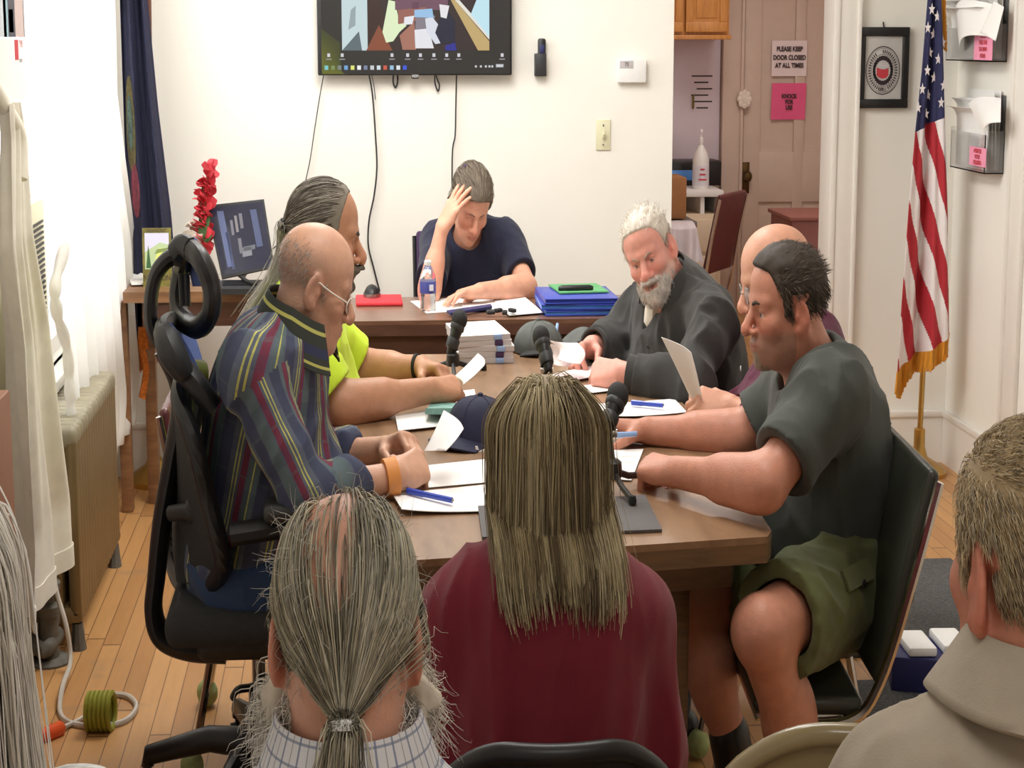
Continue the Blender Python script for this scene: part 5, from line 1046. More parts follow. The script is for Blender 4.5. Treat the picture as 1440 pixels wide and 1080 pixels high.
# ---------------------------------------------------------------- head
class Head:
    """local axes: x to its right, y forward, z up; about 0.235 tall before scale"""
    def __init__(s, c, yaw, pitch=0, roll=0, sc=.95, **k):
        s.c = np.asarray(c, float); s.s = sc
        f = V(math.cos(yaw) * math.cos(pitch), math.sin(yaw) * math.cos(pitch), -math.sin(pitch)); r = nrm(np.cross(f, V(0, 0, 1))); u = np.cross(r, f)
        s.M = np.column_stack([r * math.cos(roll) - u * math.sin(roll), f, u * math.cos(roll) + r * math.sin(roll)]); s.k = dict(nose=1., nosel=1., jaw=1., jowl=0., brow=1., ear=1., lid=1., wide=1., lips=1., cheek=1., chin=1.); s.k.update(k); s.build()
    def w(s, *p): return s.c + s.M @ (np.array(p, float) * s.s)
    def loc(s, p): return (p - s.c) @ s.M / s.s
    def build(s):
        k = s.k; L = []; w_ = k['wide']
        def u(f, kk=.012): L.append((f[0], kk, 'u'))
        def sub(f, kk=.006): L.append((f[0], kk, 's'))
        u(f_ell((0, -.016, .043), (.076 * w_, .099, .084))); u(f_ell((0, .012, .05), (.066 * w_, .076, .07)), .03); u(f_ell((0, .018, -.03), (.063 * w_, .071, .088)), .03)
        u(f_ell((0, .034, -.083), (.05 * k['jaw'], .05, .036)), .03); u(f_ell((0, .076, -.104), (.02 * k['chin'], .017, .017 * k['chin'])), .02)
        if k['jowl']: u(f_ell((0, .03, -.105), (.052 * k['jaw'], .05, .034 * k['jowl'])), .03)
        for q in (-1, 1):
            u(f_ell((q * .041, .056, -.022), (.024 * k['cheek'], .026 * k['cheek'], .024)), .02); u(f_cap((q * .012, .083, .024), (q * .042, .069, .026), .0125 * k['brow'], .012 * k['brow']), .014)
            sub(f_ell((q * .031, .097, .002), (.019, .017, .0125)), .012)
        u(f_cap((0, .083, .018), (0, .106 * k['nosel'], -.026), .0085, .0115 * k['nose']), .01); u(f_ell((0, .109 * k['nosel'], -.033), (.0135 * k['nose'], .0125, .012 * k['nose'])), .008)
        for q in (-1, 1):
            u(f_ell((q * .0135 * k['nose'], .097, -.037), (.0085 * k['nose'], .012, .0085)), .006)
            u(f_ell((q * .031, .0715, .002), (.0125, .0125, .0125)), .002); u(f_ell((q * .031, .0755, .009 - .003 * (k['lid'] - 1)), (.0165, .0105, .0058 * k['lid'])), .004); u(f_ell((q * .031, .0745, -.0085), (.016, .009, .0045)), .004)
        u(f_ell((0, .074, -.066), (.034, .024, .027)), .014)
        u(f_ell((0, .0955, -.0615), (.023, .0075, .0048 * k['lips'])), .005); u(f_ell((0, .0945, -.0725), (.020, .0078, .0058 * k['lips'])), .005); sub(f_ell((0, .106, -.0668), (.023, .011, .0012)), .003)
        for q in (-1, 1):
            a = q * .35; R = np.array(Matrix.Rotation(a, 3, 'Z')) @ np.array(Matrix.Rotation(-.2, 3, 'X')); e = k['ear']
            u(f_ell((q * .081 * w_, -.016, -.004), (.0075, .0185 * e, .033 * e), R), .006); sub(f_ell((q * .0895 * w_, -.0125, .000), (.0065, .0115 * e, .021 * e), R), .004); u(f_ell((q * .078 * w_, -.002, -.006), (.006, .006, .009)), .004); u(f_ell((q * .078 * w_, -.008, -.034), (.006, .009, .009)), .006)
        s.L = L
    def ev_local(s, q):
        d = np.full(len(q), 1e3)
        for f, k, op in s.L:
            v = f(q); d = smin(d, v, k) if op == 'u' else smax(d, -v, k)
        return d
    def sdf(s, p):
        q = s.loc(p); r = np.linalg.norm(q, axis=1); d = (r - .165) * s.s; m = r < .20
        if m.any(): d[m] = s.ev_local(q[m]) * s.s
        return d
    def prim(s): return s.sdf, s.c, .15 * s.s
    def tint(s, p, skin, opt):
        q = s.loc(p); col = np.tile(np.array(skin), (len(p), 1)); x, y, z = q.T; near = np.linalg.norm(q, axis=1) < .155
        def blend(m, c, a=1): 
            m = (np.clip(m, 0, 1) * a * near)[:, None]; col[:] = col * (1 - m) + np.array(c) * m
        red = np.array(skin) * np.array([1.04, .74, .72])
        ab = np.abs(x)
        blend(np.exp(-((ab - .04) ** 2 + (y - .07) ** 2 + (z + .03) ** 2) / .0006), red, opt.get('flush', .5)); blend(np.exp(-(x ** 2 + (y - .112) ** 2 + (z + .032) ** 2) / .0004), red, opt.get('flush', .5) * 1.2)
        blend(sstep(.07, .078, ab) * sstep(.05, .03, np.abs(z + .004)) * (y < .012), red, .55)
        lip = (np.exp(-((z + .067) / .0085) ** 4) * np.exp(-(x / .023) ** 4)) * (y > .082); blend(lip, opt.get('lips', np.array(skin) * np.array([.92, .62, .6])), .8)
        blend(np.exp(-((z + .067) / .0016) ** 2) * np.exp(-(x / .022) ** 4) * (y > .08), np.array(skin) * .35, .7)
        ex = np.sqrt((ab - .031) ** 2 + (y - .0715) ** 2 + (z - .002) ** 2); eye = sstep(.0142, .0128, ex) * (y > .074)
        if opt.get('eyes', True):
            open_ = np.exp(-(((z - .001) / (.0045 if opt.get('squint') else .006)) ** 4)); blend(eye * open_, (.62, .58, .55), 1)
            ix = .031 + opt.get('gaze', 0) * np.sign(x); blend(eye * open_ * sstep(.0062, .005, np.sqrt((ab - .031 - 0 * ix) ** 2 + (z - .001) ** 2)), opt.get('iris', (.07, .06, .05)), 1)
        blend(np.exp(-(((ab - .0070) / .0036) ** 2 + ((y - .1025) / .006) ** 2 + ((z + .0445) / .0035) ** 2)), np.array(skin) * .3, .8)  # nostril shade painted into the skin colour in place of hollows
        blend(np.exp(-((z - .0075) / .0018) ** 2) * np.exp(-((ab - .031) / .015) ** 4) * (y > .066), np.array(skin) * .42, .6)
        st = opt.get('stubble')
        if st is not None:
            m = sstep(-.03, -.05, z) * (y > .0) * (1 - np.exp(-((z + .067) / .009) ** 4) * np.exp(-(x / .024) ** 4)) ; blend(m, st[:3], st[3])
        sc = opt.get('scalp')
        if sc is not None: blend(sc[0](q), sc[1], sc[2])
        return col
def noear(q): return 1 - ((np.abs(q[:, 0]) > .0735) & (np.abs(q[:, 1] + .014) < .027) & (np.abs(q[:, 2] + .004) < .042)) * 1.0
def zline(y, pts): return np.interp(y, *zip(*pts))
HAIRLINE = [(-.12, -.075), (-.06, -.062), (-.03, -.03), (-.012, .03), (.02, .028), (.032, .0), (.045, .04), (.06, .07), (.085, .086)]
def strands(H, roots, dirs, length, steps, rad, col, colvar, lift=.003, jitter=.15, settle=0, taper=.25, grav=None, sides=3, seed=1):
    """hair strands as fine tubes that follow the head. roots in head space; dirs(q,i) gives a heading in head space"""
    rng = np.random.default_rng(seed); n = len(roots); ln = length * (.75 + .5 * rng.random(n)); q = roots.copy(); path = [q.copy()]; jit = rng.normal(0, jitter, (n, 3)); lf = lift * (.4 + 1.1 * rng.random(n))
    for i in range(steps):
        d = dirs(q, (i + 1) / steps) + jit * (1 + .3 * rng.normal(size=(n, 3))); d /= np.linalg.norm(d, axis=1)[:, None] + 1e-9
        q = q + d * (ln / steps)[:, None]
        near = np.linalg.norm(q, axis=1) < .18
        for _ in range(2):
            m = np.nonzero(near)[0]
            if not len(m): break
            x = q[m]; dd = H.ev_local(x); e = .002
            g = np.stack([H.ev_local(x + V(e, 0, 0)) - dd, H.ev_local(x + V(0, e, 0)) - dd, H.ev_local(x + V(0, 0, e)) - dd], 1); g /= np.linalg.norm(g, axis=1)[:, None] + 1e-9
            tgt = lf[m] * min(1, (i + 1) / 2); push = np.maximum(0, tgt - dd) if not settle else np.where(dd < tgt, tgt - dd, (tgt - dd) * settle); q[m] = x + g * push[:, None]
        path.append(q.copy())
    return tubes(H, np.stack(path, 1), rad, col, colvar, taper, sides, rng)
def tubes(H, path, rad, col, colvar, taper, sides, rng, world=False):
    n, k, _ = path.shape; w_ = path if world else H.c + (path * H.s) @ H.M.T
    T = np.gradient(w_, axis=1); T /= np.linalg.norm(T, axis=2)[..., None] + 1e-9; ref = rng.normal(size=(n, 1, 3)) + 0 * T; a = np.cross(T, ref); a /= np.linalg.norm(a, axis=2)[..., None] + 1e-9; b = np.cross(T, a)
    r = rad * (.7 + .6 * rng.random((n, 1))) * (1 - (1 - taper) * np.linspace(0, 1, k)[None] ** 2)
    ring = [w_ + (a * math.cos(2 * PI * j / sides) + b * math.sin(2 * PI * j / sides)) * r[..., None] for j in range(sides)]
    v = np.stack(ring, 2).reshape(-1, 3); base = (np.arange(n) * k * sides)[:, None, None]; i = (np.arange(k - 1) * sides)[None, :, None]; j = np.arange(sides)[None, None]; j2 = (j + 1) % sides
    f = np.stack([base + i + j, base + i + j2, base + i + sides + j2, base + i + sides + j], -1).reshape(-1, 4)
    c = np.array(col)[rng.integers(0, len(col), n)] * (1 + colvar * rng.normal(size=(n, 1))); c = np.clip(c, .004, 1); return v, f, np.repeat(c, k * sides, 0)
def scalp_points(H, n, mask, seed=0):
    rng = np.random.default_rng(seed); out = []; tot = 0
    while tot < n:
        d = rng.normal(size=(n * 3, 3)); d /= np.linalg.norm(d, axis=1)[:, None]; o = V(0, -.01, .0); t = np.full(len(d), .05)
        for _ in range(14): t = t + H.ev_local(o + d * t[:, None]) * .9
        q = o + d * t[:, None]; q = q[mask(q) > rng.random(len(q))]; out.append(q); tot += len(q)
        if len(out) > 30: break
    return np.vstack(out)[:n]
def fur_mesh(H, tfun, h=.0032, lo=(-.13, -.15, -.2), hi=(.13, .15, .16)):
    """a pelt over the head: everything closer to the skin than tfun(local point)"""
    s = Sdf(); R = .26
    s.p.append((lambda p: H.ev_local(p) - tfun(p), 0, 'u', np.zeros(3), R)); v, f = s.mesh(h / H.s, np.array(lo), np.array(hi)); return H.c + (v * H.s) @ H.M.T, f
# ---------------------------------------------------------------- hands
def hand(S, w, d, n, right, curl=(.35, .45, .25), sc=1.0, thumb=.45, spread=.05, curls=None, k=.0035):
    d = nrm(d); n = nrm(np.asarray(n) - d * (d @ n)); s_ = np.cross(d, n) * (1 if right else -1); w = np.asarray(w, float)
    ks = []
    for i in range(4):
        K = w + sc * (d * (.086, .09, .085, .076)[i] + s_ * (.028, .0095, -.0095, -.027)[i]); ks.append(K)
        S.add(f_cap(w + sc * (d * .008 + s_ * (.013, .004, -.005, -.013)[i]), K - n * .002 * sc, .0165 * sc, .0118 * sc), .014)
    S.add(f_ell(w + sc * (d * .045 + n * .006), V(.034, .036, .016) * sc, np.column_stack([s_, d, n])), .014)
    for i in range(4):
        c = curls[i] if curls else curl; p = ks[i]; ang = 0; ls = np.array((.043, .027, .022)) * (.95, 1.05, 1, .8)[i] * sc; r = np.array((.0098, .0088, .0080, .0068)) * sc * (1, 1, .96, .86)[i]
        for j in range(3):
            ang += c[j]; e = p + ls[j] * nrm(d * math.cos(ang) + n * math.sin(ang) + s_ * spread * (1.5 - i) * math.cos(ang)); S.add(f_cap(p, e, r[j], r[j + 1]), .006 if j == 0 else k); p = e
    b = w + sc * (d * .022 + s_ * .024 + n * .006); m = b + sc * .046 * nrm(d * .62 + s_ * .62 + n * thumb); e = m + sc * .033 * nrm(d * .85 + s_ * .12 + n * thumb * 1.3)
    S.add(f_cap(b, m, .0155 * sc, .0118 * sc), .014); S.add(f_cap(m, e, .0112 * sc, .0085 * sc), k)
# ---------------------------------------------------------------- cloth and skin materials
def cloth_mat(name, col, rough=.85, var=.06, fine=500, bump=.12, sheen=.1): return mat(name, col, rough, var=var, vscale=25, bump=bump, bscale=fine, spec=.25, sheen=sheen)
SKIN = mat('skin', (1, 1, 1), .48, var=.07, vscale=45, bump=.10, bscale=260, spec=.4, attr='tint', sub=.12)
HAIR = mat('hair', (1, 1, 1), .62, var=.05, vscale=90, spec=.22, attr='tint')
def weave_mat(name, base, bands, period, axis=0, rough=.85):
    """vertical stripes from the cloth coordinate stored on the mesh; bands = (from, to, colour) in fractions of the period"""
    m, t, b = new_mat(name); N = t.nodes; L = t.links; b.inputs['Roughness'].default_value = rough; b.inputs['Specular IOR Level'].default_value = .2
    at = N.new('ShaderNodeAttribute'); at.attribute_name = 'weave'; sp = N.new('ShaderNodeSeparateXYZ'); L.new(at.outputs['Vector'], sp.inputs[0])
    cur = None
    def M_(op, a, v): 
        n = N.new('ShaderNodeMath'); n.operation = op
        L.new(a, n.inputs[0])
        if hasattr(v, 'is_output'): L.new(v, n.inputs[1])
        else: n.inputs[1].default_value = v
        return n.outputs[0]
    col = N.new('ShaderNodeRGB'); col.outputs[0].default_value = (*base, 1); cur = col.outputs[0]
    for (a, e, c, ax, per) in bands:
        fr = M_('FRACT', M_('MULTIPLY', sp.outputs[ax], 1 / per), 0); n = N.new('ShaderNodeMath'); n.operation = 'FRACT'; L.new(M_('MULTIPLY', sp.outputs[ax], 1 / per), n.inputs[0]); fr = n.outputs[0]
        msk = M_('MULTIPLY', M_('GREATER_THAN', fr, a), M_('LESS_THAN', fr, e)); mx = N.new('ShaderNodeMix'); mx.data_type = 'RGBA'
        L.new(M_('MULTIPLY', msk, c[3] if len(c) > 3 else 1.0), mx.inputs[0]); L.new(cur, mx.inputs[6]); mx.inputs[7].default_value = (*c[:3], 1); cur = mx.outputs[2]
    L.new(cur, b.inputs['Base Color'])
    no = N.new('ShaderNodeTexNoise'); no.inputs['Scale'].default_value = 400; bp = N.new('ShaderNodeBump'); bp.inputs['Strength'].default_value = .1; bp.inputs['Distance'].default_value = .01; L.new(no.outputs['Fac'], bp.inputs['Height']); L.new(bp.outputs[0], b.inputs['Normal'])
    return m
# ---------------------------------------------------------------- a person
def folds(amp, fr, frame, stretch=(1, 1, .35), seed=0):
    st = np.array(stretch) * fr
    def f(p):
        q = (p @ frame) * st + seed * 7.3; q = q + .5 * np.sin(q[:, [1, 2, 0]] * 1.3); n1 = vnoise(q); n2 = vnoise(q * 2.1 + 5); return 2.2 * amp * ((np.abs(n1 - .5) ** .8 * 1.9 - .5) + .45 * (np.abs(n2 - .5) * 2 - .4))
    return f
def person(label, skin, head, nb, ch, pe, sh, el, wr, hands, top, legs=None, girth=(1, 1, 0), tint={}, group=None, h=.0036, sleeve=('short', .62), neck=(.058, .06), trouser='navy', short_legs=None, extra_torso=None, fold=.006, arm=1.0, top_h=.0055, neckcut=.0, arms=True, zcut=None, open_neck=0):
    nb, ch, pe = (np.asarray(x, float) for x in (nb, ch, pe)); shL, shR = (np.asarray(x, float) for x in sh)
    up = nrm(nb - pe); rt = nrm(shR - shL); rt = nrm(rt - up * (rt @ up)); fd = np.cross(up, rt); TF = np.column_stack([rt, fd, up]); gw, gd, belly = girth
    def torso(S, o, k=.06):
        S.add(f_ell(ch, V(.175 * gw, .118 * gd, .19) + o, TF), k); bl = pe * .52 + ch * .48 + fd * (.02 + belly * .5); S.add(f_ell(bl, V(.168 * gw, .125 * gd + belly * .6, .18) + o, TF), k); S.add(f_ell(pe, V(.178 * gw, .135 * gd, .13) + o, TF), k)
        c2 = ch * .35 + nb * .65; S.add(f_ell(c2 - fd * .015, V(.14 * gw, .085 * gd, .09) + o, TF), k)
        for s_ in (shL, shR): S.add(f_cap(nb + up * .01 - fd * .01, s_ * .85 + nb * .15, .05 + o, .056 + o), .05); S.add(f_ell(s_, V(.062, .062, .062) * arm + o), .04)
    S = Sdf(); torso(S, -.022)
    S.add(head.prim(), .012); S.add(f_cap(head.w(0, -.03, -.055), nb, neck[0], neck[1]), .03)
    sgn = ((shL, el[0], wr[0], hands[0], False), (shR, el[1], wr[1], hands[1], True))
    for s_, e_, w_, hd, right in sgn:
        if e_ is None: continue
        e_ = np.asarray(e_, float); S.add(f_cap(s_, e_, .047 * arm, .040 * arm), .03); w_ = np.asarray(w_, float); S.add(f_cap(e_, w_, .040 * arm, .026 * arm), .02); m = e_ * .74 + w_ * .26; S.add(f_cap(e_ * .86 + w_ * .14, e_ * .55 + w_ * .45, .042 * arm, .036 * arm), .03)
        if hd is not None: hand(S, w_, hd['d'], hd['n'], right, **{k_: v_ for k_, v_ in hd.items() if k_ not in 'dn'})
    if short_legs:
        for hp, kn, an in short_legs: S.add(f_cap(hp, kn, .085, .060), .04); S.add(f_cap(kn, an, .056, .036), .03); S.add(f_ell(np.asarray(kn) * .68 + np.asarray(an) * .32 + nrm(np.asarray(hp) - np.asarray(kn)) * .012, (.056, .056, .09)), .04)
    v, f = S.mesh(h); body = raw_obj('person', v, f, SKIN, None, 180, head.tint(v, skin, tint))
    tag(body, label, 'person', group)
    # garment
    T = Sdf(); torso(T, .008)
    sl_end = []
    for s_, e_, w_, hd, right in sgn:
        if e_ is None: continue
        e_ = np.asarray(e_, float); w_ = np.asarray(w_, float)
        if sleeve[0] == 'short':
            en = s_ + (e_ - s_) * sleeve[1]; n_ = nrm(e_ - s_); fc = f_cap(s_, s_ + (e_ - s_) * (sleeve[1] + .25), .066 * arm, .064 * arm)
            fi = f_cap(s_ + (e_ - s_) * (sleeve[1] + .08), s_ + (e_ - s_) * 1.1, .052 * arm, .050 * arm)
            T.add((lambda p, fc=fc, en=en, n_=n_: np.maximum(fc[0](p), (p - en) @ n_), fc[1], fc[2]), .035); sl_end.append((fi, en))
        else:
            en = e_ + (w_ - e_) * sleeve[1]; n_ = nrm(w_ - e_); T.add(f_cap(s_, e_, .064 * arm, .056 * arm), .022); T.add(f_cap(e_ * .86 + w_ * .14, e_ * .55 + w_ * .45, .060 * arm, .055 * arm), .02); fc = f_cap(e_, w_, .060 * arm, .046 * arm); fi = f_cap(e_ + (w_ - e_) * (sleeve[1] + .06), w_, .034 * arm, .034 * arm)
            T.add((lambda p, fc=fc, en=en, n_=n_: np.maximum(fc[0](p), (p - en) @ n_), fc[1], fc[2]), .02); sl_end.append((fi, en))
    for fi, en in sl_end: T.add(fi, .004, 's')
    nk = f_cap(nb - up * .03 + fd * neckcut, head.w(0, -.02, -.05), neck[1] + .006, neck[0] + .02); T.add((nk[0], nk[1], nk[2]), .008, 's')
    if open_neck:
        a = nb + fd * .05; vv = f_cap(a + up * .05, a + fd * .08 - up * open_neck, .035, .008); T.add(vv, .01, 's')
    if extra_torso: extra_torso(T, TF)
    fo = folds(fold, 11, TF, seed=len(bpy.data.objects) % 13)
    def disp(p):
        wt = np.ones(len(p))
        for fi, en in sl_end: wt = wt * (1 - .93 * np.exp(-(np.linalg.norm(p - en, axis=1) / .085) ** 4))
        return fo(p) * wt * (1 - .8 * np.exp(-(np.linalg.norm(p - nb, axis=1) / .10) ** 4))
    T.disp = disp; v, f = T.mesh(top_h)
    uvw = None; m = top[1]
    r = (v - ch) @ TF; ang = np.arctan2(r[:, 0], r[:, 1]); U = ang * .16; W = r[:, 2].copy()
    U = ang * .19
    Uf = U[f]; j_ = (Uf.max(1) - Uf.min(1)) > .5; Uf[j_] = np.where(Uf[j_] < 0, Uf[j_] + 2 * PI * .19, Uf[j_]); Wf = W[f]
    for s_, e_, w_, hd, right in sgn:
        if e_ is None: continue
        e_ = np.asarray(e_, float); ax = nrm(e_ - s_); q = v - s_; t_ = q @ ax; rad = q - t_[:, None] * ax; near = (np.linalg.norm(rad, axis=1) < .085 * arm) & (t_ > .02) & (np.abs(r[:, 0]) > .12 * gw)
        b1 = nrm(np.cross(ax, up)); b2 = np.cross(ax, b1); an = np.arctan2(rad @ b1, rad @ b2); nf = near[f].mean(1) > .6; A_ = (an * .07 + .5)[f]; j_ = (A_.max(1) - A_.min(1)) > .2; A_[j_] = np.where(A_[j_] < .5, A_[j_] + 2 * PI * .07, A_[j_]); Uf = np.where(nf[:, None], A_, Uf); Wf = np.where(nf[:, None], t_[f], Wf)
    g = raw_obj(top[0], v, f, m, body, 180, None, np.stack([Uf.ravel() + 3, Wf.ravel() + 3, 0 * Uf.ravel()], 1))
    # legs
    if legs is not None:
        K = Sdf(); K.add(f_ell(pe - up * .02, V(.185 * gw, .14 * gd, .12), TF), .05)
        for hp, kn, an in legs: K.add(f_cap(hp, kn, .094, .07), .05); K.add(f_cap(kn, an, .066, .055), .03)
        K.disp = folds(.006, 10, np.eye(3), (1, 1, 1), 3); v, f = K.mesh(.010); raw_obj('trousers', v, f, trouser, body, 180)
        for i, (hp, kn, an) in enumerate(legs):
            an = np.asarray(an, float); fx = nrm(V(fd[0], fd[1], 0)); K = Sdf(); K.add(f_cap(V(an[0], an[1], .05) - fx * .04, V(an[0], an[1], .04) + fx * .14, .045, .038), .02); K.add(f_cap(V(an[0], an[1], .06), an + V(0, 0, .03), .045, .042), .02); K.add((lambda p: -p[:, 2] + .004, V(an[0], an[1], .0), .4), .004, 'i'); v, f = K.mesh(.008); raw_obj('shoe', v, f, 'black', body, 180)
    return body, dict(TF=TF, up=up, rt=rt, fd=fd, S=S, T=T)
def sit(pe, fwd, L=.43, drop=.04, spread=.1, z0=.07, back=0.0, knee_z=None):
    f = nrm(V(fwd[0], fwd[1], 0)); s_ = V(-f[1], f[0], 0); out = []
    for q in (-1, 1):
        hp = np.asarray(pe) + s_ * spread * q; kn = hp + f * L + s_ * .05 * q - V(0, 0, drop); out.append((hp, kn, V(*(kn - f * back)[:2], z0 + .03)))
    return out
def add_strands(parent, H, parts, name='hair_strands'):
    v = np.vstack([p[0] for p in parts]); o = 0; fs = []; 
    for p in parts: fs.append(p[1] + o); o += len(p[0])
    return raw_obj(name, v, np.vstack(fs), HAIR, parent, 180, np.vstack([p[2] for p in parts]))
def fur(parent, H, name, tfun, col, h=.0032, cv=.15, **k):
    v, f = fur_mesh(H, tfun, h, **k); n = vnoise(H.loc(v) * V(140, 60, 60)); c = np.array(col)[None] * (1 + cv * (n[:, None] - .5) * 2); return raw_obj(name, v, f, HAIR, parent, 180, c)
def brows(parent, H, m, t=.0042, dz=0, frown=0):
    g = M()
    for q in (-1, 1): g.tube(spline([H.w(q * .012, .0965, .021 + dz - frown), H.w(q * .027, .091, .026 + dz), H.w(q * .046, .075, .022 + dz)], 5), [t * .8] + [t] * 8 + [t * .5] * 2, 6)
    part('eyebrows', g, m, parent)
def glasses(parent, H, m, drop=0, y0=.104):
    t = M()
    for q in (-1, 1):
        c = (q * .031, y0 - .006, -.004 + drop); t.tube([H.w(c[0] + .022 * math.cos(a), c[1] - abs(.012 * math.cos(a)) * (1 if q * math.cos(a) > 0 else 0), c[2] + .0165 * math.sin(a)) for a in np.linspace(0, 2 * PI, 20)[:-1]], .0014, 6, closed=True)
        t.tube(spline([H.w(q * .053, y0 - .02, .002 + drop), H.w(q * .074, y0 - .06, .006), H.w(q * .079, .012, .012), H.w(q * .081, -.008, .016), H.w(q * .078, -.03, .0)], 6), .0019, 6)
    t.tube([H.w(-.01, y0, .0 + drop), H.w(.01, y0, .0 + drop)], .0013, 6); o = part('glasses', t, m, parent)
    for q in (-1, 1): part('lens', M().lathe([(.0005, -.0006), (.0205, -.0006), (.0205, .0006), (.0005, .0006)], H.w(q * .031, y0 - .007, -.004 + drop), H.M @ nrm(V(q * .18, 1, 0)), 20, sx=1, sy=.78), 'pclear', o)
def collar(parent, name, ctr, up, fd, rt, m, r=.075, hgt=.05, open_=.5, flare=.014, th=.004, drop=.02, weave=False):
    def fn(u, v):
        a = open_ + (2 * PI - 2 * open_) * u; d = fd * math.cos(a) + rt * math.sin(a) * 1.02; rr = r + flare * (1 - v) * 1.5; fr = max(0, math.cos(a)); return ctr + d * rr + up * (hgt * (v - .35) - fr * drop)
    g = M().sheet(fn, 40, 8, th); n = 41 * 9; uv = None
    if weave: uv = np.tile(np.array([[i / 40 * .5, j / 8 * .08, 0] for i in range(41) for j in range(9)]), (2, 1)) + 3
    return raw_obj(name, g.v, g.f, m, parent, 80, None, uv)
def W_(*c): return srgb(*c)
GREY, WHITEH = W_(150, 140, 128), W_(226, 218, 206)
# ---------------------------------------------------------------- elderly man in the striped shirt
def man_plaid():
    H = Head(P(443, 403, 3.62), math.radians(9), math.radians(20), 0, .885, nose=1.25, nosel=1.04, jaw=.98, jowl=.9, ear=1.22, lid=1.7, lips=.8)
    nb = P(414, 487, 3.63); ch = P(372, 585, 3.65); pe = P(352, 785, 3.67)
    red = W_(120, 44, 66); yel = W_(188, 186, 104); nav = W_(58, 62, 88); gr = W_(92, 108, 110)
    m = weave_mat('striped_shirt_cloth', W_(92, 98, 112), [(.0, .28, (*nav, .7), 0, .115), (.30, .52, (*gr, .8), 0, .115), (.56, .70, (*red, .85), 0, .115), (.76, .79, yel, 0, .115), (.84, .87, yel, 0, .115), (.2, .215, yel, 0, .23), (.0, .3, (*nav, .22), 1, .09), (.5, .56, (*gr, .3), 1, .09)], 0)
    hd = lambda d, n, c, t=.5: dict(d=d, n=n, curl=c, thumb=t)
    wR, wL = P(558, 669, 3.46), P(543, 632, 3.70)
    b, i = person('elderly balding man in dark striped shirt and glasses reading a sheet of paper', W_(206, 158, 132), H, nb, ch, pe, (P(392, 515, 3.84), P(352, 527, 3.44)),
        (P(440, 648, 3.86), P(432, 700, 3.40)), (wL, wR), (hd(P(582, 617, 3.63) - wL, V(.25, -.6, -.45), (.8, 1.0, .6)), hd(P(598, 652, 3.53) - wR, V(.3, .75, -.4), (1.1, 1.2, .7))),
        ('striped_shirt', m), legs=sit(pe + V(0, 0, -.01), (1, -.02)), girth=(.98, 1.12, .05), tint=dict(flush=.45, eyes=False, scalp=(lambda q: sstep(.085, .05, q[:, 2]) * sstep(.03, -.02, q[:, 1]) * sstep(-.09, -.05, q[:, 2]), W_(172, 140, 122), .55)), sleeve=('long', .16), trouser=cloth_mat('blue_denim', W_(44, 62, 92)), arm=1.0, fold=.007, neck=(.056, .062))
    collar(b, 'shirt_collar', nb + i['up'] * .035, nrm(H.w(0, -.03, -.05) - nb), i['fd'], i['rt'], weave_mat('striped_collar_cloth', W_(62, 66, 60), [(.25, .33, yel, 1, .08), (.6, .66, yel, 1, .08), (.8, 1, nav, 1, .08)], 1), r=.080, hgt=.085, open_=.55, flare=.026, weave=True)
    glasses(b, H, 'petalw', -.002)
    q = scalp_points(H, 2600, lambda q: sstep(.078, .045, q[:, 2] + .25 * np.maximum(q[:, 1], -.06)) * sstep(.035, .01, q[:, 1]) * sstep(-.085, -.06, q[:, 2]) * .9 * ((np.abs(q[:, 0]) < .074) | (q[:, 1] < -.035)), 3)
    add_strands(b, H, [strands(H, q, lambda p, t: V(0, -.5, -.9) + 0 * p, .009, 3, .0004, [W_(196, 186, 176), W_(160, 148, 136), W_(206, 198, 190)], .08, .0016, .12)], 'cropped_hair')
    brows(b, H, mat('brow_grey', W_(170, 150, 136), .8), .003)
    a = wR * .93 + P(432, 700, 3.40) * .07; d = nrm(wR - P(432, 700, 3.40)); part('wristband', M().lathe([(.034, -.016), (.036, -.015), (.036, .015), (.034, .016)], a, d, 20), mat('orange_band', W_(218, 142, 72), .6), b)
    a = P(495, 641, 3.80); part('dark_cuff', M().tube([P(478, 652, 3.84), P(488, 640, 3.83), P(492, 628, 3.82)], .018, 8), 'dark', b)
man_plaid()
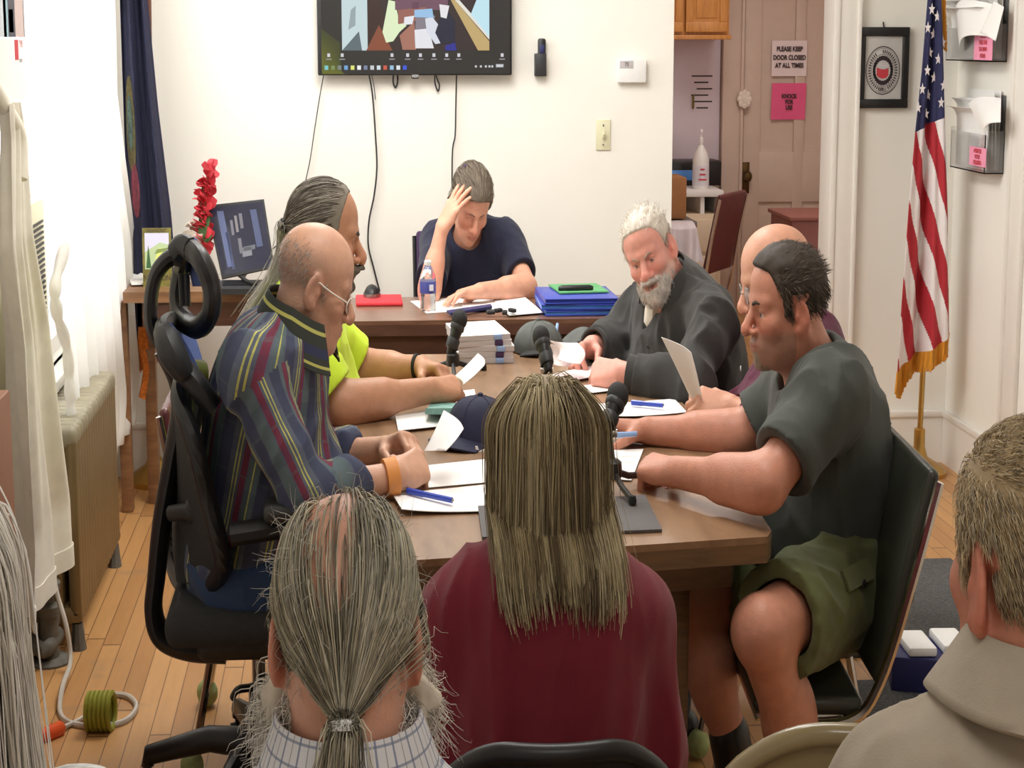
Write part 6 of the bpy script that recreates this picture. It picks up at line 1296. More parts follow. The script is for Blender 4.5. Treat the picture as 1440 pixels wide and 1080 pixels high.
# ---------------------------------------------------------------- man in yellow with ponytail
def man_yellow():
    H = Head(P(457, 335, 4.38), math.radians(4), math.radians(8), 0, .98, nose=1.35, nosel=1.06, jowl=.8, brow=1.2, lid=1.2)
    nb = P(428, 432, 4.40); ch = P(420, 530, 4.42); pe = V(ch[0] - .05, 4.44, .57); wR, wL = P(606, 549, 4.26), P(592, 517, 4.55)
    m = cloth_mat('yellow_green_shirt_cloth', W_(206, 236, 62))
    b, i = person('man in bright yellow-green shirt with long grey ponytail and moustache', W_(190, 138, 108), H, nb, ch, pe, (P(448, 468, 4.63), P(418, 483, 4.19)), (P(512, 522, 4.66), P(478, 570, 4.16)), (wL, wR),
        (dict(d=P(628, 522, 4.48) - wL, n=V(.3, -.5, -.6), curl=(.7, .8, .5)), dict(d=P(642, 545, 4.30) - wR, n=V(.3, .5, -.6), curl=(.8, .9, .5))), ('yellow_shirt', m), legs=sit(pe, (1, 0)), girth=(1.08, 1.2, .06), sleeve=('short', .8), tint=dict(flush=.5, eyes=False, lips=W_(150, 90, 80)), arm=1.12, neck=(.062, .068), trouser=cloth_mat('dark_work_trousers', W_(50, 52, 60)))
    hl = [(-.12, -.08), (-.06, -.07), (-.03, -.04), (-.012, .02), (.02, .02), (.030, .01), (.037, .06), (.046, .085), (.055, .108)]
    mask = lambda q: noear(q) * sstep(-.004, .008, q[:, 2] - zline(q[:, 1], hl)); tie = V(0, -.128, .012)
    fur(b, H, 'slicked_hair', lambda q: -.008 + .013 * mask(q) + .0015 * (vnoise(q * V(90, 12, 50)) - .5), W_(128, 120, 108))
    q = scalp_points(H, 2600, mask, 4); dr = lambda p, t: nrm2(tie - p)
    S = [strands(H, q, dr, .13, 8, .0008, [W_(150, 142, 130), W_(112, 104, 94), W_(186, 178, 166), W_(90, 82, 74)], .08, .0055, .06)]
    rg = np.random.default_rng(5); n = 420; t = np.linspace(0, 1, 12); base = H.w(*tie); tips = [P(398, 352, 4.42), P(384, 395, 4.42), P(362, 430, 4.44), P(352, 452, 4.44)]
    c = spline([H.w(0, -.115, .016), base] + tips, 4); c = c[np.linspace(0, len(c) - 1, 12).astype(int)]; pa = c[None] + rg.normal(size=(n, 1, 3)) * V(.012, .014, .008) * (.25 + 1.3 * t)[None, :, None] + rg.normal(size=(n, 12, 3)) * .0012
    S.append(tubes(H, pa, .0009, [W_(206, 200, 190), W_(226, 222, 214), W_(176, 170, 160)], .05, .4, 3, rg, True)); add_strands(b, H, S, 'ponytail_hair')
    part('hair_tie', M().lathe([(.012, -.008), (.017, -.006), (.017, .006), (.012, .008)], H.w(0, -.124, .013), H.M @ nrm(V(0, -1, -.3)), 14), 'rubber', b)
    fur(b, H, 'moustache', lambda q: -.006 + .016 * np.exp(-((q[:, 2] + .056) / .010) ** 2) * np.exp(-(q[:, 0] / .034) ** 4) * (q[:, 1] > .06) + .010 * np.exp(-((np.abs(q[:, 0]) - .03) / .009) ** 2) * sstep(-.115, -.1, q[:, 2]) * sstep(-.05, -.06, q[:, 2]) * (q[:, 1] > .04) + .014 * np.exp(-((q[:, 2] + .1) / .016) ** 2) * np.exp(-(q[:, 0] / .02) ** 2) * (q[:, 1] > .05), W_(96, 88, 78))
    brows(b, H, mat('brow_dark', W_(70, 60, 52), .8), .0052)
    d = nrm(wL - P(512, 522, 4.66)); part('wristband', M().lathe([(.031, -.006), (.034, -.005), (.034, .005), (.031, .006)], wL - d * .012, d, 18), 'rubber', b)
def nrm2(a): return a / (np.linalg.norm(a, axis=1)[:, None] + 1e-9)
man_yellow()
# ---------------------------------------------------------------- woman in navy leaning on her hand
def woman_navy():
    H = Head(P(662, 287, 6.26), math.radians(-78), math.radians(34), math.radians(-6), .93, nose=1.0, jaw=.95, lid=1.9, lips=1.0)
    nb = P(660, 342, 6.42); ch = P(668, 385, 6.44); pe = V(ch[0], 6.52, .56); wR, wL = P(621, 322, 6.13), P(676, 409, 6.02)
    m = cloth_mat('navy_tshirt_cloth', W_(40, 42, 62))
    b, i = person('woman in navy t-shirt at the side table leaning her head on one hand', W_(222, 164, 138), H, nb, ch, pe, (P(713, 341, 6.44), P(615, 345, 6.42)), (P(741, 405, 6.2), P(603, 412, 6.12)), (wL, wR),
        (dict(d=P(640, 414, 5.99) - wL, n=V(-.05, -.25, -1), curl=(.25, .35, .25), spread=.1), dict(d=H.w(.055, .03, .10) - wR + V(-.01, -.02, 0), n=V(.75, .55, -.1), curl=(.12, .16, .1), spread=.14)), ('navy_tshirt', m), legs=sit(pe, (0, -1)), girth=(1.02, .95, .02), sleeve=('short', .72), tint=dict(flush=.55, eyes=False, lips=W_(196, 116, 108)), arm=1.0, neck=(.050, .056), trouser=cloth_mat('navy_trousers', W_(42, 44, 70)), fold=.005)
    mask = lambda q: noear(q) * sstep(-.004, .008, q[:, 2] - zline(q[:, 1], [(-.12, -.07), (-.06, -.06), (-.03, -.03), (-.012, .0), (.02, .0), (.035, .0), (.05, .045), (.065, .062), (.085, .075)]))
    fur(b, H, 'pulled_back_hair', lambda q: -.008 + .018 * mask(q) + .003 * (vnoise(q * V(80, 20, 60)) - .5), W_(112, 100, 88))
    q = scalp_points(H, 2600, mask, 6); tie = V(.0, -.12, .03)
    add_strands(b, H, [strands(H, q, lambda p, t: nrm2(tie - p) + V(0, 0, .25) * (p[:, 1:2] > .04), .12, 7, .0009, [W_(128, 116, 100), W_(104, 92, 80), W_(158, 148, 132), W_(86, 74, 64)], .08, .011, .1)])
    part('hair_tie', M().tube([H.w(.035 + .02 * math.cos(a), -.05, .095 + .026 * math.sin(a)) for a in np.linspace(0, 2 * PI, 14)[:-1]], .008, 8, closed=True), 'purple', b)
    brows(b, H, mat('brow_brown', W_(120, 96, 80), .8), .003)
woman_navy()
# ---------------------------------------------------------------- grey bearded man looking at the camera
def man_beard():
    H = Head(P(914, 357, 4.76), math.radians(-116), math.radians(13), math.radians(21), .87, wide=1.08, nose=1.25, jaw=1.12, jowl=1.0, brow=1.15, cheek=1.15, lid=1.25)
    nb = P(944, 416, 4.82); ch = P(968, 495, 4.84); pe = V(ch[0] + .06, 4.92, .57); wL, wR = P(874, 526, 4.50), P(832, 488, 4.88)
    m = cloth_mat('charcoal_shirt_cloth', W_(62, 61, 60))
    b, i = person('grey bearded man in dark charcoal shirt frowning towards the camera', W_(228, 162, 146), H, nb, ch, pe, (P(1003, 452, 4.60), P(905, 440, 5.03)), (P(968, 548, 4.42), P(864, 492, 5.0)), (wL, wR),
        (dict(d=P(826, 522, 4.58) - wL, n=V(-.1, .7, -.6), curl=(.9, 1.0, .6), sc=1.08), dict(d=P(806, 496, 4.80) - wR, n=V(-.1, -.6, -.6), curl=(.8, .9, .5), sc=1.05)), ('dark_button_shirt', m), legs=sit(pe, (-1, 0)), girth=(1.14, 1.25, .07), sleeve=('long', .80), tint=dict(flush=.6, squint=True, lips=W_(128, 70, 68), stubble=(*W_(214, 190, 178), .55)), arm=1.16, neck=(.066, .072), trouser=cloth_mat('dark_trousers', W_(46, 48, 56)), fold=.010, open_neck=.05)
    part('undershirt', M().tube(spline([nb + i['fd'] * .06 + i['up'] * .02, nb + i['fd'] * .085 - i['up'] * .03, nb + i['fd'] * .10 - i['up'] * .09], 5), [.03] * 6 + [.02] * 4 + [.008], 10), 'cream', b)
    collar(b, 'shirt_collar', nb + i['up'] * .05, nrm(H.w(0, -.03, -.05) - nb), nrm(i['fd'] + V(-.1, -.4, 0)), i['rt'], m, r=.088, hgt=.07, open_=.6, flare=.032, drop=.035)
    g = M(); fdc = nrm(i['fd'] * 1 - V(0, .45, 0)); 
    for k in range(4): c = ch + i['fd'] * (.150 + .02 * k * .5) + i['up'] * (.10 - .06 * k) - i['rt'] * .02; g.lathe([(.0055, 0), (.0055, .002), (.001, .003)], c, i['fd'], 8)
    part('shirt_buttons', g, 'dark', b)
    for w2, e2 in ((wL, P(968, 548, 4.42)), (wR, P(864, 492, 5.0))):
        d = nrm(w2 - e2); c = e2 + (w2 - e2) * .76; part('cuff', M().lathe([(.046, -.032), (.052, -.03), (.052, .03), (.046, .032), (.042, .028), (.042, -.028)], c, d, 20), m, b)
    beard = lambda q: (-.007 + sstep(-.028, -.062, q[:, 2] - .25 * np.maximum(0, q[:, 1] - .07)) * sstep(-.02, .012, q[:, 1]) * (.008 + .006 * np.exp(-(q[:, 0] / .03) ** 2) * sstep(-.07, -.1, q[:, 2])) * (1 - .9 * np.exp(-((q[:, 2] + .0675) / .0075) ** 4) * np.exp(-(q[:, 0] / .023) ** 4)) + .007 * np.exp(-((q[:, 2] + .053) / .007) ** 2) * np.exp(-(q[:, 0] / .034) ** 4) * (q[:, 1] > .07) + .004 * (vnoise(q * V(170, 170, 70)) - .5))
    fur(b, H, 'grey_beard', beard, W_(206, 196, 188), cv=.22)
    q = scalp_points(H, 1500, lambda q: (beard(q) > .001) * .9, 12); add_strands(b, H, [strands(H, q, lambda p, t: V(0, .35, -1) + .3 * p / .1, .011, 4, .0006, [W_(222, 214, 206), W_(196, 184, 174), W_(240, 236, 230)], .06, .005, .2)], 'beard_strands')
    mask = lambda q: noear(q) * sstep(-.004, .01, q[:, 2] - zline(q[:, 1], [(-.12, -.075), (-.06, -.06), (-.03, -.03), (-.012, .03), (.02, .03), (.032, .01), (.045, .05), (.06, .080), (.085, .094)]))
    fur(b, H, 'short_hair', lambda q: -.007 + .0110 * mask(q) + .004 * (vnoise(q * V(70, 30, 60)) - .5) * mask(q), W_(204, 194, 182), cv=.2)
    q = scalp_points(H, 2200, mask, 9); add_strands(b, H, [strands(H, q, lambda p, t: V(.25, -.8, .1) * (1 - .5 * t) + p / .1 * .12 + V(0, 0, -.6) * (p[:, 2:3] < .06), .028, 5, .0008, [W_(220, 212, 200), W_(190, 178, 164), W_(240, 236, 228), W_(176, 162, 146)], .06, .0035, .15)])
    brows(b, H, mat('brow_light', W_(176, 144, 130), .8), .0042, -.002, .004)
man_beard()
# ---------------------------------------------------------------- bald man behind
def man_bald():
    H = Head(P(1090, 398, 4.2), math.radians(183), math.radians(12), 0, .97, nose=1.15, ear=1.1, lid=1.4)
    nb = P(1136, 478, 4.26); ch = P(1122, 580, 4.26); pe = V(ch[0] + .04, 4.3, .57); wL, wR = P(1030, 574, 4.06), P(1020, 572, 4.24)
    m = cloth_mat('maroon_shirt_cloth', W_(96, 42, 66))
    b, i = person('bald man with glasses in maroon shirt half hidden behind the grey-shirted man', W_(214, 158, 132), H, nb, ch, pe, (P(1130, 520, 4.06), P(1118, 510, 4.50)), (P(1090, 610, 3.98), P(1080, 590, 4.56)), (wL, wR),
        (dict(d=P(990, 566, 4.08) - wL, n=V(-.1, .6, -.6), curl=(.8, .9, .5)), dict(d=P(990, 562, 4.14) - wR, n=V(-.1, -.6, -.6), curl=(.8, .9, .5))), ('maroon_shirt', m), legs=sit(pe, (-1, 0)), girth=(1.05, 1.12, .05), sleeve=('long', .7), tint=dict(flush=.4, eyes=False), arm=1.05, trouser=cloth_mat('grey_trousers', W_(60, 60, 64)), h=.0042)
    glasses(b, H, 'steel'); q = scalp_points(H, 1500, lambda q: sstep(.07, .04, q[:, 2] + .3 * np.maximum(q[:, 1], -.06)) * sstep(.035, .01, q[:, 1]) * sstep(-.08, -.06, q[:, 2]), 3)
    add_strands(b, H, [strands(H, q, lambda p, t: V(0, -.6, -.8) + 0 * p, .018, 3, .0006, [W_(110, 96, 84), W_(84, 72, 64)], .08, .002, .15)], 'side_hair')
    g = M()
    for k in range(4): g.lathe([(.006, 0), (.006, .002), (.001, .003)], ch + i['fd'] * .165 + i['up'] * (.1 - .07 * k), i['fd'], 8)
    part('shirt_buttons', g, 'white', b)
man_bald()
# ---------------------------------------------------------------- man in the grey t-shirt and shorts
def man_grey():
    H = Head(P(1104, 434, 3.52), math.radians(186), math.radians(5), 0, .88, nose=1.1, nosel=1.06, jaw=1.02, brow=1.1, chin=.95, lid=1.3)
    nb = P(1146, 533, 3.54); ch = P(1168, 632, 3.55); pe = P(1188, 806, 3.57); wL, wR = P(952, 664, 3.42), P(912, 606, 3.88)
    m = cloth_mat('dark_grey_tshirt_cloth', W_(74, 78, 74)); ol = cloth_mat('olive_shorts_cloth', W_(98, 104, 66))
    kn, kf = P(1070, 888, 3.12), P(968, 848, 3.50); an, af = P(1180, 1250, 3.36), P(1052, 1120, 3.50); hpN, hpF = P(1190, 822, 3.44), P(1180, 800, 3.68)
    b, i = person('man in dark grey t-shirt and olive shorts seated at the right of the table', W_(202, 140, 116), H, nb, ch, pe, (P(1166, 560, 3.33), P(1122, 548, 3.78)), (P(1076, 682, 3.21), P(1040, 612, 3.82)), (wL, wR),
        (dict(d=P(905, 656, 3.50) - wL, n=V(-.1, .45, -.8), curl=(1.2, 1.3, .8), sc=1.1), dict(d=P(868, 602, 3.90) - wR, n=V(-.1, -.3, -.9), curl=(.55, .7, .4), sc=1.1)), ('grey_tshirt', m), girth=(1.08, 1.1, .07), sleeve=('short', .74), tint=dict(flush=.6, stubble=(*W_(140, 112, 98), .6), iris=(.05, .05, .05), lips=W_(170, 100, 92)), arm=1.12, neck=(.062, .068), fold=.009, short_legs=[(hpN, kn, an), (hpF, kf, af)])
    K = Sdf(); K.add(f_ell(pe - V(.03, 0, .02), (.135, .17, .125)), .05)
    for hp, k_, cut in ((hpN, kn, .80), (hpF, kf, .84)):
        d = k_ - hp; en = hp + d * cut; n_ = nrm(d); fc = f_cap(hp, hp + d * (cut + .2), .112, .096); K.add((lambda p, fc=fc, en=en, n_=n_: np.maximum(fc[0](p), (p - en) @ n_), fc[1], fc[2]), .04)
        K.add(f_cap(hp + d * (cut - .12), k_ + d * .2, .079, .078), .004, 's')
    K.disp = folds(.007, 10, np.eye(3), (1, 1, 1), 5); v, f = K.mesh(.006); sh_ = raw_obj('olive_shorts', v, f, ol, b, 180)
    d = nrm(kn - hpN); s_ = nrm(np.cross(d, V(0, 0, 1))); s_ = s_ if s_[1] < 0 else -s_; u_ = np.cross(s_, d); u_ = u_ if u_[2] > 0 else -u_; c = hpN + (kn - hpN) * .36
    pk = lambda u, v: c + d * (.13 * (u - .5)) + s_ * (.112 * math.cos(.75 - v * .8)) + u_ * (.112 * math.sin(.75 - v * .8)) * 1.0
    part('pocket_flap', M().sheet(lambda u, v: pk(u, v * .42) + nrm(pk(u, v * .42) - c) * .006, 8, 6, .006), ol, sh_, 60); part('pocket_button', M().lathe([(.008, 0), (.008, .003), (.001, .004)], pk(.5, .36) + s_ * .011, s_, 10), 'dark', sh_)
    for k_, a_ in ((kf, af), (kn, an)):
        K = Sdf(); mid = a_ + (k_ - a_) * .32; K.add(f_cap(mid, V(a_[0], a_[1], .08), .05, .048), .02); K.add(f_cap(V(a_[0], a_[1], .05), V(a_[0] - .16, a_[1] - .02, .045), .05, .042), .03); K.add((lambda p: -p[:, 2] + .004, V(a_[0], a_[1], 0), .5), .004, 'i'); v, f = K.mesh(.007); raw_obj('boot', v, f, 'black', b, 180)
    mask = lambda q: noear(q) * sstep(-.004, .006, q[:, 2] - zline(q[:, 1], [(-.12, -.06), (-.06, -.055), (-.035, -.05), (-.02, .03), (-.004, .03), (.012, -.005), (.028, -.01), (.034, .03), (.05, .06), (.06, .085), (.085, .098)]))
    fur(b, H, 'short_hair', lambda q: -.007 + mask(q) * (.0120 + .005 * sstep(.06, .12, q[:, 2])) + .004 * (vnoise(q * V(60, 40, 60)) - .5) * mask(q), W_(66, 58, 52), cv=.25)
    q = scalp_points(H, 2600, mask, 11); add_strands(b, H, [strands(H, q, lambda p, t: (V(.0, -.85, .05) + p / .1 * .2) * (p[:, 2:3] > .06) + V(0, -.55, -.8) * (p[:, 2:3] <= .06), .022, 5, .0007, [W_(74, 66, 58), W_(56, 50, 44), W_(98, 88, 78), W_(130, 118, 106)], .1, .006, .14)])
    goat = lambda q: (-.007 + sstep(-.06, -.082, q[:, 2]) * sstep(.03, .055, q[:, 1]) * .0085 * np.exp(-(q[:, 0] / .034) ** 4) + .007 * np.exp(-((q[:, 2] + .054) / .007) ** 2) * np.exp(-(q[:, 0] / .032) ** 4) * (q[:, 1] > .06) + .0035 * (vnoise(q * V(170, 170, 80)) - .5))
    fur(b, H, 'goatee', goat, W_(158, 138, 122), cv=.25); brows(b, H, mat('brow_dark_brown', W_(74, 58, 48), .8), .004)
man_grey()
# ---------------------------------------------------------------- woman with long blonde hair, back to us
def woman_maroon():
    H = Head(P(768, 668, 2.52), math.radians(92), math.radians(8), 0, .96)
    nb = P(768, 815, 2.49); ch = P(772, 960, 2.44); pe = V(ch[0], 2.44, .54); wL, wR = P(640, 1090, 2.78), P(905, 1100, 2.78)
    m = cloth_mat('maroon_top_cloth', W_(116, 32, 46))
    b, i = person('woman with long blonde-brown hair in maroon top seen from behind', W_(214, 160, 130), H, nb, ch, pe, (P(655, 868, 2.47), P(880, 880, 2.47)), (P(622, 1040, 2.46), P(914, 1040, 2.46)), (wL, wR), (dict(d=V(.3, .9, 0), n=V(0, 0, -1)), dict(d=V(-.3, .9, 0), n=V(0, 0, -1))), ('maroon_top', m), legs=sit(pe, (0, 1)), girth=(.94, 1.08, .03), sleeve=('long', .85), tint=dict(eyes=False), arm=1.1, neck=(.052, .058), trouser=cloth_mat('black_trousers', W_(34, 34, 38)), h=.005, fold=.007)
    rng = np.random.default_rng(21); cols = [W_(166, 148, 114), W_(138, 120, 92), W_(188, 170, 134), W_(208, 194, 160), W_(112, 98, 76), W_(174, 162, 124)]
    mask = lambda q: noear(q) * sstep(-.004, .008, q[:, 2] - zline(q[:, 1], [(-.12, -.09), (-.06, -.08), (-.03, -.05), (0, -.02), (.035, .0), (.05, .045), (.065, .075), (.085, .09)]))
    fur(b, H, 'hair_base', lambda q: -.008 + .014 * mask(q), W_(146, 130, 100))
    q = scalp_points(H, 9000, mask, 22); sg = np.where(q[:, :1] >= .004, 1., -1.)
    # falling from the parting over the skull and straight down the back
    n = len(q); p = q.copy(); path = [p.copy()]; lf = .007 + .012 * rng.random(n); wob = rng.normal(0, 1, (n, 3)); L = np.maximum(.02, q[:, 2] + .075 + .05 * rng.random(n) ** 1.5 + .045 * vnoise(np.stack([q[:, 0] * 60, q[:, 1] * 20, 0 * q[:, 0]], 1)) - .085 * (np.abs(q[:, 0]) / .08) ** 2 + .07 * sstep(.03, .12, q[:, 2])); st = 24; up = H.M.T @ V(0, 0, 1); lim = rng.random(n)
    for k in range(st):
        t = k / st; d = -up[None] * 1.0 + 0 * p; g = p / (np.linalg.norm(p, axis=1)[:, None] + 1e-9); early = np.exp(-t * 5.)
        top = sstep(.06, .12, p[:, 2:3]); rad_ = (p - V(0, .005, 0)) * V(1, 1, 0); d = d + top * 1.4 * nrm2(rad_ + .006 * wob * V(1, 1, 0)) + wob * .035 + V(0, -.25, 0) * (p[:, 1:2] > -.05) * (p[:, 2:3] > -.05)
        low = sstep(-.10, -.22, p[:, 2:3]); d = d + low * (V(-1, 0, 0) * (p[:, :1] - (.42 + .3 * np.sin(np.round(q[:, :1] * 70 + q[:, 1:2] * 25) * 2.4)) * q[:, :1] - .008) * 4.5 + np.sin(wob[:, :1] * 3 + t * 5) * V(.06, .02, 0)); d = nrm2(d); p = p + d * (L / st)[:, None]
        m_ = np.nonzero(np.linalg.norm(p, axis=1) < .17)[0]; x = p[m_]
        for _ in range(2):
            dd = H.ev_local(x); e = .002; gr = np.stack([H.ev_local(x + V(e, 0, 0)) - dd, H.ev_local(x + V(0, e, 0)) - dd, H.ev_local(x + V(0, 0, e)) - dd], 1); gr = nrm2(gr); x = x + gr * np.maximum(0, lf[m_] * min(1, k / 2) - dd)[:, None]
        p[m_] = x; p[:, 1] = np.minimum(p[:, 1], np.interp(-p[:, 2], [-.03, .02, .06, .10, .16, .24], [.12, .01, -.06, -.115, -.165, -.195]) - .02 * lim) * (p[:, 2] < .03) + p[:, 1] * (p[:, 2] >= .03)
        m_ = np.nonzero(p[:, 2] < -.06)[0]
        if len(m_):
            xw = H.c + (p[m_] * H.s) @ H.M.T; dd = np.maximum(0, .004 + .014 * lim[m_] - i['T'].ev(xw)); p[m_, 1] -= dd / H.s
        path.append(p.copy())
    w0 = vnoise(np.stack([np.arctan2(q[:, 0], -q[:, 1] + .02) * 9, q[:, 2] * 12, 0 * q[:, 0]], 1)); w0 = np.clip((w0 - .25) * 2 + rng.normal(0, .12, n), 0, 1); cidx = np.array(cols)[np.argsort([sum(c) for c in cols])]; f_ = w0 * 4.99; i_ = f_.astype(int)
    cc = cidx[i_] * (1 - (f_ - i_))[:, None] + cidx[np.minimum(i_ + 1, 5)] * (f_ - i_)[:, None]; s1 = tubes(H, np.stack(path, 1), .0009, cols, .04, .45, 3, rng); s1 = (s1[0], s1[1], np.repeat(cc * (1 + .05 * rng.normal(size=(n, 1))), len(path) * 3, 0)); add_strands(b, H, [s1], 'long_hair')
woman_maroon()
# ---------------------------------------------------------------- ponytailed man, back to us
def man_ponytail():
    H = Head(P(487, 893, 1.62), math.radians(88), math.radians(2), 0, .92, wide=1.02, ear=1.15, jowl=.6)
    nb = P(492, 1112, 1.60); ch = nb + V(0, .0, -.22); pe = V(ch[0], 1.56, .55); m = weave_mat('checked_shirt_cloth', W_(226, 226, 230), [(.0, .12, (*W_(120, 130, 160), .8), 0, .024), (.5, .56, (*W_(150, 150, 160), .8), 0, .024), (.0, .12, (*W_(120, 130, 160), .7), 1, .024)], 0)
    b, i = person('man with a balding grey ponytail and white beard seen from behind', W_(220, 164, 140), H, nb, ch, pe, (nb + V(-.18, 0, -.13), nb + V(.18, 0, -.13)), (nb + V(-.2, .05, -.40), nb + V(.22, .04, -.40)), (nb + V(-.12, .26, -.46), nb + V(.12, .26, -.46)), (dict(d=V(.4, .9, 0), n=V(0, 0, -1)), dict(d=V(-.4, .9, 0), n=V(0, 0, -1))), ('checked_shirt', m), legs=sit(pe, (0, 1)), girth=(1.1, 1.15, .05), sleeve=('short', .8), tint=dict(eyes=False, flush=.3), arm=1.1, neck=(.060, .066), trouser='navy', h=.0042)
    collar(b, 'shirt_collar', nb + i['up'] * .03, V(0, 0, 1), V(0, 1, 0), V(1, 0, 0), m, r=.078, hgt=.06, open_=.5, flare=.018, weave=True)
    hl = [(-.12, -.085), (-.06, -.08), (-.03, -.05), (-.012, .02), (.02, .02), (.035, .0), (.06, .03), (.085, .05)]
    mask = lambda q: noear(q) * sstep(-.004, .008, q[:, 2] - zline(q[:, 1], hl)); thin = lambda q: 1 - .93 * np.exp(-((q[:, 0] + .012) / .042) ** 2) * sstep(.02, .085, q[:, 2])
    tie = V(.0, -.128, -.045); cols = [W_(172, 164, 140), W_(140, 134, 116), W_(196, 186, 160), W_(118, 114, 102), W_(164, 160, 148), W_(210, 202, 180)]
    fur(b, H, 'slicked_hair', lambda q: -.007 + .0105 * mask(q) * sstep(.3, .75, thin(q)), W_(140, 134, 116))
    q = scalp_points(H, 6500, lambda q: mask(q) * thin(q), 31); S = [strands(H, q, lambda p, t: nrm2(tie - p), .20, 12, .00075, cols, .10, .006, .045)]
    rg = np.random.default_rng(33); n = 500; t = np.linspace(0, 1, 12); c = spline([H.w(0, -.115, -.042), H.w(*tie), H.w(-.004, -.135, -.09), H.w(.0, -.128, -.16), H.w(.0, -.13, -.24)], 4); c = c[np.linspace(0, len(c) - 1, 12).astype(int)]
    pa = c[None] + rg.normal(size=(n, 1, 3)) * V(.014, .010, .003) * (.2 + 1.2 * t)[None, :, None] + rg.normal(size=(n, 12, 3)) * .0012; S.append(tubes(H, pa, .0008, cols, .1, .4, 3, rg, True))
    q = scalp_points(H, 300, lambda q: mask(q) * .8, 35); S.append(strands(H, q, lambda p, t: p / .1 * .7 + nrm2(tie - p) * .8, .035, 5, .0003, [W_(196, 190, 178)], .05, .016, .5)); add_strands(b, H, S, 'ponytail_hair')
    part('hair_tie', M().lathe([(.008, -.006), (.013, -.004), (.013, .004), (.008, .006)], H.w(0, -.130, -.045), V(0, -.4, -1), 12), 'white', b)
    # fluffy white beard seen past the jaw
    bd = lambda q: -.008 + sstep(-.02, -.06, q[:, 2]) * sstep(-.02, .02, q[:, 1]) * (.045 + .012 * (vnoise(q * 60) - .5)); fur(b, H, 'white_beard', bd, W_(222, 212, 196), lo=(-.16, -.15, -.26), hi=(.16, .2, .16))
    q = scalp_points(H, 2200, lambda q: sstep(-.015, -.05, q[:, 2]) * sstep(-.03, .02, q[:, 1]), 36); rg2 = np.random.default_rng(9); ph = rg2.random((len(q), 1)) * 6
    add_strands(b, H, [strands(H, q, lambda p, t: p / .1 * 1.0 * (1 - .3 * t) + V(0, 0, -.7) + 1.3 * np.sin(ph + t * 13 + np.array([0, 2, 4])), .10, 12, .0006, [W_(232, 226, 214), W_(206, 198, 184), W_(244, 240, 232)], .05, .02, .25)], 'beard_strands')
man_ponytail()
# ---------------------------------------------------------------- short haired man in tan, bottom right
def man_tan():
    H = Head(P(1454, 806, 1.56), math.radians(101), math.radians(-2), 0, .97, ear=1.2, wide=1.02)
    nb = P(1480, 990, 1.54); ch = nb + V(.02, 0, -.22); pe = V(ch[0], 1.5, .55); m = cloth_mat('tan_shirt_cloth', W_(172, 160, 143))
    b, i = person('man with short blond-grey hair in tan collared shirt seen from behind', W_(206, 140, 116), H, nb, ch, pe, (nb + V(-.165, -.0, -.10), nb + V(.165, 0, -.10)), (nb + V(-.23, .04, -.36), nb + V(.23, .04, -.36)), (nb + V(-.15, .24, -.44), nb + V(.15, .24, -.44)), (dict(d=V(.4, .9, 0), n=V(0, 0, -1)), dict(d=V(-.4, .9, 0), n=V(0, 0, -1))), ('tan_shirt', m), legs=sit(pe, (0, 1)), girth=(1.12, 1.15, .05), sleeve=('long', .85), tint=dict(eyes=False, flush=.6), arm=1.15, neck=(.066, .07), trouser='navy', h=.0042)
    collar(b, 'shirt_collar', nb + i['up'] * .03, nrm(V(0, .12, 1)), V(0, 1, 0), V(1, 0, 0), m, r=.086, hgt=.055, open_=.5, flare=.030, th=.006)
    mask = lambda q: noear(q) * sstep(-.006, .01, q[:, 2] - zline(q[:, 1], [(-.12, -.085), (-.06, -.075), (-.035, -.05), (-.02, .03), (-.004, .03), (.012, .0), (.03, -.005), (.04, .03), (.05, .06), (.085, .09)])); cols = [W_(196, 172, 132), W_(172, 154, 124), W_(220, 202, 166), W_(152, 140, 122), W_(206, 188, 156)]
    thin = lambda q: 1 - .55 * np.exp(-((q[:, 0] - .02) ** 2 + (q[:, 1] + .05) ** 2) / .0022) * sstep(.06, .1, q[:, 2])
    fur(b, H, 'short_hair', lambda q: -.006 + .009 * mask(q) * thin(q), W_(176, 154, 120)); q = scalp_points(H, 9500, lambda q: mask(q) * thin(q), 41)
    add_strands(b, H, [strands(H, q, lambda p, t: V(.15, -.65, -.75) + p / .1 * .35 + V(.2, -.1, .5) * (p[:, 2:3] > .09), .020, 4, .00055, cols, .1, .006, .12)])
man_tan()
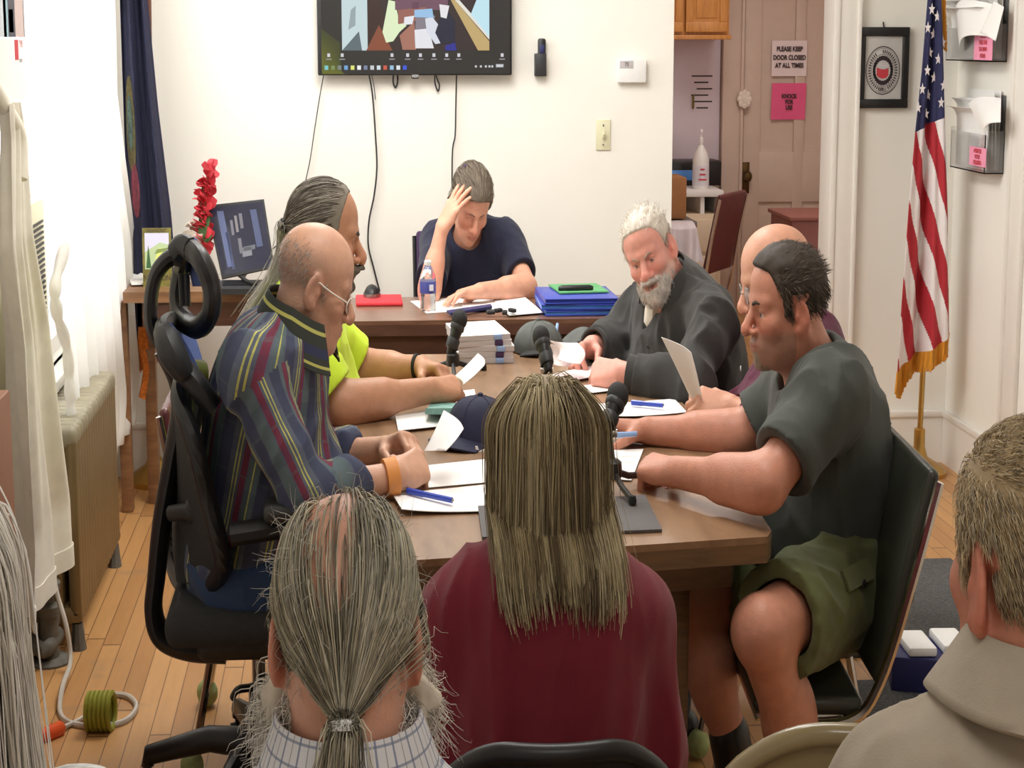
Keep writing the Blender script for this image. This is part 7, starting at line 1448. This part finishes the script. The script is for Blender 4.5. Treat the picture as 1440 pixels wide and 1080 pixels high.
# ---------------------------------------------------------------- white haired person at the left edge
def person_left():
    H = Head(P(-128, 905, 1.42), math.radians(85), 0, 0, .97); nb = P(-112, 1165, 1.41); ch = nb + V(0, 0, -.22); pe = V(ch[0], 1.38, .55)
    m = mat('floral_blouse_cloth', W_(226, 226, 224), .85, var=.35, vscale=70, bump=.08, bscale=300)
    b, i = person('person with long white hair in patterned blouse at the left edge', W_(220, 170, 146), H, nb, ch, pe, (nb + V(-.16, 0, -.05), nb + V(.155, .0, -.045)), (nb + V(-.19, .04, -.32), nb + V(.165, .05, -.32)), (nb + V(-.13, .22, -.38), nb + V(.13, .22, -.38)), (dict(d=V(.4, .9, 0), n=V(0, 0, -1)), dict(d=V(-.4, .9, 0), n=V(0, 0, -1))), ('patterned_blouse', m), legs=sit(pe, (0, 1)), sleeve=('short', .8), tint=dict(eyes=False), h=.006)
    mask = lambda q: noear(q) * sstep(-.004, .008, q[:, 2] - zline(q[:, 1], [(-.12, -.09), (-.06, -.08), (0, -.04), (.05, .03), (.085, .08)])); fur(b, H, 'hair_base', lambda q: -.008 + .02 * mask(q), W_(226, 220, 208)); q = scalp_points(H, 2600, mask, 51)
    rng = np.random.default_rng(52); p = q.copy(); path = [p.copy()]; wob = rng.normal(0, 1, p.shape); lf = .012 + .02 * rng.random(len(p))
    for k in range(16):
        d = V(0, 0, -1.) + 0 * p + sstep(.05, .12, p[:, 2:3]) * (np.sign(p[:, :1]) * V(.9, 0, 0) + V(0, -.5, 0)) + wob * .035 + V(.06, 0, 0) * np.sign(p[:, :1]); p = p + nrm2(d) * (.30 + .06 * wob[:, :1] * .5) / 16; dd = H.ev_local(p); e = .002; gr = nrm2(np.stack([H.ev_local(p + V(e, 0, 0)) - dd, H.ev_local(p + V(0, e, 0)) - dd, H.ev_local(p + V(0, 0, e)) - dd], 1)); p = p + gr * np.maximum(0, lf * min(1, k / 2) - dd)[:, None]; path.append(p.copy())
    add_strands(b, H, [tubes(H, np.stack(path, 1), .0011, [W_(236, 230, 218), W_(216, 208, 196), W_(246, 242, 236)], .05, .4, 3, rng)], 'long_white_hair')
person_left()
